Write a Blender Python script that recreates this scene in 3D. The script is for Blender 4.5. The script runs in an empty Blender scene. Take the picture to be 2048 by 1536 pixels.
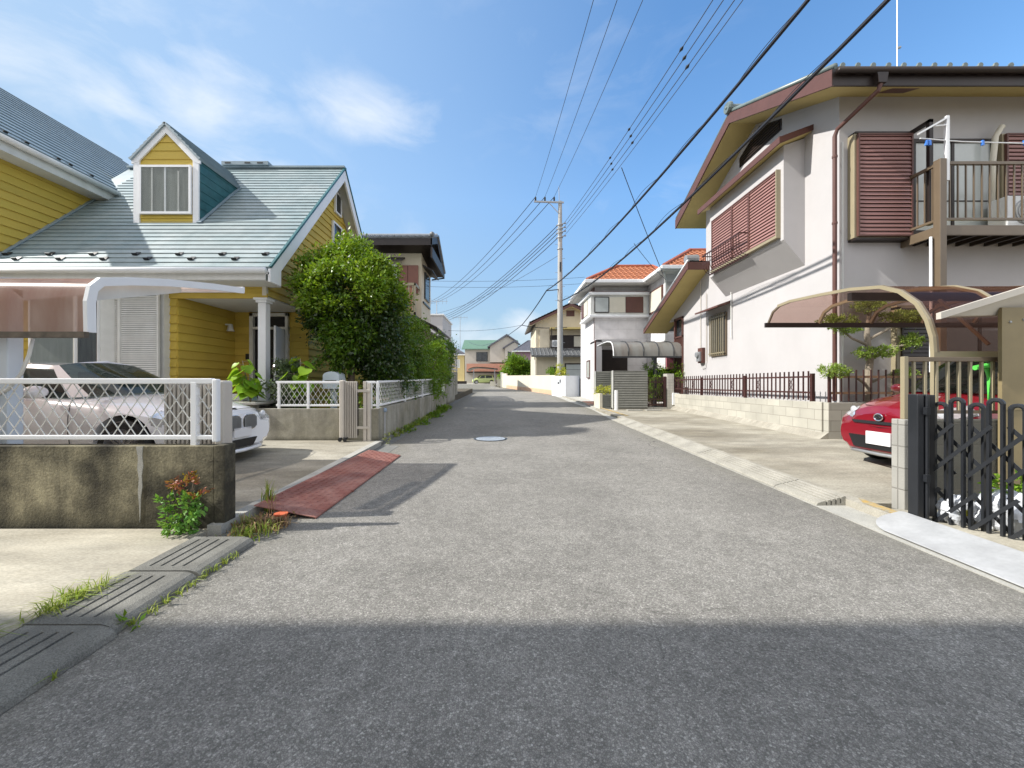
import bpy, bmesh, math, random
import numpy as np
from mathutils import Vector, Matrix
random.seed(7); RNG = np.random.default_rng(7)
R = math.radians
scene = bpy.context.scene
C = scene.collection

# ------------------------------------------------------------------ camera, sky, sun, exposure
F = 780.0; CX = 1010.0; CY = 768.0; H = 1.25
cam_d = bpy.data.cameras.new("camera"); cam = bpy.data.objects.new("camera", cam_d); C.objects.link(cam)
cam.location = (0, 0, H); cam.rotation_euler = (R(90), 0, 0)
cam_d.sensor_width = 36; cam_d.lens = 36*F/2048; cam_d.shift_x = 14/2048
cam_d.clip_start = 0.05; cam_d.clip_end = 3000
scene.camera = cam
LIGHT = Vector((2.3, 0.24, -1.97)).normalized()
SUN_EL = math.asin(-LIGHT.z); SUN_ROT = math.atan2(-LIGHT.x, -LIGHT.y)
sd = bpy.data.lights.new("sun", 'SUN'); sun = bpy.data.objects.new("sun", sd); C.objects.link(sun)
sd.energy = 3.5; sd.angle = R(0.7); sd.color = (1.0, 0.965, 0.90)
sun.rotation_euler = LIGHT.to_track_quat('-Z', 'Y').to_euler()
sun.location = (-20, -2, 20)
scene.view_settings.view_transform = 'Standard'; scene.view_settings.look = 'None'
scene.view_settings.exposure = 0.95; scene.view_settings.gamma = 1.0

def pixdir(px, py):
    return Vector(((px-CX)/F, 1.0, (CY-py)/F)).normalized()
def at(px, py, D):
    return Vector(((px-CX)*D/F, D, H-(py-CY)*D/F))

world = bpy.data.worlds.new("World"); scene.world = world; world.use_nodes = True
def make_world():
    nt = world.node_tree; N = nt.nodes; L = nt.links; N.clear()
    out = N.new('ShaderNodeOutputWorld'); bg = N.new('ShaderNodeBackground')
    sky = N.new('ShaderNodeTexSky'); sky.sky_type = 'NISHITA'; sky.sun_disc = False
    sky.sun_elevation = SUN_EL; sky.sun_rotation = SUN_ROT
    sky.air_density = 1.15; sky.dust_density = 0.5; sky.ozone_density = 1.6; sky.altitude = 50
    tc = N.new('ShaderNodeTexCoord')
    hsv = N.new('ShaderNodeHueSaturation'); hsv.inputs['Saturation'].default_value = 1.22
    hsv.inputs['Value'].default_value = 1.10
    L.new(sky.outputs[0], hsv.inputs['Color'])
    # broken cloud wisps living in the sky's own directions
    mp = N.new('ShaderNodeMapping'); mp.inputs['Scale'].default_value = (1.0, 1.0, 2.2)
    L.new(tc.outputs['Generated'], mp.inputs['Vector'])
    nz = N.new('ShaderNodeTexNoise'); nz.inputs['Scale'].default_value = 5.5; nz.inputs['Detail'].default_value = 9
    nz.inputs['Roughness'].default_value = 0.58; nz.inputs['Distortion'].default_value = 0.5
    L.new(mp.outputs[0], nz.inputs['Vector'])
    def math_(op, a, b=None, clamp=False):
        m = N.new('ShaderNodeMath'); m.operation = op; m.use_clamp = clamp
        for i, v in enumerate((a, b)):
            if v is None: continue
            if isinstance(v, (int, float)): m.inputs[i].default_value = v
            else: L.new(v, m.inputs[i])
        return m.outputs[0]
    nrm = N.new('ShaderNodeVectorMath'); nrm.operation = 'NORMALIZE'; L.new(tc.outputs['Generated'], nrm.inputs[0])
    def blob(px, py, rad, amp, sx=1.0, sz=1.0):
        d = pixdir(px, py)
        sub = N.new('ShaderNodeVectorMath'); sub.operation = 'SUBTRACT'; L.new(nrm.outputs[0], sub.inputs[0]); sub.inputs[1].default_value = d
        ml = N.new('ShaderNodeVectorMath'); ml.operation = 'MULTIPLY'; L.new(sub.outputs[0], ml.inputs[0]); ml.inputs[1].default_value = (1/(rad*sx), 1/(rad*max(sx,1)), 1/(rad*sz))
        ln = N.new('ShaderNodeVectorMath'); ln.operation = 'LENGTH'; L.new(ml.outputs[0], ln.inputs[0])
        v = math_('SUBTRACT', 1.0, ln.outputs['Value'], True)
        return math_('MULTIPLY', v, amp)
    acc = None
    for b in ((420, 205, .16, .80, 1.2, .7), (300, 290, .30, .50, 1.4, .8), (60, 100, .5, .36, 1.2, 1.0), (220, 190, .08, .8, 1.0, .9), (530, 240, .07, .45, 1.5, .5), (745, 228, .12, .75, 1.7, .6),
              (1045, 655, .10, 1.0, 1.0, .6), (975, 680, .13, .75, 1.8, .5), (740, 455, .12, .35, 1.6, .5), (1270, 395, .14, .22, 1.8, .4), (1150, 130, .4, .16, 1, .8)):
        o = blob(*b); acc = o if acc is None else math_('MAXIMUM', acc, o)
    # cloud where noise + mask is high
    s = math_('ADD', math_('MULTIPLY', math_('SUBTRACT', nz.outputs['Fac'], 0.50), 2.2), math_('SUBTRACT', math_('MULTIPLY', acc, 1.1), 0.16))
    cl = math_('MULTIPLY', s, math_('MINIMUM', math_('MULTIPLY', acc, 3.0), 1.0), True)
    cl = math_('MULTIPLY', cl, 0.80, True)
    # thin milky veil over the sun side and towards the horizon
    sx = N.new('ShaderNodeSeparateXYZ'); L.new(nrm.outputs[0], sx.inputs[0])
    veil = math_('MULTIPLY', math_('ADD', math_('MULTIPLY', sx.outputs['X'], -1.0), 0.30, True), 0.80)
    hz = math_('MULTIPLY', math_('POWER', math_('SUBTRACT', 1.0, math_('ABSOLUTE', sx.outputs['Z']), True), 5.0), 0.62)
    veil = math_('ADD', veil, hz, True)
    gr = N.new('ShaderNodeMapRange'); L.new(sx.outputs['Z'], gr.inputs[0]); gr.inputs[1].default_value = 0; gr.inputs[2].default_value = .42; gr.inputs[3].default_value = .42; gr.inputs[4].default_value = 1.0
    gm = N.new('ShaderNodeMixRGB'); gm.blend_type = 'MULTIPLY'; gm.inputs[0].default_value = 1; L.new(hsv.outputs[0], gm.inputs[1]); L.new(gr.outputs[0], gm.inputs[2])
    vc = N.new('ShaderNodeMixRGB'); L.new(veil, vc.inputs[0]); L.new(gm.outputs[0], vc.inputs[1]); vc.inputs[2].default_value = (1.95, 2.65, 3.4, 1)
    cc = N.new('ShaderNodeMixRGB'); L.new(cl, cc.inputs[0]); L.new(vc.outputs[0], cc.inputs[1]); cc.inputs[2].default_value = (4.0, 4.25, 4.55, 1)
    # unseen bright cloud added behind the viewer and overhead to lift the ambient light
    nz2 = N.new('ShaderNodeTexNoise'); nz2.inputs['Scale'].default_value = 2.2; nz2.inputs['Detail'].default_value = 6; L.new(nrm.outputs[0], nz2.inputs['Vector'])
    beh = math_('MULTIPLY', math_('ADD', sx.outputs['Y'], 0.0), -2.4, True)
    ove = math_('MULTIPLY', math_('SUBTRACT', sx.outputs['Z'], 0.74), 5.0, True)
    bc = math_('MULTIPLY', math_('MAXIMUM', beh, ove), math_('MULTIPLY', math_('SUBTRACT', nz2.outputs['Fac'], 0.33), 3.2, True), True)
    c2 = N.new('ShaderNodeMixRGB'); L.new(bc, c2.inputs[0]); L.new(cc.outputs[0], c2.inputs[1]); c2.inputs[2].default_value = (7.4, 7.1, 6.8, 1); cc = c2
    L.new(cc.outputs[0], bg.inputs['Color']); bg.inputs['Strength'].default_value = 0.125
    L.new(bg.outputs[0], out.inputs[0])
make_world()

# ------------------------------------------------------------------ terrain height: the street climbs gently away from the camera
def gz(y):
    return 0.02*min(max(y, -40.0), 75.0)

# ------------------------------------------------------------------ materials
def mat(name, col, rough=0.7, var=0.12, nscale=3.0, fine=0.0, fscale=80.0, bump=0.0, bscale=60.0, metal=0.0, spec=0.4, col2=None, thr=None,
        stretch=(1, 1, 1), coat=0.0, transl=0.0, island=0.0, alpha=None, streak=0.0, streakcol=(0.05, 0.045, 0.03), low=None, lowcol=(.04,.045,.02)):
    m = bpy.data.materials.new(name); m.use_nodes = True
    nt = m.node_tree; N = nt.nodes; L = nt.links
    p = N['Principled BSDF']; p.inputs['Roughness'].default_value = rough; p.inputs['Metallic'].default_value = metal
    p.inputs['Specular IOR Level'].default_value = spec; p.inputs['Coat Weight'].default_value = coat; p.inputs['Coat Roughness'].default_value = 0.03
    tc = N.new('ShaderNodeTexCoord'); mp = N.new('ShaderNodeMapping'); mp.inputs['Scale'].default_value = stretch
    L.new(tc.outputs['Object'], mp.inputs['Vector'])
    def noise(scale, detail=5, rough_=0.6, vec=mp):
        n = N.new('ShaderNodeTexNoise'); n.inputs['Scale'].default_value = scale; n.inputs['Detail'].default_value = detail
        n.inputs['Roughness'].default_value = rough_; L.new(vec.outputs[0], n.inputs['Vector']); return n
    def mr(v, a, b, c, d):
        r = N.new('ShaderNodeMapRange'); L.new(v, r.inputs[0]); r.inputs[1].default_value = a; r.inputs[2].default_value = b
        r.inputs[3].default_value = c; r.inputs[4].default_value = d; return r.outputs[0]
    def mix(fac, a, b, mode='MIX'):
        x = N.new('ShaderNodeMixRGB'); x.blend_type = mode
        if isinstance(fac, (int, float)): x.inputs[0].default_value = fac
        else: L.new(fac, x.inputs[0])
        for i, v in ((1, a), (2, b)):
            if isinstance(v, tuple): x.inputs[i].default_value = (*v[:3], 1)
            else: L.new(v, x.inputs[i])
        return x.outputs[0]
    n1 = noise(nscale, 9, .64)
    fac = mr(n1.outputs['Fac'], 0.3, 0.7, 0, 1)
    if col2 is None:
        c = mix(fac, tuple(x*(1-var) for x in col), tuple(min(x*(1+var), 1) for x in col))
    else:
        if thr: fac = mr(n1.outputs['Fac'], thr[0], thr[1], 0, 1)
        c = mix(fac, tuple(col), tuple(col2))
        n1b = noise(nscale*4.3); c = mix(mr(n1b.outputs['Fac'], .3, .7, 0, var), c, (0.02, 0.02, 0.02))
    if fine > 0:
        n2 = noise(fscale, 2); c = mix(mr(n2.outputs['Fac'], 0.35, 0.65, 0, fine), c, (0.0, 0.0, 0.0))
    if streak > 0:
        mp2 = N.new('ShaderNodeMapping'); mp2.inputs['Scale'].default_value = (5, 5, 0.55); L.new(tc.outputs['Object'], mp2.inputs['Vector'])
        n3 = noise(1.0, 4, 0.55, mp2); c = mix(mr(n3.outputs['Fac'], 0.42, 0.72, 0, streak), c, streakcol)
    if low is not None:
        g = N.new('ShaderNodeSeparateXYZ'); L.new(tc.outputs['Object'], g.inputs[0])
        nn = noise(4.0, 4); ad = N.new('ShaderNodeMath'); ad.operation = 'MULTIPLY_ADD'; L.new(nn.outputs['Fac'], ad.inputs[0]); ad.inputs[1].default_value = -low*1.6; L.new(g.outputs['Z'], ad.inputs[2])
        c = mix(mr(ad.outputs[0], -low*.7, low*.5, 0.9, 0), c, lowcol)
    if island > 0:
        gi = N.new('ShaderNodeNewGeometry'); hs = N.new('ShaderNodeHueSaturation'); L.new(c, hs.inputs['Color'])
        L.new(mr(gi.outputs['Random Per Island'], 0, 1, 1-island, 1+island), hs.inputs['Value'])
        ma = N.new('ShaderNodeMath'); ma.operation = 'FRACT'; mm = N.new('ShaderNodeMath'); mm.operation = 'MULTIPLY'; mm.inputs[1].default_value = 17.3
        L.new(gi.outputs['Random Per Island'], mm.inputs[0]); L.new(mm.outputs[0], ma.inputs[0])
        L.new(mr(ma.outputs[0], 0, 1, 0.5-island*.06, 0.5+island*.05), hs.inputs['Hue']); c = hs.outputs[0]
    L.new(c, p.inputs['Base Color'])
    if bump > 0:
        nb = noise(bscale, 3); b = N.new('ShaderNodeBump'); b.inputs['Strength'].default_value = bump; b.inputs['Distance'].default_value = 0.01
        L.new(nb.outputs['Fac'], b.inputs['Height']); L.new(b.outputs[0], p.inputs['Normal'])
    if transl > 0:
        t = N.new('ShaderNodeBsdfTranslucent'); tm = mix(0.5, c, (0.30, 0.42, 0.02)) ; L.new(tm, t.inputs['Color'])
        ms = N.new('ShaderNodeMixShader'); ms.inputs[0].default_value = transl
        L.new(p.outputs[0], ms.inputs[1]); L.new(t.outputs[0], ms.inputs[2])
        L.new(ms.outputs[0], N['Material Output'].inputs['Surface'])
    return m

def glass_mat(name, tint=(0.5, 0.55, 0.55), clear=0.5, base=(0.03, 0.035, 0.04), rough=0.03):
    m = bpy.data.materials.new(name); m.use_nodes = True; nt = m.node_tree; N = nt.nodes; L = nt.links
    p = N['Principled BSDF']; p.inputs['Base Color'].default_value = (*base, 1); p.inputs['Roughness'].default_value = rough
    p.inputs['Specular IOR Level'].default_value = 0.8
    t = N.new('ShaderNodeBsdfTransparent'); t.inputs[0].default_value = (*tint, 1)
    ms = N.new('ShaderNodeMixShader'); ms.inputs[0].default_value = clear
    L.new(p.outputs[0], ms.inputs[1]); L.new(t.outputs[0], ms.inputs[2]); L.new(ms.outputs[0], N['Material Output'].inputs[0])
    return m

def poly_mat(name, tint, diff, rough=0.12, clear=0.45, dirt=0.3, transl=0.4):
    m = bpy.data.materials.new(name); m.use_nodes = True; nt = m.node_tree; N = nt.nodes; L = nt.links
    p = N['Principled BSDF']; p.inputs['Roughness'].default_value = rough; p.inputs['Specular IOR Level'].default_value = 0.6
    tc = N.new('ShaderNodeTexCoord'); mp = N.new('ShaderNodeMapping'); mp.inputs['Scale'].default_value = (2.5, 1, .8); L.new(tc.outputs['Object'], mp.inputs[0])
    nz = N.new('ShaderNodeTexNoise'); nz.inputs['Scale'].default_value = 1.6; nz.inputs['Detail'].default_value = 7; L.new(mp.outputs[0], nz.inputs['Vector'])
    r = N.new('ShaderNodeMapRange'); L.new(nz.outputs[0], r.inputs[0]); r.inputs[1].default_value = .4; r.inputs[2].default_value = .72; r.inputs[3].default_value = 0; r.inputs[4].default_value = dirt
    mx = N.new('ShaderNodeMixRGB'); L.new(r.outputs[0], mx.inputs[0]); mx.inputs[1].default_value = (*diff, 1); mx.inputs[2].default_value = (diff[0]*.55, diff[1]*.3, diff[2]*.2, 1)
    L.new(mx.outputs[0], p.inputs['Base Color'])
    tl = N.new('ShaderNodeBsdfTranslucent'); L.new(mx.outputs[0], tl.inputs[0])
    m1 = N.new('ShaderNodeMixShader'); m1.inputs[0].default_value = transl; L.new(p.outputs[0], m1.inputs[1]); L.new(tl.outputs[0], m1.inputs[2])
    t = N.new('ShaderNodeBsdfTransparent'); t.inputs[0].default_value = (*tint, 1)
    ms = N.new('ShaderNodeMixShader'); ms.inputs[0].default_value = clear
    L.new(m1.outputs[0], ms.inputs[1]); L.new(t.outputs[0], ms.inputs[2]); L.new(ms.outputs[0], N['Material Output'].inputs[0])
    return m

def asphalt_mat():
    m = bpy.data.materials.new("asphalt"); m.use_nodes = True; nt = m.node_tree; N = nt.nodes; L = nt.links
    p = N['Principled BSDF']; p.inputs['Roughness'].default_value = 0.9; p.inputs['Specular IOR Level'].default_value = 0.2
    tc = N.new('ShaderNodeTexCoord')
    v = N.new('ShaderNodeTexVoronoi'); v.inputs['Scale'].default_value = 120; v.inputs['Randomness'].default_value = 1.0; L.new(tc.outputs['Object'], v.inputs['Vector'])
    g = N.new('ShaderNodeSeparateColor'); L.new(v.outputs['Color'], g.inputs[0])
    cr = N.new('ShaderNodeValToRGB'); e = cr.color_ramp.elements; e[0].position = 0.0; e[0].color = (0.19, 0.181, 0.162, 1); e[1].position = 1.0; e[1].color = (0.44, 0.42, 0.38, 1)
    a = e.new(0.45); a.color = (0.275, 0.262, 0.236, 1); b = e.new(0.84); b.color = (0.335, 0.319, 0.287, 1)
    L.new(g.outputs[0], cr.inputs[0])
    # dark binder between stones
    v2 = N.new('ShaderNodeTexVoronoi'); v2.feature = 'DISTANCE_TO_EDGE'; v2.inputs['Scale'].default_value = 120; L.new(tc.outputs['Object'], v2.inputs['Vector'])
    r = N.new('ShaderNodeMapRange'); L.new(v2.outputs['Distance'], r.inputs[0]); r.inputs[1].default_value = 0.0; r.inputs[2].default_value = 0.16; r.inputs[3].default_value = 0.62; r.inputs[4].default_value = 0.0
    mx = N.new('ShaderNodeMixRGB'); L.new(r.outputs[0], mx.inputs[0]); L.new(cr.outputs[0], mx.inputs[1]); mx.inputs[2].default_value = (0.075, 0.072, 0.068, 1)
    n = N.new('ShaderNodeTexNoise'); n.inputs['Scale'].default_value = 0.9; n.inputs['Detail'].default_value = 7; n.inputs['Roughness'].default_value = .65; L.new(tc.outputs['Object'], n.inputs['Vector'])
    r2 = N.new('ShaderNodeMapRange'); L.new(n.outputs['Fac'], r2.inputs[0]); r2.inputs[1].default_value = .3; r2.inputs[2].default_value = .7; r2.inputs[3].default_value = .80; r2.inputs[4].default_value = 1.16
    m2 = N.new('ShaderNodeMixRGB'); m2.blend_type = 'MULTIPLY'; m2.inputs[0].default_value = 1; L.new(mx.outputs[0], m2.inputs[1]); L.new(r2.outputs[0], m2.inputs[2])
    n3 = N.new('ShaderNodeTexNoise'); n3.inputs['Scale'].default_value = 12; n3.inputs['Detail'].default_value = 4; L.new(tc.outputs['Object'], n3.inputs['Vector'])
    r3 = N.new('ShaderNodeMapRange'); L.new(n3.outputs['Fac'], r3.inputs[0]); r3.inputs[1].default_value = .3; r3.inputs[2].default_value = .7; r3.inputs[3].default_value = .88; r3.inputs[4].default_value = 1.12
    m3 = N.new('ShaderNodeMixRGB'); m3.blend_type = 'MULTIPLY'; m3.inputs[0].default_value = 1; L.new(m2.outputs[0], m3.inputs[1]); L.new(r3.outputs[0], m3.inputs[2])
    # grime gathered towards both road edges and a few hairline cracks
    sx = N.new('ShaderNodeSeparateXYZ'); L.new(tc.outputs['Object'], sx.inputs[0])
    def M_(op, a, b, clamp=False):
        q = N.new('ShaderNodeMath'); q.operation = op; q.use_clamp = clamp
        for i, w in enumerate((a, b)):
            if isinstance(w, (int, float)): q.inputs[i].default_value = w
            else: L.new(w, q.inputs[i])
        return q.outputs[0]
    ed = M_('ABSOLUTE', M_('SUBTRACT', sx.outputs['X'], .55), 0)
    ed = M_('MULTIPLY', M_('ADD', M_('SUBTRACT', ed, 2.05), M_('MULTIPLY', M_('SUBTRACT', n.outputs['Fac'], .5), 1.6)), 1.5, True)
    me_ = N.new('ShaderNodeMixRGB'); L.new(M_('MULTIPLY', ed, .55), me_.inputs[0]); L.new(m3.outputs[0], me_.inputs[1]); me_.inputs[2].default_value = (.15, .142, .11, 1)
    nd = N.new('ShaderNodeTexNoise'); nd.inputs['Scale'].default_value = 2.5; nd.inputs['Detail'].default_value = 6; L.new(tc.outputs['Object'], nd.inputs['Vector'])
    vm = N.new('ShaderNodeMixRGB'); vm.blend_type = 'LINEAR_LIGHT'; vm.inputs[0].default_value = .22; L.new(tc.outputs['Object'], vm.inputs[1]); L.new(nd.outputs['Color'], vm.inputs[2])
    vk = N.new('ShaderNodeTexVoronoi'); vk.feature = 'DISTANCE_TO_EDGE'; vk.inputs['Scale'].default_value = .33; L.new(vm.outputs[0], vk.inputs['Vector'])
    ck = N.new('ShaderNodeMapRange'); L.new(vk.outputs['Distance'], ck.inputs[0]); ck.inputs[1].default_value = .0008; ck.inputs[2].default_value = .0028; ck.inputs[3].default_value = .75; ck.inputs[4].default_value = 0
    ng = N.new('ShaderNodeTexNoise'); ng.inputs['Scale'].default_value = .45; L.new(tc.outputs['Object'], ng.inputs['Vector'])
    cf = M_('MULTIPLY', ck.outputs[0], M_('MULTIPLY', M_('SUBTRACT', ng.outputs['Fac'], .50), 9, True))
    mk = N.new('ShaderNodeMixRGB'); L.new(cf, mk.inputs[0]); L.new(me_.outputs[0], mk.inputs[1]); mk.inputs[2].default_value = (.05, .048, .043, 1)
    L.new(mk.outputs[0], p.inputs['Base Color'])
    bu = N.new('ShaderNodeBump'); bu.inputs['Strength'].default_value = 1.0; bu.inputs['Distance'].default_value = 0.006
    ad = N.new('ShaderNodeMath'); ad.operation = 'ADD'; mu = N.new('ShaderNodeMath'); mu.operation = 'MINIMUM'; L.new(v2.outputs['Distance'], mu.inputs[0]); mu.inputs[1].default_value = 0.25
    L.new(mu.outputs[0], ad.inputs[0]); ml = N.new('ShaderNodeMath'); ml.operation = 'MULTIPLY'; ml.inputs[1].default_value = .25; L.new(g.outputs[1], ml.inputs[0]); L.new(ml.outputs[0], ad.inputs[1])
    L.new(ad.outputs[0], bu.inputs['Height']); L.new(bu.outputs[0], p.inputs['Normal'])
    return m

def block_mat(name, col, joint, bw=0.4, bh=0.19, axis='Y', var=.12, offs=0.5):
    m = bpy.data.materials.new(name); m.use_nodes = True; nt = m.node_tree; N = nt.nodes; L = nt.links
    p = N['Principled BSDF']; p.inputs['Roughness'].default_value = 0.85
    tc = N.new('ShaderNodeTexCoord'); s = N.new('ShaderNodeSeparateXYZ'); c = N.new('ShaderNodeCombineXYZ'); L.new(tc.outputs['Object'], s.inputs[0])
    L.new(s.outputs[axis], c.inputs[0]); L.new(s.outputs['Z'], c.inputs[1])
    b = N.new('ShaderNodeTexBrick'); b.offset = offs; b.inputs['Scale'].default_value = 1.0; b.inputs['Brick Width'].default_value = bw; b.inputs['Row Height'].default_value = bh
    b.inputs['Mortar Size'].default_value = 0.006; b.inputs['Mortar Smooth'].default_value = 0.2; L.new(c.outputs[0], b.inputs['Vector'])
    b.inputs['Color1'].default_value = (*[x*(1-var) for x in col], 1); b.inputs['Color2'].default_value = (*[x*(1+var*.6) for x in col], 1); b.inputs['Mortar'].default_value = (*joint, 1)
    n = N.new('ShaderNodeTexNoise'); n.inputs['Scale'].default_value = 2.2; n.inputs['Detail'].default_value = 8; L.new(tc.outputs['Object'], n.inputs['Vector'])
    r = N.new('ShaderNodeMapRange'); L.new(n.outputs['Fac'], r.inputs[0]); r.inputs[1].default_value = .35; r.inputs[2].default_value = .75; r.inputs[3].default_value = 0; r.inputs[4].default_value = .45
    mx = N.new('ShaderNodeMixRGB'); L.new(r.outputs[0], mx.inputs[0]); L.new(b.outputs['Color'], mx.inputs[1]); mx.inputs[2].default_value = (*[x*.55 for x in col], 1)
    L.new(mx.outputs[0], p.inputs['Base Color'])
    bu = N.new('ShaderNodeBump'); bu.inputs['Strength'].default_value = .6; bu.inputs['Distance'].default_value = .006; bu.invert = True
    L.new(b.outputs['Fac'], bu.inputs['Height']); 
    n2 = N.new('ShaderNodeTexNoise'); n2.inputs['Scale'].default_value = 70; L.new(tc.outputs['Object'], n2.inputs['Vector'])
    b2 = N.new('ShaderNodeBump'); b2.inputs['Strength'].default_value = .25; b2.inputs['Distance'].default_value = .01; L.new(n2.outputs['Fac'], b2.inputs['Height']); L.new(bu.outputs[0], b2.inputs['Normal'])
    L.new(b2.outputs[0], p.inputs['Normal'])
    return m

M = {}
M['asphalt'] = asphalt_mat()
M['concrete'] = mat('concrete', (.30, .275, .225), .85, var=.25, nscale=1.1, col2=(.47, .44, .37), thr=(.35, .62), fine=.25, fscale=90, bump=.25, bscale=110, stretch=(.6, 1.3, 1))
M['concrete_pale'] = mat('concrete_pale', (.42, .41, .37), .85, var=.2, nscale=2.5, fine=.25, fscale=120, bump=.3, bscale=130)
M['concrete_grey'] = mat('concrete_grey', (.20, .20, .185), .85, var=.25, nscale=3, fine=.3, fscale=150, bump=.3, bscale=150)
M['stained_wall'] = mat('stained_wall', (.065, .058, .038), .9, var=.3, nscale=1.5, col2=(.45, .40, .26), thr=(.40, .62), fine=.25, fscale=60, bump=.5, bscale=50, streak=.75, streakcol=(.022, .02, .015), low=.16, lowcol=(.02, .02, .012))
M['planter_wall'] = mat('planter_wall', (.32, .30, .22), .88, var=.3, nscale=1.3, col2=(.50, .475, .40), thr=(.36, .62), fine=.2, fscale=80, bump=.3, bscale=60, streak=.45, streakcol=(.08, .07, .05), low=.1, lowcol=(.06, .055, .03))
M['soil'] = mat('soil', (.09, .075, .05), .95, var=.4, nscale=6, bump=.5)
M['yellow'] = mat('yellow_siding', (.58, .425, .075), .62, island=.06, var=.07, nscale=1.4, fine=.12, fscale=150, bump=.25, bscale=200)
M['teal_roof'] = mat('teal_roof', (.235, .31, .325), .5, var=.2, nscale=1.1, col2=(.34, .395, .40), thr=(.35, .65), fine=.08, fscale=30, spec=.5, island=.07)
M['teal_dark'] = mat('teal_dark', (.03, .12, .13), .42, var=.3, nscale=5, fine=.1)
M['teal_wing'] = mat('teal_wing', (.25, .315, .35), .45, var=.15, nscale=3)
M['white'] = mat('white_paint', (.78, .79, .80), .45, var=.04, nscale=3)
M['offwhite'] = mat('offwhite', (.66, .66, .63), .5, var=.08, nscale=4, streak=.15, streakcol=(.3, .28, .24))
M['soffit_white'] = mat('soffit_white', (.62, .62, .60), .6, var=.04)
M['black'] = mat('black', (.012, .012, .013), .5, var=.2)
M['dark_metal'] = mat('dark_metal', (.02, .022, .026), .32, var=.2, spec=.5)
M['stucco'] = mat('stucco', (.48, .462, .462), .85, var=.05, nscale=.9, fine=.05, fscale=200, bump=.35, bscale=180, streak=.07, streakcol=(.4, .37, .36))
M['stucco2'] = mat('stucco2', (.50, .485, .485), .85, var=.05, nscale=.9, bump=.2, bscale=150, streak=.1, streakcol=(.35, .3, .3))
M['cream'] = mat('cream', (.62, .55, .42), .85, var=.06, nscale=1, bump=.2, bscale=120, streak=.12, streakcol=(.35, .3, .22))
M['cream_wall'] = mat('cream_wall', (.60, .55, .44), .85, var=.04, nscale=1, streak=.08, streakcol=(.5, .45, .35))
M['brown_trim'] = mat('brown_trim', (.105, .045, .036), .5, var=.12, nscale=3)
M['brown_dark'] = mat('brown_dark', (.020, .013, .011), .45, var=.2)
M['brown_iron'] = mat('brown_iron', (.055, .022, .020), .42, var=.15)
M['brown_shutter'] = mat('brown_shutter', (.29, .155, .14), .45, var=.08)
M['olive_soffit'] = mat('olive_soffit', (.50, .40, .16), .7, var=.06)
M['tan_metal'] = mat('tan_metal', (.30, .255, .165), .4, var=.06, metal=.0, spec=.5)
M['bronze'] = mat('bronze', (.135, .10, .065), .38, var=.08, spec=.5)
M['kawara'] = mat('kawara_tile', (.13, .165, .16), .38, var=.2, nscale=4, island=0.0, spec=.55)
M['kawara_grey'] = mat('kawara_grey', (.16, .165, .17), .4, var=.35, nscale=6, spec=.5)
M['orange_tile'] = mat('orange_tile', (.42, .16, .075), .6, var=.25, nscale=9, fine=.2, fscale=40)
M['glass'] = glass_mat('window_glass', clear=0.12)
M['glass_frost'] = mat('frosted_glass', (.46, .49, .48), .18, var=.08, nscale=2, spec=.6)
M['glass_clear'] = glass_mat('clear_glass', tint=(.9, .93, .93), clear=0.72)
M['car_glass'] = glass_mat('car_glass', tint=(.35, .42, .38), clear=0.45, base=(.02, .03, .028), rough=.02)
M['curtain'] = mat('curtain', (.55, .54, .50), .9, var=.35, nscale=3.5, stretch=(6, 6, .25))
M['curtain_dark'] = mat('curtain_dark', (.16, .15, .14), .9, var=.6, nscale=3.5, stretch=(5, 5, .4))
M['poly_brown'] = poly_mat('poly_brown', (.96, .90, .87), (.54, .39, .32), clear=.27, dirt=.8, rough=.2, transl=.6)
M['poly_smoke'] = poly_mat('poly_smoke', (.74, .56, .50), (.075, .045, .036), clear=.66, dirt=.2, rough=.04, transl=.4)
M['poly_grey'] = poly_mat('poly_grey', (.5, .5, .48), (.36, .36, .34), clear=.2, dirt=.4, rough=.25, transl=.3)
M['rust'] = mat('rust_plate', (.28, .105, .08), .5, var=.2, nscale=3, fine=.15, fscale=60, col2=(.42, .22, .18), thr=(.4, .7), bump=.15, bscale=50)
M['plate_grey'] = mat('plate_grey', (.38, .385, .39), .45, var=.16, nscale=5, fine=.12, fscale=40)
M['paint_white'] = mat('car_paint_white', (.86, .87, .90), .25, var=.01, coat=1.0)
M['paint_red'] = mat('car_paint_red', (.20, .003, .012), .28, var=.03, coat=1.0)
M['paint_green'] = mat('car_paint_green', (.50, .58, .22), .3, var=.02, coat=.8)
M['paint_black'] = mat('car_paint_black', (.012, .012, .014), .2, coat=1.0)
M['rubber'] = mat('rubber', (.02, .02, .02), .8)
M['alloy'] = mat('alloy', (.5, .5, .52), .3, metal=.9, var=.05)
M['chrome'] = mat('chrome', (.75, .75, .76), .12, metal=1.0, var=.02)
M['lamp_lens'] = glass_mat('lamp_lens', tint=(.95, .96, 1), clear=.55, base=(.75, .78, .8), rough=.05)
M['lamp_inner'] = mat('lamp_inner', (.62, .63, .66), .15, metal=.7, var=.3, nscale=14)
M['plate'] = mat('number_plate', (.72, .71, .72), .45, var=.02)
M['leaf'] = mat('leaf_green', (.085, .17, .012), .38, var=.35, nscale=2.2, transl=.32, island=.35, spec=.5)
M['leaf_light'] = mat('leaf_light', (.145, .265, .018), .42, var=.3, nscale=2.5, transl=.38, island=.35)
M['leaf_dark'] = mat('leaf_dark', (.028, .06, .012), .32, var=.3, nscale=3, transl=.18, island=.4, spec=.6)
M['leaf_lime'] = mat('leaf_lime', (.23, .42, .03), .45, var=.2, nscale=3, transl=.45, island=.25)
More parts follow.
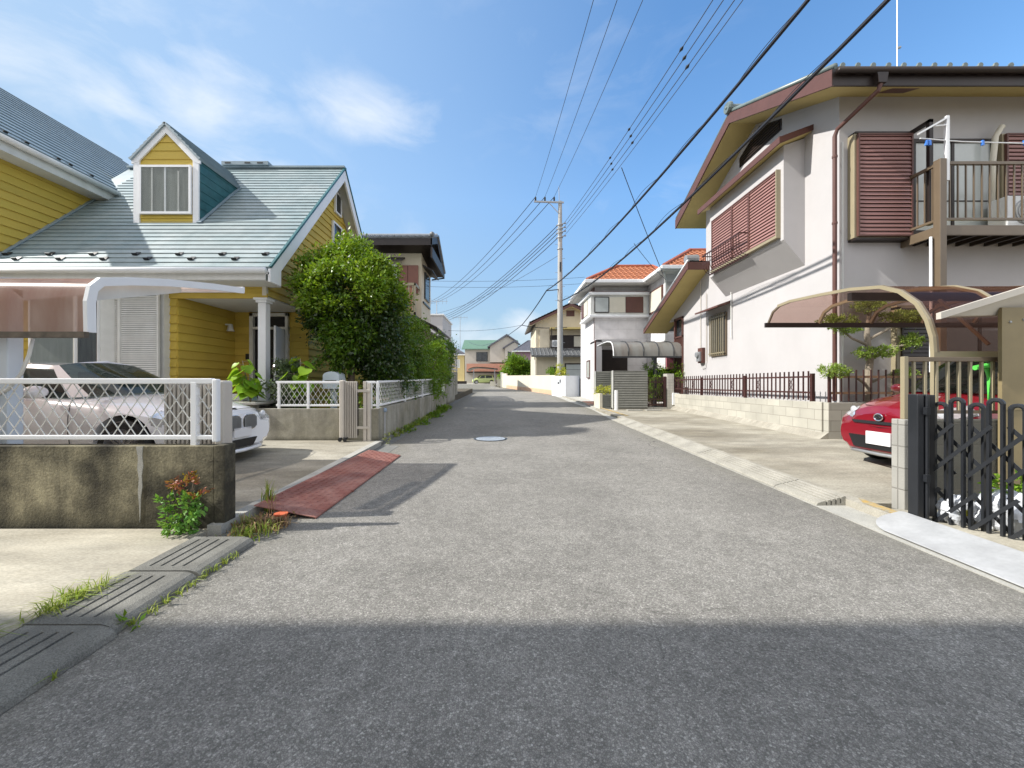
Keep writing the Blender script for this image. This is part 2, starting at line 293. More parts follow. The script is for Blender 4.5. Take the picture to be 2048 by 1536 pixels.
M['leaf_yellow'] = mat('leaf_yellow', (.50, .50, .06), .5, var=.2, transl=.3, island=.3)
M['leaf_red'] = mat('leaf_red', (.30, .09, .04), .5, var=.3, transl=.3, island=.4)
M['grass'] = mat('grass_blade', (.24, .30, .05), .6, var=.3, nscale=4, transl=.3, island=.4)
M['dry'] = mat('dry_leaf', (.28, .18, .09), .8, var=.3, nscale=5, island=.4)
M['bark'] = mat('bark', (.14, .11, .08), .9, var=.3, nscale=9, bump=.6, bscale=30, stretch=(1, 1, .3))
M['bark_pale'] = mat('bark_pale', (.26, .22, .17), .9, var=.3, nscale=9, bump=.5, bscale=30)
M['cable'] = mat('cable', (.012, .013, .02), .6)
M['wire'] = mat('wire', (.05, .065, .10), .5)
M['pole'] = mat('pole_concrete', (.40, .39, .37), .8, var=.1, nscale=3, fine=.1)
M['galv'] = mat('galvanised', (.35, .36, .37), .45, metal=.5, var=.1)
M['beige_gate'] = mat('beige_gate', (.52, .48, .42), .45, var=.06, nscale=3)
M['beige'] = mat('beige_panel', (.62, .58, .48), .6, var=.05)
M['terracotta'] = mat('terracotta', (.55, .12, .05), .6)
M['purple'] = mat('mauve_wall', (.34, .22, .27), .85)
M['salmon'] = mat('salmon', (.52, .26, .18), .8)
M['green_roof'] = mat('green_roof', (.16, .27, .20), .5, var=.1, nscale=4)
M['far_wall'] = mat('far_wall', (.52, .48, .41), .85, var=.06)
M['far_yellow'] = mat('far_yellow', (.60, .50, .25), .85, var=.05)
M['far_tile'] = mat('far_tile', (.12, .12, .14), .5, var=.2)
M['plastic_green'] = mat('plastic_green', (.12, .65, .10), .35)
M['plastic_blue'] = mat('plastic_blue', (.05, .2, .65), .35)
M['bag'] = mat('plastic_bag', (.66, .68, .72), .35, var=.12, nscale=7, bump=.9, bscale=14, spec=.6)
M['ramp_sheet'] = M['plate_grey']
M['iron_cover'] = mat('iron_cover', (.40, .43, .46), .45, metal=.3, var=.2, nscale=20)

# ------------------------------------------------------------------ mesh building
def V(*a): return Vector(a if len(a) > 1 else a[0])
def tag(o, label=None, cat=None, group=None, kind=None):
    if label: o['label'] = label
    if cat: o['category'] = cat
    if group: o['group'] = group
    if kind: o['kind'] = kind
    return o
def thing(name, label, cat, loc=(0, 0, 0), rz=0.0, group=None):
    o = bpy.data.objects.new(name, None); C.objects.link(o); o.empty_display_size = .2
    o.location = loc; o.rotation_euler = (0, 0, rz); return tag(o, label, cat, group)
def root_of(o):
    while o.parent: o = o.parent
    return o
def clip(poly, axis, lim, keep_ge):
    out = []
    n = len(poly)
    for i in range(n):
        a, b = poly[i], poly[(i+1) % n]
        ia = (a[axis] >= lim-1e-9) if keep_ge else (a[axis] <= lim+1e-9)
        ib = (b[axis] >= lim-1e-9) if keep_ge else (b[axis] <= lim+1e-9)
        if ia: out.append(a)
        if ia != ib:
            t = (lim-a[axis])/(b[axis]-a[axis]); out.append((a[0]+t*(b[0]-a[0]), a[1]+t*(b[1]-a[1])))
    return out
class MB:
    def __init__(s): s.v = []; s.f = []
    def add(s, vs, fs):
        o = len(s.v); s.v += [tuple(p) for p in vs]; s.f += [tuple(o+i for i in f) for f in fs]; return s
    def box(s, x0, x1, y0, y1, z0, z1):
        x0, x1 = min(x0, x1), max(x0, x1); y0, y1 = min(y0, y1), max(y0, y1); z0, z1 = min(z0, z1), max(z0, z1)
        return s.add([(x0, y0, z0), (x1, y0, z0), (x1, y1, z0), (x0, y1, z0), (x0, y0, z1), (x1, y0, z1), (x1, y1, z1), (x0, y1, z1)],
                     [(0, 3, 2, 1), (4, 5, 6, 7), (0, 1, 5, 4), (1, 2, 6, 5), (2, 3, 7, 6), (3, 0, 4, 7)])
    def bar(s, p, q, w, h, up=(0, 0, 1)):
        p, q = Vector(p), Vector(q); d = (q-p).normalized(); up = Vector(up)
        if abs(d.dot(up)) > .98: up = Vector((0, 1, 0))
        r = d.cross(up).normalized()*w/2; u = r.cross(d).normalized()*h/2
        vs = [p-r-u, p+r-u, p+r+u, p-r+u, q-r-u, q+r-u, q+r+u, q-r+u]
        return s.add(vs, [(0, 1, 2, 3), (7, 6, 5, 4), (0, 4, 5, 1), (1, 5, 6, 2), (2, 6, 7, 3), (3, 7, 4, 0)])
    def prism(s, pts, off):
        n = len(pts); off = Vector(off); P = [Vector(p) for p in pts]
        return s.add(P+[p+off for p in P], [tuple(range(n-1, -1, -1)), tuple(range(n, 2*n))]+[(i, (i+1) % n, n+(i+1) % n, n+i) for i in range(n)])
    def tube(s, pts, r, n=8, caps=True):
        P = [Vector(p) for p in pts]; k = len(P); rs = r if isinstance(r, (list, tuple)) else [r]*k
        vs = []; prev = None
        for i in range(k):
            d = (P[min(i+1, k-1)]-P[max(i-1, 0)]).normalized()
            if prev is None:
                a = Vector((0, 0, 1)) if abs(d.z) < .9 else Vector((1, 0, 0)); x = d.cross(a).normalized()
            else: x = (prev-d*prev.dot(d)).normalized()
            prev = x; y = d.cross(x)
            vs += [P[i]+(x*math.cos(2*math.pi*(j+.5)/n)+y*math.sin(2*math.pi*(j+.5)/n))*rs[i] for j in range(n)]
        fs = [(i*n+j, i*n+(j+1) % n, (i+1)*n+(j+1) % n, (i+1)*n+j) for i in range(k-1) for j in range(n)]
        if caps: fs += [tuple(range(n-1, -1, -1)), tuple((k-1)*n+j for j in range(n))]
        return s.add(vs, fs)
    def lathe(s, prof, c=(0, 0, 0), n=16, axis='Z', caps=True):
        vs = []
        for (r, h) in prof:
            for j in range(n):
                a = 2*math.pi*j/n; x, y = r*math.cos(a), r*math.sin(a)
                q = {'Z': (x, y, h), 'X': (h, x, y), 'Y': (x, h, y)}[axis]
                vs.append((q[0]+c[0], q[1]+c[1], q[2]+c[2]))
        k = len(prof); fs = [(i*n+j, i*n+(j+1) % n, (i+1)*n+(j+1) % n, (i+1)*n+j) for i in range(k-1) for j in range(n)]
        if caps: fs += [tuple(range(n)), tuple((k-1)*n+j for j in range(n))]
        return s.add(vs, fs)
    def ball(s, c, r, n=10, sz=(1, 1, 1)):
        prof = [(max(r*math.sin(math.pi*i/8), .001), -r*math.cos(math.pi*i/8)) for i in range(9)]
        k = len(s.v); s.lathe(prof, (0, 0, 0), n)
        for i in range(k, len(s.v)):
            p = s.v[i]; s.v[i] = (p[0]*sz[0]+c[0], p[1]*sz[1]+c[1], p[2]*sz[2]+c[2])
        return s
    def strip(s, prof, off):       # open sheet: profile swept by off
        n = len(prof); P = [Vector(p) for p in prof]; off = Vector(off)
        return s.add(P+[p+off for p in P], [(i, i+1, n+i+1, n+i) for i in range(n-1)])
    def courses(s, O, u, v, n, poly, pitch, lo, hi, phase=0.0, joint=0.0):
        O, u, v, n = Vector(O), Vector(u), Vector(v), Vector(n)
        vmin = min(p[1] for p in poly); vmax = max(p[1] for p in poly)
        b = math.floor((vmin-phase)/pitch)*pitch+phase
        while b < vmax-1e-6:
            q = clip(clip(poly, 1, b, True), 1, b+pitch-joint, False) if len(poly) > 2 else []
            if len(q) > 2:
                w = lambda p, t: O+u*p[0]+v*p[1]+n*t
                tt = [lo+(hi-lo)*(p[1]-b)/pitch for p in q]; k = len(q)
                s.add([w(p, t) for p, t in zip(q, tt)]+[w(p, 0) for p in q], [tuple(range(k))]+[(i, k+i, k+(i+1) % k, (i+1) % k) for i in range(k)])
            b += pitch
        return s
    def tiles(s, O, u, v, n, inside, umin, umax, L, pitch=.28, row=.24, amp=.032, step=.022, sub=6):
        O, u, v, n = Vector(O), Vector(u), Vector(v), Vector(n)
        du = pitch/sub; nu = int(round((umax-umin)/du)); nv = int(math.ceil(L/row))
        def hgt(a):
            t = (a/pitch) % 1.0; return amp*(math.exp(-((t-.5)/.16)**2)*1.0+0.18*math.cos(2*math.pi*(t))) 
        for j in range(nv):
            v0 = j*row; v1 = min((j+1)*row, L)
            us = [umin+i*du for i in range(nu+1)]
            run = []
            def flush():
                if len(run) > 1:
                    vs = []
                    for a in run:
                        h = hgt(a); vs += [O+u*a+v*v0+n*(h-.03), O+u*a+v*v0+n*(h+step), O+u*a+v*(v1+.01)+n*h]
                    fs = []
                    for i in range(len(run)-1):
                        p = 3*i; fs += [(p, p+3, p+4, p+1), (p+1, p+4, p+5, p+2)]
                    s.add(vs, fs)
            for a in us:
                if inside(a, (v0+v1)/2): run.append(a)
                else: flush(); run.clear()
            flush()
        return s
    def lattice(s, O, u, v, w, h, pw, ph, r):
        O, u, v = Vector(O), Vector(u), Vector(v); sl = ph/pw
        for sg in (1, -1):
            k = -int(h/ph)-2
            while k*pw < w+h/sl+pw:
                # line: y = sg*sl*(x - k*pw) (+h when sg<0 from top)
                x0 = k*pw; pts = []
                for yy in (0, h):
                    xx = x0+(yy/sl if sg > 0 else (h-yy)/sl); pts.append((xx, yy))
                (xa, ya), (xb, yb) = pts
                if xa > xb: xa, ya, xb, yb = xb, yb, xa, ya
                ta = max(0, (0-xa)/(xb-xa)); tb = min(1, (w-xa)/(xb-xa))
                if tb > ta+1e-3:
                    p = O+u*(xa+(xb-xa)*ta)+v*(ya+(yb-ya)*ta); q = O+u*(xa+(xb-xa)*tb)+v*(ya+(yb-ya)*tb)
                    s.tube([p, q], r, 4, False)
                k += 1
        return s
    def build(s, name, material, parent=None, smooth=False, bevel=0.0, local=False, sub=0, origin=None, kind=None, seg=2):
        me = bpy.data.meshes.new(name)
        vs = np.array(s.v, dtype=float) if s.v else np.zeros((0, 3))
        o = bpy.data.objects.new(name, me); C.objects.link(o)
        if parent is not None:
            if not local: vs = vs-np.array(root_of(parent).location)
            o.parent = parent
        else:
            if origin is None: origin = ((vs[:, 0].min()+vs[:, 0].max())/2, (vs[:, 1].min()+vs[:, 1].max())/2, vs[:, 2].min())
            o.location = origin; vs = vs-np.array(origin)
        me.from_pydata([tuple(p) for p in vs], [], s.f); me.update()
        bm = bmesh.new(); bm.from_mesh(me)
        if len(s.v) < 60000: bmesh.ops.recalc_face_normals(bm, faces=bm.faces)
        bm.to_mesh(me); bm.free()
        me.materials.append(M[material] if isinstance(material, str) else material)
        if bevel > 0:
            b = o.modifiers.new('bevel', 'BEVEL'); b.width = bevel; b.segments = seg; b.limit_method = 'ANGLE'; b.angle_limit = R(40)
        if sub: ss = o.modifiers.new('sub', 'SUBSURF'); ss.levels = sub; ss.render_levels = sub
        if smooth:
            me.polygons.foreach_set('use_smooth', [True]*len(me.polygons))
            if smooth == 'auto': 
                try: me.set_sharp_from_angle(angle=R(35))
                except Exception: pass
        if kind: o['kind'] = kind
        return o

def raw_mesh(name, verts, quads, material, parent=None, origin=None, kind=None):
    me = bpy.data.meshes.new(name); o = bpy.data.objects.new(name, me); C.objects.link(o)
    verts = np.asarray(verts, dtype=np.float32)
    if parent is not None: off = np.array(root_of(parent).location); o.parent = parent
    else:
        off = np.array(origin if origin is not None else (verts[:, 0].mean(), verts[:, 1].mean(), verts[:, 2].min())); o.location = off
    verts = verts-off
    nq = len(quads); me.vertices.add(len(verts)); me.vertices.foreach_set('co', verts.astype(np.float32).ravel())
    me.loops.add(nq*4); me.loops.foreach_set('vertex_index', np.asarray(quads, dtype=np.int32).ravel())
    me.polygons.add(nq); me.polygons.foreach_set('loop_start', np.arange(nq, dtype=np.int32)*4); me.update(calc_edges=True); me.validate()
    me.materials.append(M[material])
    if kind: o['kind'] = kind
    return o
def leaf_quads(P, size, aspect=.45, up=.35, jitter=.35, fold=0.12, normals=None):
    """one diamond leaf (two folded halves kept as a quad) per point"""
    n = len(P); d = RNG.normal(size=(n, 3)); 
    if normals is not None: d = d*.7+normals*1.0
    d[:, 2] -= up; d /= np.linalg.norm(d, axis=1)[:, None]
    a = RNG.normal(size=(n, 3)); a[:, 2] += .6; 
    if normals is not None: a += normals*.8
    w = np.cross(d, a); w /= np.linalg.norm(w, axis=1)[:, None]+1e-9
    nn = np.cross(w, d)
    s = size*(1+jitter*RNG.uniform(-1, 1, n))[:, None]
    v = np.empty((n, 4, 3)); v[:, 0] = P; v[:, 1] = P+d*s*.45+w*s*aspect*.5-nn*s*fold; v[:, 2] = P+d*s; v[:, 3] = P+d*s*.45-w*s*aspect*.5-nn*s*fold
    q = np.arange(n*4).reshape(n, 4); return v.reshape(-1, 3), q
def crown_points(lobes, per, clump=.16, nper=26, inner=.25):
    """leaves gathered in small clumps near the surface of each lobe (cx,cy,cz,rx,ry,rz)"""
    out = []; nor = []
    for (cx, cy, cz, rx, ry, rz) in lobes:
        k = max(3, int(per*(rx*ry*rz)**(2/3)))
        d = RNG.normal(size=(k, 3)); d /= np.linalg.norm(d, axis=1)[:, None]
        rad = 1-inner*RNG.random(k)**1.6+RNG.normal(0, .05, k)
        c = np.array([cx, cy, cz])+d*np.array([rx, ry, rz])*rad[:, None]
        cl = clump*(.6+.8*RNG.random(k))
        p = c[:, None, :]+RNG.normal(size=(k, nper, 3))*cl[:, None, None]*.55
        out.append(p.reshape(-1, 3)); nor.append(np.repeat(d, nper, axis=0))
    return np.concatenate(out), np.concatenate(nor)
M['leaf_glaucous'] = mat('leaf_glaucous', (.10, .14, .07), .3, var=.3, nscale=4, transl=.15, island=.6, spec=.6)
M['leaf_yellowish'] = mat('leaf_yellowish', (.28, .30, .12), .6, var=.3, transl=.3, island=.4)
# ------------------------------------------------------------------ ground, road, driveways
def sheet(name, left, right, material, dz, kind='structure', ys=None):
    """ribbon between x=left(y) and x=right(y), following the slope"""
    mb = MB(); k = 0
    for i, y in enumerate(ys):
        a, b = left(y), right(y); nx = 8
        mb.v += [(a+(b-a)*j/nx, y, gz(y)+dz) for j in range(nx+1)]
        if i: mb.f += [((i-1)*9+j, (i-1)*9+j+1, i*9+j+1, i*9+j) for j in range(nx)]
    return mb.build(name, material, kind=kind, origin=(0, 0, 0))
def interp(tab):
    xs = [p[0] for p in tab]; ys = [p[1] for p in tab]
    return lambda y: float(np.interp(y, xs, ys))
YS = [-40, -20, -8, -2, 0, 2, 4, 6, 8, 10, 12, 14, 16, 18, 20, 22, 24, 26, 28, 31, 34, 38, 42, 46, 50, 55, 60, 66, 75]
sheet('ground', lambda y: -900 if abs(y) > 39 else -900, lambda y: 900, 'soil', -.035, ys=YS+[200, 900])
road_l = interp([(-40, -1.85), (3, -1.9), (8, -2.15), (14, -2.2), (20, -2.35), (24, -2.75), (30, -4.2), (40, -7.5), (50, -11), (60, -17), (75, -34)])
road_r = interp([(-40, 3.0), (3, 2.99), (11, 3.05), (15, 3.3), (19, 3.15), (26, 3.15), (32, 2.2), (42, -.55), (50, -1.6), (60, -1.0), (66, 8), (75, 20)])
sheet('road', road_l, road_r, 'asphalt', 0.0, ys=YS)
# paved plots
def pad(name, x0, x1, y0, y1, material, dz, skirt=True):
    mb = MB(); n = max(1, int((y1-y0)/1.0))
    for i in range(n):
        a, b = y0+(y1-y0)*i/n, y0+(y1-y0)*(i+1)/n
        xa0, xa1 = (x0(a), x1(a)) if callable(x0) else (x0, x1); xb0, xb1 = (x0(b), x1(b)) if callable(x0) else (x0, x1)
        mb.add([(xa0, a, gz(a)+dz), (xa1, a, gz(a)+dz), (xb1, b, gz(b)+dz), (xb0, b, gz(b)+dz), (xa0, a, gz(a)-.1), (xa1, a, gz(a)-.1), (xb1, b, gz(b)-.1), (xb0, b, gz(b)-.1)],
               [(0, 1, 2, 3), (0, 4, 5, 1) if i == 0 else (0, 1, 5, 4), (1, 2, 6, 5), (3, 7, 6, 2), (0, 3, 7, 4)])
    o = mb.build(name, material, kind='structure', origin=(0, 0, 0)); return o
M['drive'] = mat('driveway_concrete', (.27, .24, .18), .85, var=.35, nscale=.8, col2=(.50, .465, .38), thr=(.36, .60), fine=.3, fscale=70, bump=.25, bscale=110, stretch=(.55, 1.2, 1))
M['pad'] = mat('pad_concrete', (.36, .32, .24), .85, var=.35, nscale=.7, col2=(.56, .52, .42), thr=(.38, .62), fine=.25, fscale=80, bump=.25, bscale=110, stretch=(.5, 1.5, 1))
pad('pavement_slab', -12, -2.33, -8, 3.08, 'pad', .045)
pad('driveway', -12, -2.32, 3.2, 7.26, 'drive', .055)
pad('driveway', 3.30, 14, 3.62, 14.2, 'drive', .07)
pad('driveway', 3.42, 14, -8, 3.52, 'pad', .05)
pad('footpath', 3.45, 3.80, 14.21, 17.3, 'concrete_pale', .05)
pad('footpath', 3.40, 12, 17.3, 27, 'concrete_pale', .04)
pad('yard', -14, -2.5, 7.35, 30, 'soil', .3)
pad('far_plot', -14, 0.0, 60, 74, 'concrete_pale', .02)
# gutter channel and kerb along the left edge
def kerb(name, x0, x1, y0, y1, dz, material, dz2=None):
    mb = MB(); y = y0; dz2 = dz if dz2 is None else dz2
    mb.prism([(x0(y0), y0, gz(y0)-.1), (x1(y0), y0, gz(y0)-.1), (x1(y0), y0, gz(y0)+dz2), (x0(y0), y0, gz(y0)+dz)], (x0(y1)-x0(y0), y1-y0, gz(y1)-gz(y0)))
    return mb.build(name, material, kind='structure', origin=(0, 0, 0))
K = lambda v: (lambda y: v)
kerb('kerb', K(-2.33), K(-2.22), 3.05, 7.0, .085, 'concrete_pale')
kerb('gutter', K(-2.215), K(-1.9), 2.93, 7.0, .006, 'concrete_grey', .004)
for a, b in ((7.0, 10), (10, 15.6), (15.6, 20), (20, 24)):
    kerb('kerb', lambda y: road_l(y)-.26, lambda y: road_l(y)-.14, a, b, .05, 'concrete_grey')
    kerb('gutter', lambda y: road_l(y)-.14, lambda y: road_l(y)+.02, a, b, .006, 'concrete_grey', .004)
for a, b in ((-8, 3.6), (3.6, 11.0), (11.0, 14.8), (14.8, 19.0), (19, 26)):
    kerb('kerb', lambda y: road_r(y)+.28, lambda y: road_r(y)+.40, a, b, .075, 'concrete')
    kerb('gutter', lambda y: road_r(y)-.01, lambda y: road_r(y)+.28, a, b, .006, 'concrete_pale', .008)
M['kerb_yellow'] = mat('kerb_yellow', (.52, .33, .08), .8, var=.3, nscale=10, col2=(.40, .36, .26), thr=(.4, .6))
mb = MB(); mb.prism([(3.300, 3.22, gz(3.2)+.079), (3.398, 3.18, gz(3.2)+.079), (3.398, 3.75, gz(3.75)+.079), (3.31, 3.6, gz(3.6)+.079)], (0, 0, .004))
mb.prism([(3.58, 11.6, gz(11.6)+.079), (3.68, 11.6, gz(11.6)+.079), (3.60, 14.5, gz(14.5)+.079), (3.50, 14.5, gz(14.5)+.079)], (0, 0, .004))
mb.build('kerb_marking', 'kerb_yellow', kind='structure', origin=(0, 0, 0))

# slotted concrete gutter covers on the left
M['cover_grey'] = mat('cover_grey', (.21, .205, .18), .88, var=.3, nscale=5, fine=.45, fscale=170, bump=.5, bscale=170)
def gutter_cover(y0, ln, dx=0.0):
    g = gz(y0+ln/2); x0, x1 = -2.315+dx, -1.865+dx; z = g+.056
    def prof(gr):
        p = [(x0, z-.06), (x0, z-.004), (x0+.006, z)]
        for gx in (-2.235, -2.165, -2.095, -2.025):
            gx += dx; d = .028 if gr else .0
            if gr: p += [(gx-.009, z), (gx-.006, z-d), (gx+.006, z-d), (gx+.009, z)]
            else: p += [(gx-.009, z), (gx-.006, z), (gx+.006, z), (gx+.009, z)]
        return p+[(x1-.075, z), (x1-.035, z-.010), (x1-.01, z-.028), (x1, z-.053)]
    mb = MB(); ys = [(y0, 0), (y0+.055, 0), (y0+.056, 1), (y0+ln-.055, 1), (y0+ln-.054, 0), (y0+ln-.006, 0)]
    n = len(prof(0))
    for (y, gr) in ys: mb.v += [(a, y, b+gz(y)-g) for a, b in prof(gr)]
    for i in range(len(ys)-1): mb.f += [(i*n+j, i*n+j+1, (i+1)*n+j+1, (i+1)*n+j) for j in range(n-1)]
    mb.f += [tuple(range(n)), tuple((len(ys)-1)*n+j for j in range(n-1, -1, -1))]
    return mb
lbl = ['weathered slotted concrete gutter cover farthest from the viewer, beside the reddish nandina',
       'second slotted concrete gutter cover, with yellow grass growing along its left edge',
       'third slotted concrete gutter cover, mostly in the foreground shadow', 'slotted concrete gutter cover in deep shade at the left bottom corner']
for i, (y, ln, dx) in enumerate(((2.40, .51, .0), (1.88, .51, -.012), (1.365, .51, .008), (.85, .51, 0))):
    o = gutter_cover(y, ln, dx).build('gutter_cover', 'cover_grey', origin=(-2.1, y, gz(y))); tag(o, lbl[i], 'gutter cover', 'gutter covers along the left edge')
# concrete kerb ramps along the right edge
M['ramp_conc'] = mat('ramp_concrete', (.37, .35, .30), .88, var=.2, nscale=4, fine=.3, fscale=120, bump=.4, bscale=140)
for i in range(12):
    y = 3.75+i*.602; xo = road_r(y)-3.0; mb = MB()
    gr = i in (0, 1, 2, 3, 6, 7, 8)
    prof = [(3.0, .008), (3.015, .03), (3.05, .042)]
    for gx in (3.10, 3.145, 3.19, 3.235):
        zz = .042+(gx-3.05)*.24; d = min(.06, zz-.010) if gr else .0
        prof += [(gx-.009, zz-.001), (gx-.007, zz-d), (gx+.007, zz-d), (gx+.009, zz+.001)]
    prof += [(3.275, .098), (3.285, .092), (3.285, .01)]
    n = len(prof); hx = random.uniform(-.006, .006)
    for yy in (y, y+.594): mb.v += [(a+xo+hx, yy, b+gz(yy)+ (0.004 if i % 3 else 0)) for a, b in prof]
    mb.f = [(j, j+1, n+j+1, n+j) for j in range(n-1)]+[tuple(range(n)), tuple(n+j for j in range(n-1, -1, -1)), (0, n, 2*n-1, n-1)]
    o = mb.build('kerb_ramp', 'ramp_conc', origin=(3.1, y, gz(y)))
    tag(o, 'nearest ribbed concrete kerb ramp with its dark open end, right of the road' if i == 0 else 'ribbed concrete kerb ramp in the row behind the nearest one, beside the right driveway', 'kerb ramp', 'kerb ramps along the right edge')
# pale sheet-steel ramp
mb = MB(); pts = []
x0, x1, ya, yb = 3.02, 3.375, .4, 3.32
pts = [(x0, ya), (x1, ya), (x1, yb-.02), (x1-.02, yb), (x0+.22, yb)]
for k in range(1, 7): t = k/7*math.pi/2; pts.append((x0+.22-.22*math.sin(t), yb-.26+.26*math.cos(t)))
P3 = [(x, y, gz(y)+.014+(x-x0)/(x1-x0)*.085) for x, y in pts]
mb.prism(P3, (0, 0, .008)); o = mb.build('ramp_sheet', 'plate_grey', bevel=.003)
tag(o, 'long pale grey smooth ramp sheet with a rounded end, lying against the right kerb', 'ramp')

# steel checker plate on the left
def checker():
    top = thing('steel_plate', 'rust red checkered steel plate ramp lying over the left gutter by the driveway', 'steel plate', (-1.9, 4.7, gz(4.7)))
    a, b, c, d = Vector((-2.215, 3.44, gz(3.44)+.105)), Vector((-1.66, 3.41, gz(3.4)+.012)), Vector((-1.64, 6.10, gz(6.1)+.012)), Vector((-2.10, 6.02, gz(6)+.11))
    m = MB(); m.prism([a, b, c, d], (0, 0, .007)); nu, nv = 9, 46
    for j in range(nv):
        for i in range(nu):
            s, t = (i+.5)/nu, (j+.5)/nv
            p = (a*(1-s)+b*s)*(1-t)+(d*(1-s)+c*s)*t+Vector((0, 0, .0085))
            ang = R(45) if (i+j) % 2 else R(-45); u = Vector((math.cos(ang), math.sin(ang), 0))*.021; w = Vector((-math.sin(ang), math.cos(ang), 0))*.006
            q = [p-u, p-w, p+u, p+w]
            m.add(q+[x+Vector((0, 0, -.0035)) for x in q]+[p+Vector((0, 0, .0045))], [(0, 1, 8), (1, 2, 8), (2, 3, 8), (3, 0, 8), (0, 4, 5, 1), (1, 5, 6, 2), (2, 6, 7, 3), (3, 7, 4, 0)])
    m.build('sheet', 'rust', top)
    m = MB(); m.bar(b+Vector((.002, 0, -.002)), c+Vector((.002, 0, -.002)), .012, .012); m.build('edge_bar', 'rust', top)
    for t in (.3, .62):
        m = MB(); p = b*(1-t)+c*t; m.box(p.x-.005, p.x+.02, p.y-.02, p.y+.02, p.z-.006, p.z+.012); m.build('lug', 'rust', top)
checker()
# manhole
def manhole():
    c = (-.29, 7.8, gz(7.8)); top = thing('manhole_cover', 'round pale blue iron manhole cover set in the middle of the road', 'manhole cover', c)
    m = MB(); m.lathe([(.315, .001), (.335, .001), (.335, .005), (.315, .006), (.31, .001)], c, 40); m.build('rim', 'dark_metal', top)
    m = MB(); m.lathe([(.295, .001), (.295, .006), (.29, .007), (.25, .007), (.248, .005), (.001, .005)], c, 40); m.build('lid', 'iron_cover', top)
    m = MB()
    for r, n in ((.22, 26), (.17, 20), (.12, 14), (.07, 8), (.02, 3)):
        for k in range(n):
            a = 2*math.pi*k/n; m.bar((c[0]+r*math.cos(a)-.01, c[1]+r*math.sin(a), c[2]+.006), (c[0]+r*math.cos(a)+.012, c[1]+r*math.sin(a), c[2]+.006), .014, .006)
    m.build('stud_pattern', 'iron_cover', top)
manhole()

# ------------------------------------------------------------------ boundary walls, left side
def left_front_wall():
    top = thing('boundary_wall', 'low black stained concrete wall with a whitish drip mark, in the left foreground', 'wall', (-5.8, 3.16, gz(3.1)))
    m = MB(); m.box(-12, -2.315, 3.1, 3.22, .0, .757); m.build('wall_body', 'stained_wall', top, bevel=.006)
    m = MB(); m.box(-2.31, -2.225, 3.095, 3.225, .0, .765); m.build('end_post', 'stained_wall', top, bevel=.008)
    m = MB(); m.prism([(-2.93, 3.096, .752), (-2.875, 3.096, .755), (-2.882, 3.096, .68), (-2.873, 3.096, .60), (-2.885, 3.096, .52), (-2.88, 3.096, .44), (-2.892, 3.096, .34), (-2.895, 3.096, .22), (-2.90, 3.096, .15), (-2.905, 3.096, .28), (-2.915, 3.096, .38), (-2.908, 3.096, .50), (-2.92, 3.096, .58), (-2.914, 3.096, .66)], (0, .005, 0)); m.build('lime_streak', 'concrete_pale', top)
left_front_wall()
def mesh_fence(label, p, q, z0, z1, posts, pw=.105, ph=.15, group=None, r=.0042, foot=.06):
    p, q = Vector(p), Vector(q); u = (q-p); L_ = u.length; u.normalize()
    top = thing('mesh_fence', label, 'fence', (p+q)/2, 0, group)
    for z, nm in ((z1-.022, 'rail'), (z0+.018, 'rail')):
        m = MB(); m.bar(p+Vector((0, 0, z-p.z)), q+Vector((0, 0, z-p.z)), .04, .045 if z > z0+.2 else .036); m.build('rail', 'white', top, bevel=.006)
    m = MB(); m.lattice(p+Vector((0, 0, z0+.03-p.z)), u, (0, 0, 1), L_, z1-z0-.07, pw, ph, r); m.build('lattice', 'offwhite', top)
    for s in posts:
        m = MB(); c = p+u*s; m.box(c.x-.022, c.x+.022, c.y-.022, c.y+.022, z0-foot, z1-.03); m.build('post', 'white', top, bevel=.004)
    return top
f = mesh_fence('white diamond mesh fence on the black stained foreground wall', (-12, 3.16, .76), (-2.36, 3.16, .76), .80, 1.295, [.6, 2.6, 4.6, 9.49])
m = MB(); m.box(-2.36, -2.318, 3.135, 3.185, .78, 1.29); m.build('end_post', 'white', f, bevel=.01)

def planter():
    top = thing('boundary_wall', 'grey weathered concrete retaining wall round the yellow house garden corner', 'wall', (-2.5, 7.4, gz(7.3)))
    m = MB(); m.box(-4.72, -2.36, 7.28, 7.42, 0, .79); m.prism([(-2.50, 7.42, 0), (-2.36, 7.42, 0), (-2.36, 7.42, .79), (-2.50, 7.42, .79)], (0, 8.2, .16)); m.build('wall_body', 'planter_wall', top, bevel=.008)
    m = MB(); m.box(-9.5, -4.73, 7.3, 7.5, 0, .86); m.build('step', 'planter_wall', top)
    m = MB(); m.box(-9.6, -4.62, 7.22, 9.6, .861, .905); m.build('coping', 'concrete_pale', top, bevel=.006)
    m = MB(); m.tube([(-2.353, 7.62, .7), (-2.353, 7.62, .14)], .02, 8); m.build('drain_pipe', 'plate_grey', top)
    m = MB(); m.ball((-2.345, 7.62, .74), .045, 8); m.build('pipe_cap', 'plastic_blue_grey', top)
M['plastic_blue_grey'] = mat('blue_grey', (.25, .32, .42), .4)
planter()
g = 'white mesh fences on the garden corner wall'
mesh_fence('white diamond mesh fence facing the driveway behind the nose of the white car', (-4.3, 7.34, .8), (-2.98, 7.34, .8), .83, 1.305, [.05, .6], pw=.10, ph=.15, group=g)
mesh_fence('short piece of white mesh fence between folded gate and street corner', (-2.62, 7.36, .8), (-2.44, 7.36, .8), .83, 1.305, [.09], pw=.10, ph=.15, group=g)
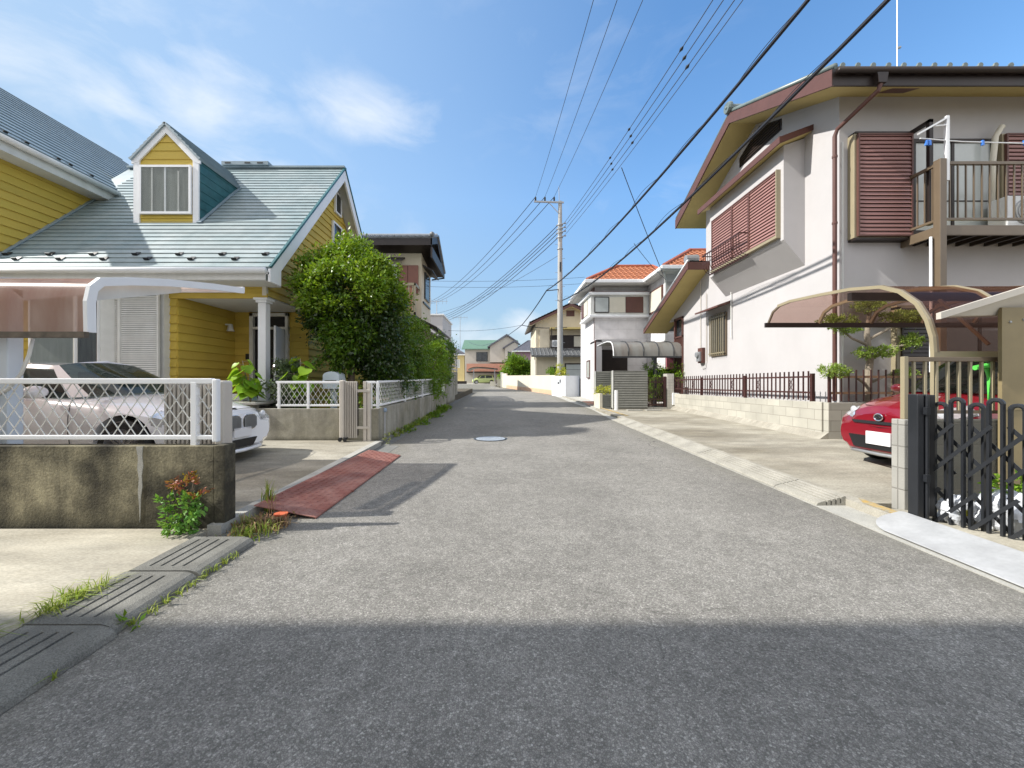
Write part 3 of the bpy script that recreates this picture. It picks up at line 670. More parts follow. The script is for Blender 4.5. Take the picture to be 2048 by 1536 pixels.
def street_fence():
    p, q = Vector((-2.42, 7.40, .8)), Vector((-2.42, 15.4, .96)); u = (q-p).normalized()
    top = thing('mesh_fence', 'long white mesh fence along the street, overgrown by the hedge', 'fence', (p+q)/2, 0, g)
    for h in (.04, .49): m = MB(); m.bar(p+Vector((0, 0, h)), q+Vector((0, 0, h)), .035, .04); m.build('rail', 'white', top, bevel=.005)
    m = MB(); m.lattice(p+Vector((0, 0, .06)), u, (0, 0, 1), (q-p).length, .42, .10, .15, .004); m.build('lattice', 'offwhite', top)
    for k in range(5): m = MB(); c = p+u*(2.0*k+.02); m.box(c.x-.025, c.x+.025, c.y-.025, c.y+.025, c.z-.02, c.z+.49); m.build('post', 'white', top, bevel=.004)
street_fence()
def tall_wall():
    pts = [(-2.42, 15.62), (-2.44, 18), (-2.55, 21), (-2.98, 24.2)]
    top = thing('tall_fence', 'tall grey concrete wall topped by a slatted metal fence beyond the hedge', 'fence', (-2.6, 20, gz(20)))
    for (a, b), (c, d) in zip(pts[:-1], pts[1:]):
        n = int((d-b)/.6)
        for k in range(n):
            t0, t1 = k/n, (k+.985)/n
            p = (a+(c-a)*t0, b+(d-b)*t0); q = (a+(c-a)*t1, b+(d-b)*t1)
            mm = MB(); mm.bar((p[0]-.04, p[1], gz(p[1])+.72), (q[0]-.04, q[1], gz(q[1])+.72), .07+.012*(k % 2), 1.5); mm.build('wall_panel', 'planter_wall', top)
        for h in (1.58, 1.74, 1.90, 2.06, 2.22, 2.38, 2.54):
            mm = MB(); mm.bar((a-.02, b, gz(b)+h), (c-.02, d, gz(d)+h), .03, .09); mm.build('slat', 'galv', top)
        mm = MB(); mm.box(a-.08, a-.03, b, b+.05, gz(b)+1.4, gz(b)+2.62); mm.build('post', 'galv', top)
tall_wall()

# folded accordion gates
def folded_gate(label, x0, x1, y0, z0, z1, n, cover_left, extra_col):
    top = thing('folded_gate', label, 'gate', ((x0+x1)/2, y0, z0), 0, 'folded beige accordion gates')
    w = (x1-x0)/n
    for k in range(n):
        m = MB(); a = x0+k*w; m.box(a+.003, a+w*.62, y0, y0+.05, z0+.06, z1-.02); m.build('slat', 'beige_gate', top, bevel=.006)
    m = MB(); m.box(x0, x1, y0+.055, y0+.07, z0+.1, z1-.05); m.build('backing', 'brown_dark', top)
    a, b = (x0-.09, x0-.005) if cover_left else (x1+.005, x1+.085)
    m = MB(); m.box(a, b, y0-.03, y0+.10, z0+.05, z1); m.build('end_cover', 'beige_gate', top, bevel=.02)
    if extra_col:
        for i in range(2): m = MB(); m.box(x1+.09+i*.075, x1+.15+i*.075, y0+.05, y0+.11, z0-.02, z1-.02-.03*i); m.build('hinge_post', 'beige_gate', top, bevel=.006)
        for zz in (z0+.22, z1-.22): m = MB(); m.box(x1-.02, x1+.22, y0+.035, y0+.06, zz, zz+.05); m.build('hinge_band', 'beige_gate', top, bevel=.004)
    for dx in ((.0, .09) if cover_left else (.02,)):
        m = MB(); m.lathe([(.001, -.015), (.03, -.015), (.034, 0), (.03, .015), (.001, .015)], (x0-.06+dx, y0-.06, z0+.034), 12, 'Y'); m.build('caster', 'rubber', top)
        m = MB(); m.box(x0-.09+dx, x0-.03+dx, y0-.05, y0+.02, z0+.05, z0+.075); m.build('caster_bracket', 'dark_metal', top)
folded_gate('beige accordion gate folded together in front of the garden corner wall', -2.93, -2.70, 7.12, gz(7.1)+.06, 1.32, 7, True, True)
folded_gate('greyish accordion gate folded behind the foreground mesh fence, beside the parked white car', -2.96, -2.508, 3.38, gz(3.3)+.06, 1.28, 12, False, False)

# ------------------------------------------------------------------ block wall and iron fence of the right house
M['block'] = block_mat('block_pale', (.45, .43, .37), (.27, .25, .21), .4, .2, 'Y')
M['block_x'] = block_mat('block_pale_x', (.45, .43, .37), (.27, .25, .21), .4, .2, 'X')
M['block_grey'] = block_mat('block_grey', (.36, .35, .32), (.20, .19, .17), .4, .195, 'Y', offs=.0)
M['block_shaded'] = block_mat('block_shaded', (.12, .115, .095), (.12, .11, .09), .4, .2, 'X')  # shade and dark moss on the wall's front put into its colour
def right_wall():
    top = thing('boundary_wall', 'pale concrete block wall under the brown iron fence of the right house', 'wall', (6.1, 11, gz(8)))
    m = MB(); m.box(6.05, 6.17, 7.72, 14.15, 0, .9); m.build('wall_body', 'block', top, bevel=.006)
    m = MB(); m.box(6.055, 14, 7.3, 7.42, 0, .9); m.build('wall_return', 'block_x', top, bevel=.006)
    m = MB(); m.box(6.03, 6.19, 7.43, 7.715, 0, .905); m.build('corner_pier', 'block', top, bevel=.008)
    m = MB(); m.prism([(5.86, 7.3, gz(7.3)+.05), (6.05, 7.3, gz(7.3)+.05), (6.05, 7.3, gz(7.3)+.19)], (.0, 6.8, .136)); m.build('mortar_fillet', 'concrete', top)
    m = MB(); m.box(5.98, 6.22, 13.9, 14.3, .5, .93); m.build('end_cap', 'white', top, bevel=.01)
right_wall()
def iron_fence():
    top = thing('iron_fence', 'dark brown iron picket fence with scroll ornaments on the pale block wall', 'fence', (6.1, 11, .9))
    for z in (1.08, 1.395): m = MB(); m.bar((6.1, 7.75, z), (6.1, 14.1, z), .02, .035); m.build('rail', 'brown_iron', top)
    y = 7.84; k = 0
    orn = []
    while y < 14.05:
        m = MB(); m.bar((6.1, y, .925), (6.1, y, 1.51), .022, .022, (0, 1, 0)); m.build('picket', 'brown_iron', top)
        k += 1
        if k % 8 == 4: orn.append(y+.068)
        y += .135
    for yo in orn[:6]:
        m = MB(); c = Vector((6.095, yo, 1.235))
        for s in (1, -1):
            m.tube([c+Vector((0, .055, .14*s)), c+Vector((0, .0, .03*s)), c+Vector((0, -.055, .14*s))], .006, 5)
        m.tube([c+Vector((0, .035*math.cos(a), .045*math.sin(a))) for a in [i*math.pi/5 for i in range(11)]], .006, 5)
        m.bar(c+Vector((0, 0, .14)), c+Vector((0, 0, -.14)), .008, .008, (0, 1, 0)); m.build('ornament', 'brown_iron', top)
    for yp in (7.74, 9.9, 12.1, 14.1): m = MB(); m.box(6.07, 6.13, yp-.03, yp+.03, .89, 1.46); m.build('post', 'brown_iron', top)
    return top
iron_fence()
def iron_fence_front():
    top = thing('iron_fence', 'lighter brown iron picket fence facing the viewer behind the red car', 'fence', (7.2, 7.36, .9))
    for z in (1.08, 1.385): m = MB(); m.bar((6.12, 7.36, z), (8.6, 7.36, z), .02, .045); m.build('rail', 'tan_rust', top)
    x = 6.2
    while x < 8.5: m = MB(); m.bar((x, 7.35, .925), (x, 7.35, 1.52), .02, .02, (0, 1, 0)); m.build('picket', 'brown_iron', top); x += .14
    m = MB(); m.box(6.10, 6.14, 7.34, 7.38, .9, 1.48); m.build('post', 'brown_iron', top)
M['tan_rust'] = mat('tan_rust', (.28, .17, .10), .6, var=.3, nscale=8)
iron_fence_front()
M['teal_shade'] = mat('teal_shade', (.03, .055, .065), .7)
M['curtain_g'] = mat('curtain_grey', (.78, .76, .70), .9, var=.25, nscale=2, stretch=(3, 1, .3))
# ------------------------------------------------------------------ yellow clapboard house
def window(parent, O, u, v, n, w, h, frame='white', glass='glass', bars=(1,), hb=(), fw=.045, depth=.05, backing=None, name='window', inset=True):
    """frame bars proud of the wall; pane as sub-part"""
    O, u, v, n = Vector(O), Vector(u), Vector(v), Vector(n)
    def blk(m, a0, a1, b0, b1, t0, t1):
        pts = [O+u*a0+v*b0+n*t0, O+u*a1+v*b0+n*t0, O+u*a1+v*b1+n*t0, O+u*a0+v*b1+n*t0]; m.prism(pts, n*(t1-t0))
    m = MB(); blk(m, 0, w, 0, fw, .0, depth); blk(m, 0, w, h-fw, h, .0, depth); blk(m, 0, fw, fw, h-fw, .0, depth); blk(m, w-fw, w, fw, h-fw, .0, depth)
    nb = bars[0] if bars else 0
    for i in range(1, nb+1): a = w*i/(nb+1); blk(m, a-fw*.4, a+fw*.4, fw, h-fw, 0, depth*.8)
    for hh in hb: blk(m, fw, w-fw, h*hh-.012, h*hh+.012, 0, depth*.7)
    f = m.build(name, frame, parent)
    m = MB(); blk(m, fw*.9, w-fw*.9, fw*.9, h-fw*.9, .034, .040); m.build('pane', glass, f)
    if backing:
        m = MB(); blk(m, fw*.5, w-fw*.5, fw*.5, h-fw*.5, .0305, .0325); m.build('curtain', backing, f)
    return f
def louvre(parent, O, u, v, n, w, h, material='offwhite', pitch=.045, frame=.04, name='shutter', proud=.03, fm=None):
    O, u, v, n = Vector(O), Vector(u), Vector(v), Vector(n)
    m = MB()
    for (a0, a1, b0, b1) in ((0, w, 0, frame), (0, w, h-frame, h), (0, frame, frame, h-frame), (w-frame, w, frame, h-frame)):
        m.prism([O+u*a0+v*b0, O+u*a1+v*b0, O+u*a1+v*b1, O+u*a0+v*b1], n*(proud+.012))
    f = m.build(name, fm or material, parent)
    m = MB(); m.prism([O+u*frame+v*frame-n*.004, O+u*(w-frame)+v*frame-n*.004, O+u*(w-frame)+v*(h-frame)-n*.004, O+u*frame+v*(h-frame)-n*.004], n*.007); m.build('shutter_back', 'galv' if 'white' in material else 'brown_dark', f)
    m = MB(); m.courses(O+n*.004, u, v, n, [(frame, frame), (w-frame, frame), (w-frame, h-frame), (frame, h-frame)], pitch, proud, .010, phase=frame, joint=pitch*.24)
    m.build('louvre', material, f); return f

X, Y, Z = Vector((1, 0, 0)), Vector((0, 1, 0)), Vector((0, 0, 1))
def yellow_house():
    h = thing('house', 'yellow clapboard house with a grey green slate roof and gabled dormer, left of the street', 'house', (-7, 10, .2))
    # ground floor walls
    m = MB(); m.box(-16, -6.72, 8.0, 9.6, .3, 3.1); m.box(-16, -4.893, 9.70, 14.0, .3, 3.1)
    m.courses((0, 8.0, 0), X, Z, -Y, [(-10.6, .3), (-6.72, .3), (-6.72, 3.35), (-10.6, 3.35)], .178, .030, .003)
    m.courses((-6.72, 0, 0), Y, Z, X, [(8.0, .3), (9.7, .3), (9.7, 3.05), (8.0, 3.05)], .178, .030, .003)
    m.courses((0, 9.70, 0), X, Z, -Y, [(-6.72, .3), (-6.28, .3), (-6.28, 3.05), (-6.72, 3.05)], .178, .030, .003)
    m.courses((0, 9.70, 0), X, Z, -Y, [(-5.37, .3), (-4.89, .3), (-4.89, 3.05), (-5.37, 3.05)], .178, .030, .003)
    m.courses((-4.893, 0, 0), Y, Z, X, [(9.70, .3), (14.0, .3), (14.0, 3.05), (9.70, 3.05)], .178, .030, .003)
    m.build('wall', 'yellow', h)
    m = MB(); m.box(-16, -4.893, 8.05, 13.9, 3.1, 3.5); m.prism([(-16, 8.06, 3.5), (-16, 13.9, 3.5), (-16, 13.9, 3.9), (-16, 11, 7.05), (-16, 8.06, 3.9)], (11.107, 0, 0))
    m.courses((-4.893, 0, 0), Y, Z, X, [(8.0, 3.06), (14.0, 3.06), (14.0, 3.80), (11, 7.08), (8.0, 3.80)], .178, .030, .003)
    m.courses((0, 8.05, 0), X, Z, -Y, [(-6.75, 3.10), (-4.875, 3.10), (-4.875, 3.6), (-6.75, 3.6)], .178, .072, .054)
    m.build('gable_wall', 'yellow', h)
    m = MB(); m.box(-4.95, -4.868, 7.95, 8.02, 3.06, 3.62); m.build('corner_trim', 'beige', h)
    m = MB(); m.box(-6.9, -4.9, 8.0, 9.75, 3.03, 3.09); m.build('porch_ceiling', 'soffit_white', h)
    m = MB(); m.box(-6.9, -4.86, 7.96, 8.0, 3.0, 3.10); m.build('beam_trim', 'yellow', h)
    m = MB(); m.box(-6.7, -4.85, 8.02, 9.7, .3, .8); m.build('porch_floor', 'concrete', h)
    # column
    c = MB(); c.box(-5.07, -4.91, 8.0, 8.16, .8, 2.92); col = c.build('porch_column', 'white', h, bevel=.006)
    c = MB(); c.box(-5.10, -4.88, 7.97, 8.19, 2.92, 2.97); c.box(-5.13, -4.85, 7.94, 8.22, 2.97, 3.015); c.build('capital', 'white', col, bevel=.004)
    # door, open
    dx0, dx1 = -6.30, -5.42
    m = MB(); m.box(dx0, dx0+.09, 9.60, 9.72, .8, 3.0); m.box(dx1, dx1+.07, 9.60, 9.72, .8, 3.0); m.box(dx0, dx1+.07, 9.60, 9.72, 2.92, 3.0); m.box(dx0, dx1+.07, 9.605, 9.70, 2.60, 2.66); m.box(dx0+.22, dx0+.27, 9.605, 9.7, .8, 2.6)
    fr = m.build('door_frame', 'offwhite', h, bevel=.004)
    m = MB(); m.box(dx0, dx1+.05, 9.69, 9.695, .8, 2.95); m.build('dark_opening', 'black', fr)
    m = MB(); m.prism([(-5.46, 9.58, .82), (-5.46, 9.58, 2.57), (-5.22, 8.80, 2.57), (-5.22, 8.80, .82)], (.04, .012, 0)); d = m.build('front_door', 'white', h, bevel=.004)
    for k in (0, 1, 2): 
        m = MB(); t0 = .25+.22*k; p = Vector((-5.46+.24*t0, 9.58-.78*t0, 0)); m.box(p.x-.008, p.x+.0, p.y-.05, p.y, 1.2, 2.35); m.build('door_glazing', 'curtain_dark', d)
    m = MB(); m.tube([(-5.24, 8.86, 1.7), (-5.27, 8.86, 1.68), (-5.27, 8.86, 1.5), (-5.24, 8.86, 1.48)], .012, 6); m.build('door_handle', 'chrome', d)
    # porch lamp
    m = MB(); m.lathe([(.03, .17), (.045, .16), (.06, .05), (.085, .0), (.08, -.005), (.03, .02)], (-6.58, 9.35, 2.52), 14); lp = m.build('porch_lamp', 'offwhite', h, smooth=True)
    m = MB(); m.box(-6.70, -6.6, 9.33, 9.37, 2.66, 2.69); m.build('lamp_bracket', 'offwhite', lp)
    m = MB(); m.box(-6.43, -6.34, 9.66, 9.675, 1.86, 2.0); m.build('intercom', 'dark_metal', h)
    # bow window with shutters
    by = 7.62
    m = MB(); m.prism([(-9.55, 8.0, .95), (-9.3, by, .95), (-7.9, by, .95), (-7.62, 8.0, .95)], (0, 0, 2.15)); bw = m.build('bow_window', 'offwhite', h)
    m = MB(); m.prism([(-9.65, 8.0, 3.1), (-9.36, by-.07, 3.1), (-7.84, by-.07, 3.1), (-7.55, 8.0, 3.1)], (0, 0, .07)); m.build('window_roof', 'beige', bw)
    window(h, (-9.28, by, 1.0), X, Z, -Y, .92, 2.05, 'white', 'glass_clear', (1,), (.33, .66), .05, .03, 'curtain_g', 'bow_pane_frame')
    window(h, (-8.34, by, 1.0), X, Z, -Y, .42, 2.05, 'white', 'glass_clear', (), (), .04, .03, 'curtain_dark', 'bow_pane_frame')
    sh = louvre(h, (-8.02, 7.80, .75), Vector((.8, -.0, 0)).normalized(), Z, -Y, .33, 2.33, 'offwhite', .042, .03, 'shutter')
    sh = louvre(h, (-7.68, 7.78, .75), X, Z, -Y, .80, 2.36, 'offwhite', .042, .035, 'shutter')
    m = MB(); m.box(-8.05, -6.86, 7.84, 7.99, .7, 3.1); m.build('shutter_box', 'offwhite', h)
    # side windows
    for (y0, z0, w_, hh, nm) in ((11.1, 6.15, .42, .62, 'louvre_window'), (10.95, 4.9, .6, .95, 'side_window'), (11.15, 1.72, .5, 1.15, 'side_window')):
        window(h, (-4.87, y0, z0), Y, Z, X, w_, hh, 'white', 'glass', (), (), .05, .06, None, nm)
    # main roof
    s = math.hypot(3.5, 3.82); vv = Vector((0, 3.5/s, 3.82/s)); nn = Vector((0, -3.82/s, 3.5/s))
    m = MB(); m.courses((0, 7.5, 3.49), X, vv, nn, [(-10.1, 0), (-4.52, 0), (-4.52, s), (-10.1, s)], .172, .022, .003)
    m.prism([Vector((-10.6, 7.5, 3.49)), Vector((-4.52, 7.5, 3.49)), Vector((-4.52, 11, 7.31)), Vector((-10.6, 11, 7.31))], nn*-.07)
    vb = Vector((0, -3.5/s, 3.82/s)); nb = Vector((0, 3.82/s, 3.5/s))
    m.courses((0, 14.5, 3.49), X, vb, nb, [(-10.6, 0), (-4.52, 0), (-4.52, s), (-10.6, s)], .172, .022, .003)
    m.prism([Vector((-10.6, 14.5, 3.49)), Vector((-4.52, 14.5, 3.49)), Vector((-4.52, 11, 7.31)), Vector((-10.6, 11, 7.31))], nb*-.07)
    rf = m.build('roof', 'teal_roof', h)
    m = MB(); m.bar((-10.6, 11, 7.345), (-4.50, 11, 7.345), .16, .05); m.build('ridge_cap', 'teal_wing', rf)
    m = MB(); m.box(-7.9, -6.6, 10.86, 11.14, 7.36, 7.46); rv = m.build('ridge_vent', 'teal_wing', rf)
    for xx in (-7.8, -7.25, -6.9): m = MB(); m.box(xx, xx+.16, 10.852, 10.858, 7.39, 7.43); m.build('vent_slot', 'black', rf)
    for k in range(7):
        for (off, rr) in ((.0, .42), (.34, .24)):
            xx = -10.0+k*.86+off
            if xx > -4.8: continue
            p = Vector((xx, 7.5, 3.49))+vv*rr+nn*.02
            m = MB(); m.prism([p, p+X*.10, p+X*.10+vv*.012, p+vv*.012], nn*.05); m.prism([p, p+X*.10, p+X*.10+vv*.12, p+vv*.12], nn*.006); m.build('snow_guard', 'black', rf)
    m = MB()
    m.tube([(-10.6, 7.42, 3.42), (-4.56, 7.42, 3.42)], .055, 10); gt = m.build('gutter', 'white', h, smooth=True)
    m = MB(); m.box(-10.6, -4.6, 7.48, 7.51, 3.25, 3.47); m.build('fascia', 'offwhite', h)
    m = MB(); m.box(-10.6, -4.62, 7.51, 8.05, 3.24, 3.27); m.build('eave_soffit', 'soffit_white', h)
    # rake boards
    for sg, nm in ((-1, 'rake_board'), (1, 'rake_board')):
        ye = 11+sg*3.5; 
        m = MB(); m.prism([(-4.56, ye, 3.49-.03), (-4.56, 11, 7.31-.03), (-4.56, 11, 6.98), (-4.56, ye-sg*.36, 3.49+.03), (-4.56, ye-sg*.36, 3.22), (-4.56, ye, 3.22)], (.05, 0, 0)); m.build(nm, 'white', h)
        m = MB(); m.bar((-4.515, ye, 3.50), (-4.515, 11, 7.33), .04, .05, (1, 0, 0)); m.build('rake_flashing', 'teal_dark', h)
        m = MB(); m.prism([(-4.9, ye, 3.40), (-4.9, 11, 7.22), (-4.9, 11, 7.18), (-4.9, ye, 3.36)], (.36, 0, 0)); m.build('rake_soffit', 'soffit_white', h)
    # dormer
    dy = 8.745; xl, xr, xc = -8.32, -6.86, -7.59; zb, ze, zp = 4.84, 6.30, 7.04
    m = MB(); m.prism([(xl+.02, dy+.03, zb), (xr-.02, dy+.03, zb), (xr-.02, dy+.03, ze), (xc, dy+.03, zp-.03), (xl+.02, dy+.03, ze)], (0, .5, 0))
    m.courses((0, dy+.03, 0), X, Z, -Y, [(xl+.1, zb), (xr-.1, zb), (xr-.1, ze), (xc, zp-.1), (xl+.1, ze)], .19, .02, .004, phase=.03)
    dm = m.build('dormer', 'yellow', h)
    m = MB()
    for a, b in ((xl, xl+.13), (xr-.13, xr)): m.box(a, b, dy-.015, dy+.02, zb-.01, ze+.02)
    for sg in (-1, 1):
        xe = xc+sg*.73; m.prism([(xe+sg*.04, dy-.02, ze-.02), (xc, dy-.02, zp+.02), (xc, dy-.02, zp-.17), (xe-sg*.10, dy-.02, ze-.08), (xe+sg*.04, dy-.02, ze-.12)], (0, .03, 0))
    m.build('dormer_trim', 'white', dm)
    window(dm, (-8.17, dy+.0, zb+.21), X, Z, -Y, 1.16, 1.09, 'white', 'glass_clear', (1,), (), .05, .05, 'curtain_g', 'dormer_window')
    for xx in (-7.90, -7.31): m = MB(); m.box(xx, xx+.035, dy-.040, dy-.034+.002, zb+.27, zb+1.24); m.build('inner_sash', 'offwhite', dm)
    m = MB(); m.box(-8.45, -6.75, dy-.03, dy+.03, zb-.02, zb+.012); m.build('sill_flashing', 'teal_wing', dm)
    zc = lambda y: 3.49+1.0914*(y-7.5)
    m = MB()
    yb = 7.5+(ze-3.49)/1.0914
    for xx, nx in ((xr, X), (xl, -X)):
        m.courses((xx, 0, 0), Y, Z, nx, [(dy+.02, zb), (yb+.05, ze), (dy+.02, ze)], .20, .012, .003)
        m.prism([(xx, dy+.02, zb-.1), (xx, yb+.2, ze), (xx, dy+.02, ze)], -nx*.04)
        m.build('dormer_cheek', 'teal_dark', dm); m = MB()
    m = MB(); p0 = Vector((xr+.02, dy-.02, zb-.0)); p1 = Vector((xr+.02, yb, ze)); m.bar(p0+nn*.03, p1+nn*.03, .10, .02, nn); m.build('dormer_flashing', 'teal_wing', dm)
    m = MB(); yk = 7.5+(zp+.03-3.49)/1.0914
    for sg in (-1, 1):
        e = Vector((xc+sg*.79, dy-.06, ze-.03)); r_ = Vector((xc, dy-.06, zp+.05)); sl = (r_-e); L_ = sl.length; sl.normalize(); nr = Vector((sl.z*sg, 0, abs(sl.x)))
        m.courses(e, Y, sl, nr, [(0, 0), (yb-dy+.12, 0), (yk-dy+.15, L_), (0, L_)], .12, .024, .003)
        m.prism([e, e+Y*(yb-dy+.12), r_+Y*(yk-dy+.15), r_], nr*-.035)
    m.build('dormer_roof', 'teal_wing', dm)
    # cross wing on the left
    wx = -9.72; m = MB(); e = Vector((wx, 7.25, 6.02)); sl = Vector((-1, 0, .80)).normalized(); nr = Vector((.80, 0, 1)).normalized(); L_ = 4.3*1.28
    m.courses(e, Y, sl, nr, [(0, 0), (6.95, 0), (6.95, L_), (0, L_)], .30, .034, .010, joint=.045)
    rw = m.build('wing_roof', 'teal_wing', h)
    m = MB(); m.prism([e+nr*.003, e+Y*6.95+nr*.003, e+Y*6.95+sl*L_+nr*.003, e+sl*L_+nr*.003], nr*-.08); m.build('roof_shade_lines', 'teal_shade', h)  # dark sheet paints shade lines into the gaps between the roof courses
    for k, yy in enumerate((7.75, 8.1, 8.68, 8.92, 9.38)):
        m = MB(); p = Vector((wx, yy, 6.02))+sl*(.35)+nr*.02; m.prism([p, p+Y*.07, p+Y*.07+sl*.02, p+sl*.02], nr*.05); m.prism([p, p+Y*.07, p+Y*.07+sl*.1, p+sl*.1], nr*.008); m.build('snow_guard', 'black', rw)
    m = MB(); m.tube([(wx+.07, 7.25, 5.99), (wx+.07, 9.75, 5.99)], .06, 10); m.build('wing_gutter', 'offwhite', h, smooth=True)
    m = MB(); m.box(wx-.03, wx, 7.25, 9.8, 5.80, 6.0); m.box(wx-.5, wx, 7.25, 9.8, 5.77, 5.80); m.prism([(wx, 7.21, 5.78), (wx, 7.21, 6.05), (wx-4.3, 7.21, 9.48), (wx-4.3, 7.21, 9.15), (wx-.5, 7.21, 6.1), (wx-.5, 7.21, 5.78)], (0, .04, 0)); m.build('wing_fascia', 'offwhite', h)
    m = MB(); m.box(-16, -10.13, 7.7, 13.5, .3, 6.1); m.prism([(-10.13, 7.7, 6.0), (-16, 7.7, 6.0), (-16, 7.7, 9.0), (-14, 7.7, 9.2)], (0, 5.7, 0)); m.courses((0, 7.7, 0), X, Z, -Y, [(-16, .3), (-10.13, .3), (-10.13, 6.1), (-14, 9.1), (-16, 9.1)], .178, .030, .003)
    m.courses((-10.13, 0, 0), Y, Z, X, [(7.7, 3.2), (10.5, 3.2), (10.5, 6.1), (7.7, 6.1)], .178, .030, .003); m.build('wing_wall', 'yellow', h)
    m = MB(); p0 = Vector((-10.08, 7.5, zc(7.5)))+nn*.03; p1 = Vector((-10.08, 9.8, zc(9.8)))+nn*.03; m.bar(p0, p1, .1, .02, nn); m.build('wall_flashing', 'teal_wing', h)
    return h
yellow_house()

def left_carport():
    top = thing('carport', 'old carport with a curved brown plastic roof over the white car', 'carport', (-4.35, 3.4, gz(3.4)))
    prof = [(3.30, 1.69), (3.295, 1.95), (3.32, 2.08), (3.40, 2.165), (3.66, 2.24), (4.1, 2.34), (4.7, 2.45), (5.26, 2.535)]
    m = MB(); m.strip([(-3.55, y, z) for y, z in prof], (-6.5, 0, 0)); m.build('roof_panel', 'poly_brown', top, smooth=True)
    def beam(x, w, name, mt='white', hh=.062):
        m = MB(); k = len(prof); vs = []
        for i, (y, z) in enumerate(prof):
            a = Vector((prof[max(i-1, 0)][0], prof[max(i-1, 0)][1])); b = Vector((prof[min(i+1, k-1)][0], prof[min(i+1, k-1)][1])); t = (b-a).normalized(); n = Vector((-t.y, t.x))
            for s, q in ((0, .012), (1, .012), (1, -hh), (0, -hh)): vs.append((x+(w if s else 0), y-n.x*q*-1 if False else y+n.x*q, z+n.y*q))
        fs = [(i*4+j, i*4+(j+1) % 4, (i+1)*4+(j+1) % 4, (i+1)*4+j) for i in range(k-1) for j in range(4)]+[(0, 1, 2, 3), tuple((k-1)*4+j for j in (3, 2, 1, 0))]
        m.add(vs, fs); m.build(name, mt, top)
    beam(-3.555, .035, 'end_beam')
    for k in range(6): beam(-4.75-.9*k, .03, 'rib', 'offwhite', .03)
    m = MB(); m.box(-10, -3.53, 3.27, 3.31, 1.64, 1.69); m.build('lower_rail', 'dark_grime', top)
    m = MB(); m.box(-10, -3.53, 5.25, 5.29, 2.49, 2.56); m.build('front_rail', 'white', top)
    m = MB(); m.prism([(-3.66, 3.42, 2.12), (-3.66, 4.35, 2.36), (-3.66, 4.35, 2.27), (-3.66, 3.42, 1.98)], (.05, 0, 0)); m.build('arm', 'offwhite', top)
    for x in (-4.44, -7.4):
        m = MB(); m.box(x, x+.10, 3.40, 3.52, gz(3.4)+.03, 2.1); m.prism([(x, 3.40, 2.1), (x, 3.52, 2.0), (x, 4.6, 2.36), (x, 4.6, 2.42)], (.1, 0, 0)); m.build('post', 'post_bluish', top, bevel=.01)
    m = MB(); m.tube([(-4.07, 3.36, 1.64), (-4.10, 3.36, 1.50), (-4.18, 3.37, 1.34), (-4.32, 3.39, 1.2), (-4.46, 3.39, 1.14)], .014, 8); m.build('drain_hose', 'offwhite', top, smooth=True)
M['dark_grime'] = mat('dark_grime', (.10, .08, .06), .7, var=.4, nscale=12)
M['post_bluish'] = mat('post_bluish', (.60, .66, .72), .45, var=.04)
left_carport()

# things by the porch
def mailbox():
    c = (-3.62, 8.25, .95); t = thing('mailbox', 'pale blue rounded mailbox on a post behind the white mesh fence', 'mailbox', c)
    m = MB(); prof = [(-.17, 1.15), (.17, 1.15), (.17, 1.42)]+[(.17*math.cos(a), 1.42+.09*math.sin(a)) for a in [k*math.pi/8 for k in range(1, 8)]]+[(-.17, 1.42)]
    m.prism([(c[0]+a, 8.1, b) for a, b in prof], (0, .34, 0)); m.build('box_body', 'pale_blue', t, bevel=.006)
    m = MB(); m.box(c[0]-.12, c[0]+.12, 8.085, 8.1, 1.30, 1.33); m.build('letter_slot', 'dark_metal', t)
    m = MB(); m.box(c[0]-.05, c[0]+.05, 8.2, 8.3, .35, 1.15); m.build('post', 'pale_blue', t)
M['pale_blue'] = mat('pale_blue', (.62, .70, .76), .45, var=.05)
mailbox()
def basket():
    c = (-5.15, 8.02, .91)
    t = thing('basket', 'white wicker basket standing at the porch edge behind the car', 'basket', (-5.45, 7.9, .905))
    m = MB(); m.box(-5.62, -5.25, 7.8, 8.0, .906, 1.05); m.build('basket_body', 'offwhite', t, bevel=.02)
    m = MB(); m.tube([(-5.6+.34*k/8, 7.9, 1.04+.10*math.sin(math.pi*k/8)) for k in range(9)], .01, 6); m.build('handle', 'offwhite', t)
    m = MB()
    for k in range(16): a = random.uniform(-.10, .10); m.tube([(-5.06+a*.3, 7.86, 1.22), (-5.06+a, 7.84+random.uniform(-.05, .05), .92)], .008, 5)
    o = m.build('cleaning_cloth', 'cloth_blue', origin=(-5.06, 7.86, .905)); tag(o, 'faded light blue cloth strips hanging at the porch edge next to the basket', 'cloth')
M['cloth_blue'] = mat('cloth_blue', (.35, .48, .55), .9, var=.3)
basket()
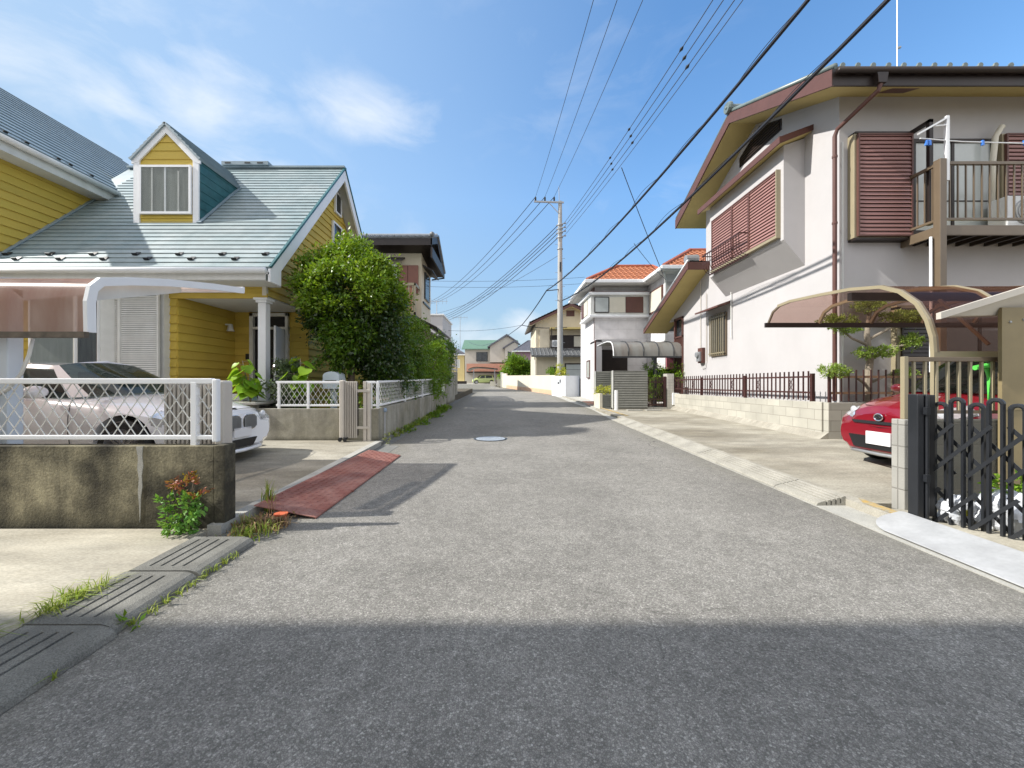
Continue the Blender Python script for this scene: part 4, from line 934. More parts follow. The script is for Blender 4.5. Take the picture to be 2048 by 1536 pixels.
# ------------------------------------------------------------------ big two-storey house on the right
def right_house():
    h = thing('house', 'two storey pinkish white stucco house with brown trim and shutters, right of the street', 'house', (9, 10.2, .2))
    yf, yk, yr = 7.03, 10.26, 13.50; ze, zr = 6.96, 8.41; k = (zr-ze)/(yk-yf)
    zt = lambda y: ze+k*(y-yf) if y < yk else zr-k*(y-yk)
    m = MB(); m.prism([(6.6, 7.7, 0), (6.6, 7.7, zt(7.7)-.33), (6.6, yk, zr-.33), (6.6, 12.8, zt(12.8)-.33), (6.6, 12.8, 0)], (7.6, 0, 0)); m.build('wall', 'stucco', h)
    s = math.hypot(yk-yf, zr-ze); vv = Vector((0, (yk-yf)/s, (zr-ze)/s)); nn = Vector((0, -vv.z, vv.y)); vb = Vector((0, -vv.y, vv.z)); nb = Vector((0, vv.z, vv.y))
    m = MB(); m.tiles((5.93, yf, ze-.02), X, vv, nn, lambda a, b: True, 0, 8.25, s, .275, .25, .05, .02)
    m.prism([(5.93, yf+.02, ze-.05), (14.2, yf+.02, ze-.05), (14.2, yk, zr-.05), (5.93, yk, zr-.05)], nn*-.06)
    m.tiles((5.93, yr, ze-.02), X, vb, nb, lambda a, b: True, 0, 8.25, s, .275, .25, .05, .02)
    m.prism([(5.93, yr-.02, ze-.05), (14.2, yr-.02, ze-.05), (14.2, yk, zr-.05), (5.93, yk, zr-.05)], nb*-.06)
    rf = m.build('roof', 'kawara', h, smooth='auto')
    m = MB(); m.tube([(5.95, yf, ze+.02), (5.95, yk, zr+.03), (5.95, yr, ze+.02)], .05, 8); m.build('verge_tiles', 'kawara', rf, smooth=True)
    m = MB(); m.tube([(5.9, yk, zr+.08), (14.2, yk, zr+.08)], .11, 10); m.box(5.9, 14.2, yk-.1, yk+.1, zr-.05, zr+.06); m.build('ridge', 'kawara', rf)
    m = MB(); m.lathe([(.02, -.06), (.13, -.06), (.15, -.02), (.15, .04), (.10, .05), (.02, .05)], (5.88, yk, zr+.10), 14, 'X'); m.ball((5.84, yk, zr+.1), .05, 8); m.build('ridge_end_tile', 'kawara', rf)
    m = MB(); 
    for kk in range(30): m.lathe([(.01, -.02), (.042, -.02), (.048, 0), (.03, .008), (.01, .01)], (5.93+.1375+.275*kk, yf-.015, ze+.02), 9, 'Y')
    m.build('eave_tile_ends', 'kawara', rf)
    # fascia, gutter, soffit
    m = MB(); m.box(5.90, 14.2, yf, yf+.03, ze-.33, ze-.03); m.build('eave_fascia', 'brown_dark', h)
    m = MB(); m.tube([(5.95, yf-.06, ze-.10), (14.2, yf-.06, ze-.10)], .055, 10); m.build('gutter', 'brown_dark', h, smooth=True)
    m = MB(); m.prism([(5.89, yf, ze-.34), (5.89, yf, ze-.04), (5.89, yk, zr-.04), (5.89, yk, zr-.30)], (.035, 0, 0)); m.prism([(5.89, yr, ze-.34), (5.89, yr, ze-.04), (5.89, yk, zr-.04), (5.89, yk, zr-.30)], (.035, 0, 0)); m.build('rake_board', 'brown_trim', h)
    m = MB(); m.prism([(5.925, yf+.03, ze-.33), (14.2, yf+.03, ze-.33), (14.2, yk, zr-.32), (5.925, yk, zr-.32)], nn*.02); m.prism([(5.925, yr, ze-.33), (14.2, yr, ze-.33), (14.2, yk, zr-.32), (5.925, yk, zr-.32)], nb*.02); m.build('soffit', 'olive_soffit', h)
    m = MB(); m.prism([(7.1, 7.15, zt(7.15)-.345), (7.6, 7.15, zt(7.15)-.345), (7.6, 7.45, zt(7.45)-.345), (7.1, 7.45, zt(7.45)-.345)], (0, 0, .01)); m.build('soffit_vent', 'brown_trim', h)
    m = MB(); m.prism([(6.58, 9.3, 7.32), (6.58, 9.3, 7.58), (6.58, 10.1, 7.93), (6.58, 10.95, 7.58), (6.58, 10.95, 7.32)], (.03, 0, 0)); gv = m.build('gable_vent', 'brown_dark', h)
    m = MB(); m.courses((6.58, 0, 0), Y, Z, -X, [(9.33, 7.34), (10.92, 7.34), (10.92, 7.56), (10.1, 7.9), (9.33, 7.56)], .07, .02, .002); m.build('vent_louvre', 'brown_dark', gv)
    # oriel
    y0, y1 = 8.58, 11.66
    m = MB(); m.prism([(6.6, y0, 3.86), (6.13, y0, 4.43), (6.13, y0, 6.50), (6.6, y0, 6.66)], (0, y1-y0, 0)); ob = m.build('oriel_bay', 'stucco', h)
    m = MB(); m.prism([(6.6, y0-.22, 6.72), (5.90, y0-.22, 6.46), (5.90, y0-.22, 6.54), (6.6, y0-.22, 6.80)], (0, y1-y0+.44, 0)); m.build('oriel_roof', 'brown_dark', ob)
    m = MB(); m.box(5.87, 5.90, y0-.24, y1+.24, 6.41, 6.55); m.prism([(5.90, y0-.24, 6.41), (5.90, y0-.24, 6.55), (6.6, y0-.24, 6.81), (6.6, y0-.24, 6.69)], (0, .03, 0)); m.build('oriel_fascia', 'brown_trim', ob)
    m = MB(); m.prism([(6.6, y0-.2, 6.70), (5.90, y0-.2, 6.44), (5.90, y0-.2, 6.43), (6.6, y0-.2, 6.69)], (0, y1-y0+.4, 0)); m.build('oriel_soffit', 'olive_soffit', ob)
    m = MB(); m.box(6.03, 6.13, y0+.09, y1-.2, 4.50, 4.56); m.box(6.03, 6.13, y0+.09, y0+.12, 4.56, 6.02); m.build('shutter_case', 'tan_metal', ob)
    for a, b in ((8.70, 9.70), (9.70, 10.42), (10.42, 11.44)): louvre(ob, (6.10, a, 4.56), Y, Z, -X, b-a, 1.46, 'brown_shutter', .076, .03, 'shutter', .04, 'brown_trim')
    m = MB(); yy = 9.75
    cage = thing_part = MB()
    cage.bar((5.84, 9.72, 5.02), (5.84, 11.55, 5.02), .03, .03); cage.bar((5.86, 9.72, 4.78), (5.86, 11.55, 4.78), .018, .018); cage.bar((6.05, 9.72, 4.47), (6.05, 11.55, 4.47), .03, .03); cage.bar((5.84, 9.72, 5.02), (6.1, 9.72, 5.02), .025, .025); cage.bar((5.84, 11.55, 5.02), (6.1, 11.55, 5.02), .025, .025)
    while yy < 11.55: cage.tube([(5.84, yy, 5.02), (5.85, yy, 4.66), (5.90, yy, 4.54), (6.05, yy, 4.47)], .009, 5); yy += .115
    cage.build('window_railing', 'brown_iron', ob)
    # small grilled window, canopy, meter, conduits on the street wall
    w_ = window(h, (6.6, 12.45, 2.12), -Y, Z, -X, .88, 1.28, 'bronze', 'glass', (1,), (), .05, .05, None, 'small_window')
    m = MB(); 
    for i in range(8): m.bar((6.50, 11.63+.11*i, 2.12), (6.50, 11.63+.11*i, 3.40), .02, .02, (0, 1, 0))
    for z in (2.2, 3.3): m.bar((6.50, 11.57, z), (6.50, 12.46, z), .02, .03)
    m.build('grille', 'tan_metal', w_)
    m = MB(); m.prism([(6.6, 11.35, 3.62), (6.18, 11.35, 3.50), (6.18, 11.35, 3.55), (6.6, 11.35, 3.70)], (0, 1.35, 0)); m.build('window_canopy', 'brown_trim', h)
    m = MB(); m.box(6.5, 6.6, 12.85, 13.15, 1.95, 2.45); mt = m.build('meter_board', 'brown_trim', h)
    m = MB(); m.box(6.42, 6.5, 12.9, 13.1, 2.0, 2.32); m.lathe([(.001, 0), (.09, 0), (.09, .06), (.001, .06)], (6.36, 13.0, 2.22), 12, 'X'); m.build('electricity_meter', 'galv', mt, bevel=.01)
    for yy, za, zb in ((13.1, 2.3, 4.75), (12.72, 2.0, 4.2)):
        m = MB(); m.tube([(6.57, yy, zb), (6.57, yy, za)], .012, 6); m.build('conduit', 'beige_gate', h)
    m = MB(); m.tube([(6.56, 11.32, 4.0), (6.56, 11.32, 2.85), (6.54, 11.3, 2.6)], .015, 6); m.build('conduit', 'offwhite', h)
    m = MB(); m.tube([(6.57, 12.72, 2.0), (6.55, 12.8, 1.8), (6.55, 12.98, 1.78), (6.5, 13.0, 1.95)], .012, 6); m.build('cable_loop', 'offwhite', h)
    # corner downpipe
    m = MB(); m.tube([(6.72, 6.98, 6.62), (6.70, 7.0, 6.52), (6.48, 7.60, 6.22), (6.46, 7.64, 6.10), (6.46, 7.64, .92)], .038, 10); dp = m.build('downpipe', 'brown_trim', h, smooth='auto')
    m = MB(); m.prism([(6.62, 6.93, 6.80), (6.82, 6.93, 6.80), (6.79, 6.93, 6.62), (6.65, 6.93, 6.62)], (0, .1, 0)); m.build('rain_hopper', 'brown_dark', dp)
    for z in (1.6, 3.0, 4.4, 5.7): m = MB(); m.lathe([(.038, -.02), (.046, -.02), (.046, .02), (.038, .02)], (6.46, 7.64, z), 10); m.build('pipe_bracket', 'brown_trim', dp)
    m = MB(); m.tube([(6.63, 7.66, 6.0), (6.63, 7.66, .92)], .014, 6); m.build('conduit', 'offwhite', h)
    # front wall: shutter boxes and windows
    m = MB(); m.box(6.76, 7.88, 7.55, 7.70, 4.08, 6.10); c = m.build('shutter_case', 'tan_metal', h, bevel=.006)
    m = MB(); m.box(6.77, 7.90, 7.53, 7.71, 4.04, 4.08); m.box(6.77, 7.90, 7.53, 7.71, 6.10, 6.13); m.build('case_trim', 'brown_dark', c)
    louvre(c, (6.80, 7.545, 4.10), X, Z, -Y, 1.06, 1.98, 'brown_shutter', .076, .03, 'shutter', .034, 'brown_trim')
    m = MB(); m.box(7.86, 7.93, 7.22, 7.70, 6.10, 6.16); m.box(7.86, 7.93, 7.22, 7.28, 4.2, 6.16); m.build('screen_post', 'brown_dark', h)
    window(h, (7.95, 7.68, 4.18), X, Z, -Y, 1.62, 1.86, 'brown_dark', 'glass_frost', (1,), (.35,), .07, .07, None, 'balcony_window')
    m = MB(); m.box(9.62, 10.8, 7.55, 7.70, 4.08, 6.10); c2 = m.build('shutter_case', 'tan_metal', h)
    louvre(c2, (9.66, 7.545, 4.10), X, Z, -Y, 1.1, 1.98, 'brown_shutter', .076, .03, 'shutter', .034, 'brown_trim')
    m = MB(); m.tube([(9.62, 7.55, 6.22), (9.55, 7.5, 6.2), (9.43, 7.5, 6.0), (9.40, 7.52, 5.5), (9.42, 7.55, 4.6)], .045, 10); m.build('duct', 'beige', h, smooth=True)
    m = MB(); m.box(7.62, 7.70, 7.58, 7.70, .9, 2.75); m.box(7.62, 8.42, 7.58, 7.7, 2.70, 2.78); c3 = m.build('shutter_case', 'tan_metal', h)
    louvre(c3, (7.70, 7.60, .92), X, Z, -Y, .70, 1.80, 'brown_dark', .076, .03, 'shutter', .03, 'brown_dark')
    window(h, (8.45, 7.68, .75), X, Z, -Y, 1.7, 2.0, 'brown_dark', 'glass', (1,), (.45,), .08, .06, 'curtain_dark', 'garden_window')
    # balcony
    bz = 3.93; bx0, bx1, by = 7.80, 13.0, 7.00
    m = MB(); m.box(bx0, bx1, by, by+.05, bz, bz+.17); m.box(bx0, bx0+.05, by, 7.69, bz, bz+.17); bal = m.build('balcony', 'bronze', h)
    m = MB(); m.box(bx0+.05, bx1, by+.05, 7.69, bz+.13, bz+.16); m.build('deck', 'olive_soffit', bal)
    m = MB()
    for i in range(18): x = bx0+.2+i*.28; m.box(x, x+.05, by+.05, 7.66, bz+.02, bz+.125)
    m.build('joists', 'brown_dark', bal)
    m = MB(); m.box(bx0, bx1, by, by+.055, 5.20, 5.25); m.box(bx0, bx1, by+.01, by+.045, 4.20, 4.24); m.box(bx0, bx0+.055, by, 7.6, 5.20, 5.25); m.box(bx0+.01, bx0+.045, by, 7.6, 4.20, 4.24); rl = m.build('railing', 'bronze', bal)
    x = bx0+.20
    while x < 10.6: m = MB(); m.box(x, x+.022, by+.015, by+.035, 4.24, 5.2); m.build('baluster', 'bronze', rl); x += .145
    for yy in (7.13, 7.26, 7.39, 7.52): m = MB(); m.box(bx0+.017, bx0+.037, yy, yy+.02, 4.24, 5.2); m.build('baluster', 'bronze', rl)
    m = MB(); m.box(7.78, 7.90, 6.97, 7.09, .15, 5.29); m.build('balcony_post', 'bronze', bal, bevel=.006)
    m = MB(); m.tube([(7.73, 7.08, 3.92), (7.73, 7.08, .9)], .022, 8); m.build('drain_pipe', 'white', bal)
    # laundry rack
    m = MB(); m.box(7.91, 7.96, 6.98, 7.03, 4.9, 6.06); m.bar((7.93, 7.0, 6.03), (7.42, 7.0, 5.74), .045, .03); m.bar((7.93, 7.0, 5.90), (7.72, 7.0, 5.88), .02, .02); m.build('laundry_arm', 'white', bal)
    # ground storey at the back: lower block
    m = MB(); g = lambda y: 5.22-.4115*(y-12.6)
    m.prism([(6.6, 12.81, 0), (6.6, 12.81, g(12.81)-.22), (6.6, 14.4, g(14.4)-.22), (6.6, 14.4, 0)], (6, 0, 0)); m.prism([(6.6, 14.4, 3.74), (6.6, 14.4, g(14.4)-.22), (6.6, 15.7, g(15.7)-.22)], (.1, 0, 0)); m.box(8, 12.6, 14.4, 16, 0, g(16)-.25); m.build('rear_wall', 'stucco', h)
    s2 = math.hypot(4, 1.646); v2 = Vector((0, -4/s2, 1.646/s2)); n2 = Vector((0, 1.646/s2, 4/s2))
    m = MB(); m.tiles((5.93, 16.6, 3.57), X, v2, n2, lambda a, b: True, 0, 6.6, s2, .275, .25, .045, .02); m.prism([(5.93, 12.6, 5.19), (12.6, 12.6, 5.19), (12.6, 16.6, 3.54), (5.93, 16.6, 3.54)], n2*-.05); r2 = m.build('rear_roof', 'kawara', h, smooth='auto')
    m = MB(); m.tube([(5.93, 12.6, 5.25), (5.93, 16.6, 3.6)], .045, 8); m.build('verge_tiles', 'galv', r2, smooth=True)
    m = MB(); m.prism([(5.89, 12.6, 4.97), (5.89, 12.6, 5.17), (5.89, 16.6, 3.53), (5.89, 16.6, 3.38)], (.035, 0, 0)); m.box(5.89, 7.6, 12.57, 12.60, 4.94, 5.19); m.build('rear_fascia', 'brown_trim', h)
    m = MB(); m.prism([(5.925, 12.6, 4.98), (6.9, 12.6, 4.98), (6.9, 16.6, 3.40), (5.925, 16.6, 3.40)], (0, 0, .02)); m.build('rear_soffit', 'olive_soffit', h)
    m = MB(); m.lathe([(.02, -.35), (.13, -.35), (.15, 0), (.13, .05), (.02, .05)], (6.25, 12.75, 5.33), 12, 'X'); m.build('ridge_end_tile', 'galv', r2)
    m = MB()
    m.box(6.55, 6.62, 14.40, 14.46, .6, 3.74); m.box(6.55, 6.62, 15.05, 15.12, .5, 3.74); m.box(6.55, 6.62, 14.4, 15.12, 3.68, 3.76); m.box(6.55, 6.62, 14.4, 15.12, 3.0, 3.05)
    dr = m.build('entrance_lattice', 'brown_trim', h)
    m = MB()
    for i in range(8): m.bar((6.59, 14.5+.075*i, .7), (6.59, 14.5+.075*i, 3.0), .03, .03, (0, 1, 0))
    m.build('lattice_bars', 'brown_trim', dr)
    m = MB(); m.box(6.64, 6.66, 14.42, 15.1, .6, 3.7); m.build('lattice_pane', 'glass', dr)
right_house()

def ac_unit(label, c, w=.8, d=.3, hh=.55, face='-Y'):
    t = thing('air_conditioner', label, 'air conditioner', c)
    x, y, z = c; m = MB(); m.box(x-w/2, x+w/2, y, y+d, z+.04, z+hh); m.build('casing', 'white', t, bevel=.012)
    m = MB(); m.lathe([(.001, 0), (hh*.36, 0), (hh*.38, -.008), (hh*.36, -.012), (.001, -.012)], (x-w*.12, y, z+hh*.52), 18, 'Y'); g = m.build('fan_grille', 'galv', t)
    m = MB()
    for r in (.12, .24, .33): m.tube([(x-w*.12+hh*r*math.cos(a), y-.018, z+hh*.52+hh*r*math.sin(a)) for a in [k*math.pi/8 for k in range(17)]], .006, 4)
    m.build('grille_rings', 'offwhite', g)
    for s in (-.3, .3): m = MB(); m.box(x+w*s-.03, x+w*s+.03, y, y+d, z, z+.04); m.build('foot', 'dark_metal', t)
ac_unit('white air conditioner on the upstairs balcony behind its railing', (9.75, 7.22, 4.12), .9, .3, .62)
def clothes_line():
    t = thing('laundry_pole', 'thin laundry pole with blue clips hanging in front of the balcony windows', 'laundry pole', (8.6, 7.0, 5.57))
    m = MB(); m.tube([(7.45, 7.0, 5.66), (8.2, 7.0, 5.60), (9.3, 7.0, 5.57), (11, 7.0, 5.58)], .011, 6); m.build('pole', 'white', t)
    for x in (7.55, 7.60, 8.55, 9.3):
        m = MB(); a = random.uniform(-.02, .02); m.prism([(x, 6.98, 5.62), (x+.03, 6.98, 5.62), (x+.035+a, 6.98, 5.53), (x-.005+a, 6.98, 5.53)], (0, .03, 0)); m.build('clip', 'plastic_blue', t)
clothes_line()
def antenna_mast():
    t = thing('antenna_mast', 'thin metal antenna mast rising above the tiled roof at the upper right', 'antenna', (9.05, 9.0, 7.8))
    m = MB(); m.tube([(9.05, 9.0, 7.7), (9.05, 9.0, 12.8)], .013, 6); m.build('mast', 'galv', t)
    m = MB(); m.tube([(9.05, 9, 9.0), (9.12, 9, 9.02)], .03, 6); m.build('clamp', 'galv', t)
antenna_mast()

def right_carport():
    top = thing('carport', 'bronze carport with a curved smoky brown roof over the red car', 'carport', (4.07, 3.7, gz(3.7)+.07))
    prof = [(3.70, 1.55), (3.71, 1.70), (3.755, 1.87), (3.85, 2.05), (4.02, 2.21), (4.23, 2.31), (4.6, 2.375), (5.04, 2.41), (5.57, 2.44), (5.82, 2.42), (5.97, 2.35), (6.07, 2.2)]
    def arch(x, w, hh, name, mt, pr=prof, off=0):
        m = MB(); k = len(pr); vs = []
        for i, (y, z) in enumerate(pr):
            a = Vector(pr[max(i-1, 0)]); b = Vector(pr[min(i+1, k-1)]); t = (b-a).normalized(); n = Vector((-t.y, t.x))
            for sx, q in ((0, off), (w, off), (w, off-hh), (0, off-hh)): vs.append((x+sx, y+n.x*q, z+n.y*q))
        fs = [(i*4+j, i*4+(j+1) % 4, (i+1)*4+(j+1) % 4, (i+1)*4+j) for i in range(k-1) for j in range(4)]+[(0, 1, 2, 3), tuple((k-1)*4+j for j in (3, 2, 1, 0))]
        m.add(vs, fs); return m.build(name, mt, top)
    full = [(3.70, gz(3.7)+.06)]+prof
    arch(4.06, .03, .036, 'post_arch', 'tan_metal', full[:9]+[(5.57, 2.44), (5.82, 2.42)], .01)
    arch(4.09, .02, .03, 'arch_rib', 'bronze', prof, .012)
    for k in range(1, 7): arch(4.07+.80*k, .035, .04, 'roof_rib', 'bronze' if k != 1 else 'tan_metal', prof, .012)
    m = MB(); m.strip([(4.09, y, z) for y, z in prof], (5.6, 0, 0)); m.build('roof_panel', 'poly_smoke', top, smooth=True)
    m = MB(); m.box(4.05, 9.7, 6.05, 6.09, 2.13, 2.20); m.build('front_rail', 'brown_dark', top)
    m = MB(); m.box(4.09, 9.7, 4.60, 4.66, 2.24, 2.33); m.build('cross_beam', 'brown_dark', top)
    m = MB(); m.box(4.09, 9.7, 3.69, 3.72, 1.50, 1.56); m.build('side_rail', 'tan_metal', top)
    m = MB(); m.bar((4.9, 3.95, 1.65), (4.9, 4.4, 2.2), .025, .025); m.build('brace', 'bronze', top)
right_carport()

def near_shed():
    t = thing('shed', 'gold brown sheet metal shed with a sloping roof at the right edge', 'shed', (5.0, 3.6, .06))
    m = MB()
    m.box(4.41, 5.8, 3.46, 3.49, .06, 1.93)
    m.build('wall_sheet', 'shed_gold', t)
    m = MB(); m.box(4.41, 5.8, 3.452, 3.46, 1.02, 1.05); m.build('rail', 'shed_gold', t)
    m = MB(); m.prism([(3.78, 3.38, 1.815), (5.9, 3.38, 2.47), (5.9, 3.38, 2.53), (3.78, 3.38, 1.87)], (0, .04, 0)); m.build('roof_edge', 'beige_gate', t)
    m = MB(); m.add([(3.82, 3.42, 1.845), (5.9, 3.42, 2.49), (5.9, 3.75, 1.93), (4.02, 3.60, 1.86), (3.82, 3.42, 1.865), (5.9, 3.42, 2.51), (5.9, 3.75, 1.95), (4.02, 3.60, 1.88)], [(0, 1, 2, 3), (7, 6, 5, 4), (0, 4, 5, 1), (1, 5, 6, 2), (2, 6, 7, 3), (3, 7, 4, 0)]); m.build('roof_sheet', 'beige_gate', t)
    for i in range(3): m = MB(); m.lathe([(.001, 0), (.012, 0), (.01, -.008), (.001, -.01)], (4.48+.12*i, 3.46, 1.80+.02*i), 8, 'Y'); m.build('bolt', 'galv', t)
M['shed_gold'] = mat('shed_gold', (.24, .19, .10), .5, var=.15, nscale=2)
near_shed()

def block_pier_wall():
    t = thing('block_wall', 'short grey concrete block wall with its lit end and shade coloured into its front beside the red car', 'wall', (4.0, 3.56, .1))
    m = MB(); m.box(3.585, 3.64, 3.50, 3.62, .06, .93); m.build('wall_end', 'block_grey', t, bevel=.006)
    m = MB(); m.box(3.641, 4.62, 3.505, 3.615, .06, .928); m.build('wall_body', 'block_shaded', t, bevel=.004)
block_pier_wall()
def pier_railing():
    t = thing('metal_railing', 'tan and bronze upright bar railing on top of the grey block wall', 'railing', (4.1, 3.56, .93))
    m = MB(); m.box(3.66, 4.60, 3.54, 3.58, 1.455, 1.495); m.build('top_rail', 'bronze', t, bevel=.004)
    m = MB(); m.box(3.66, 4.60, 3.545, 3.575, .98, 1.01); m.build('bottom_rail', 'bronze', t)
    for i in range(9): m = MB(); x = 3.72+.103*i; m.box(x, x+.02, 3.55, 3.57, 1.01, 1.455); m.build('bar', 'tan_metal', t)
    m = MB(); m.box(3.625, 3.665, 3.54, 3.58, .93, 1.50); m.build('post', 'tan_metal', t, bevel=.004)
pier_railing()

def accordion_gate():
    A, B = Vector((3.55, 3.27, .055)), Vector((4.04, 2.37, .055)); d = (B-A); L_ = d.length; d.normalize(); n = Vector((d.y, -d.x, 0))
    t = thing('accordion_gate', 'black folding lattice gate standing open at the right edge of the picture', 'gate', (3.6, 3.2, .055))
    m = MB(); m.box(3.385, 3.44, 3.20, 3.28, .05, 1.165); m.box(3.45, 3.475, 3.19, 3.28, .05, 1.165); m.build('gate_post', 'dark_metal', t, bevel=.006)
    m = MB(); m.box(3.48, 3.56, 3.22, 3.30, .15, 1.16); m.build('catch_box', 'black', t, bevel=.01)
    for z in (.45, 1.0): m = MB(); m.box(3.43, 3.46, 3.17, 3.20, z, z+.06); m.build('hinge', 'dark_metal', t)
    for i in range(12):
        s0 = .033+i*.098; s1 = s0+.066; hi = 1.155 if i % 2 else 1.115; lo = .07 if i % 2 else .055; o = n*(.014 if i % 2 else -.014)
        P, Q = A+d*s0+o, A+d*s1+o
        m = MB(); m.bar((P.x, P.y, lo), (P.x, P.y, hi-.05), .018, .022, (1, 0, 0)); m.build('upright', 'dark_metal', t)
        m = MB(); m.bar((Q.x, Q.y, lo+.02), (Q.x, Q.y, hi-.05), .018, .022, (1, 0, 0)); m.build('upright', 'dark_metal', t)
        m = MB(); m.tube([P+(Q-P)*(.5-.5*math.cos(a))+Vector((0, 0, hi-.055-P.z+.03*math.sin(a))) for a in [math.pi*k/8 for k in range(9)]], .016, 6); m.build('arch_cap', 'dark_metal', t)
    for (za, zb, run) in ((.93, .52, .32), (.40, .085, .25)):
        for k in range(-2, 7):
            for sg in (0, 1):
                s0 = .02+k*.196; s1 = s0+run
                p, q = (s0, za), (s1, zb)
                if sg: p, q = (s0, zb), (s1, za)
                # clip to the gate
                def cut(p, q):
                    (a, za_), (b, zb_) = p, q
                    if b < .03 or a > L_+.3: return None
                    if a < .03: f = (.03-a)/(b-a); a, za_ = .03, za_+(zb_-za_)*f
                    return (a, za_), (b, zb_)
                r = cut(p, q)
                if not r: continue
                o = n*(.028 if sg else -.028); (a, z0), (b, z1) = r
                m = MB(); m.bar(A+d*a+o+Vector((0, 0, z0-A.z)), A+d*b+o+Vector((0, 0, z1-A.z)), .008, .026); m.build('cross_bar', 'dark_metal', t)
accordion_gate()

def bag(label, c, sx, sy, sz, seed, mt='bag'):
    rg = np.random.default_rng(seed); m = MB(); nu, nv = 46, 26; ph = rg.uniform(0, 6, 8)
    for j in range(nv+1):
        t = math.pi*j/nv
        for i in range(nu):
            a = 2*math.pi*i/nu
            r = 1+.10*math.sin(3*a+ph[0]+2*t)-.10*abs(math.sin(5.5*a+ph[5]+4*t))-.06*abs(math.sin(9*t+ph[6]+3*a))+rg.normal(0, .012)+.07*math.sin(7*a+ph[1]+3*t)+.05*math.sin(5*t+ph[2]+2*a)+.03*math.sin(13*a+ph[3])
            zz = -math.cos(t); rr = max(0.0, math.sin(t))**.55
            m.v.append((c[0]+sx*rr*r*math.cos(a), c[1]+sy*rr*r*math.sin(a), c[2]+sz*max(0, (zz+.8)*.55)*(1+.06*math.sin(4*a+ph[4]))))
    m.f = [(j*nu+i, j*nu+(i+1) % nu, (j+1)*nu+(i+1) % nu, (j+1)*nu+i) for j in range(nv) for i in range(nu)]
    o = m.build('plastic_bag', mt, smooth='auto', origin=c); tag(o, label, 'bag', 'plastic bags behind the black gate'); return o
bag('crumpled white plastic bag with a yellow mark next to the black gate post', (3.70, 3.20, .11), .13, .10, .22, 3)
b2 = bag('large white plastic sack of garden soil behind the black gate bars', (3.93, 3.06, .11), .19, .15, .30, 5)
mb = MB(); mb.prism([(3.655, 3.095, .20), (3.69, 3.09, .205), (3.70, 3.09, .235), (3.675, 3.092, .25), (3.65, 3.096, .23)], (0, .012, 0)); o = mb.build('flower_print', 'leaf_yellow', None); tag(o, 'small yellow flower shaped scrap on the white bag by the gate post', 'flower')
def sprayer():
    t = thing('hand_sprayer', 'bright green plastic hand sprayer hanging on the tan railing', 'sprayer', (4.50, 3.60, 1.36))
    m = MB(); m.tube([(4.36, 3.62, 1.40), (4.50, 3.62, 1.42)], [.022, .03], 8); m.build('head', 'plastic_green', t)
    m = MB(); m.tube([(4.47, 3.62, 1.40), (4.50, 3.62, 1.32), (4.515, 3.62, 1.10)], [.018, .02, .024], 8); m.build('handle', 'plastic_green', t)
sprayer()
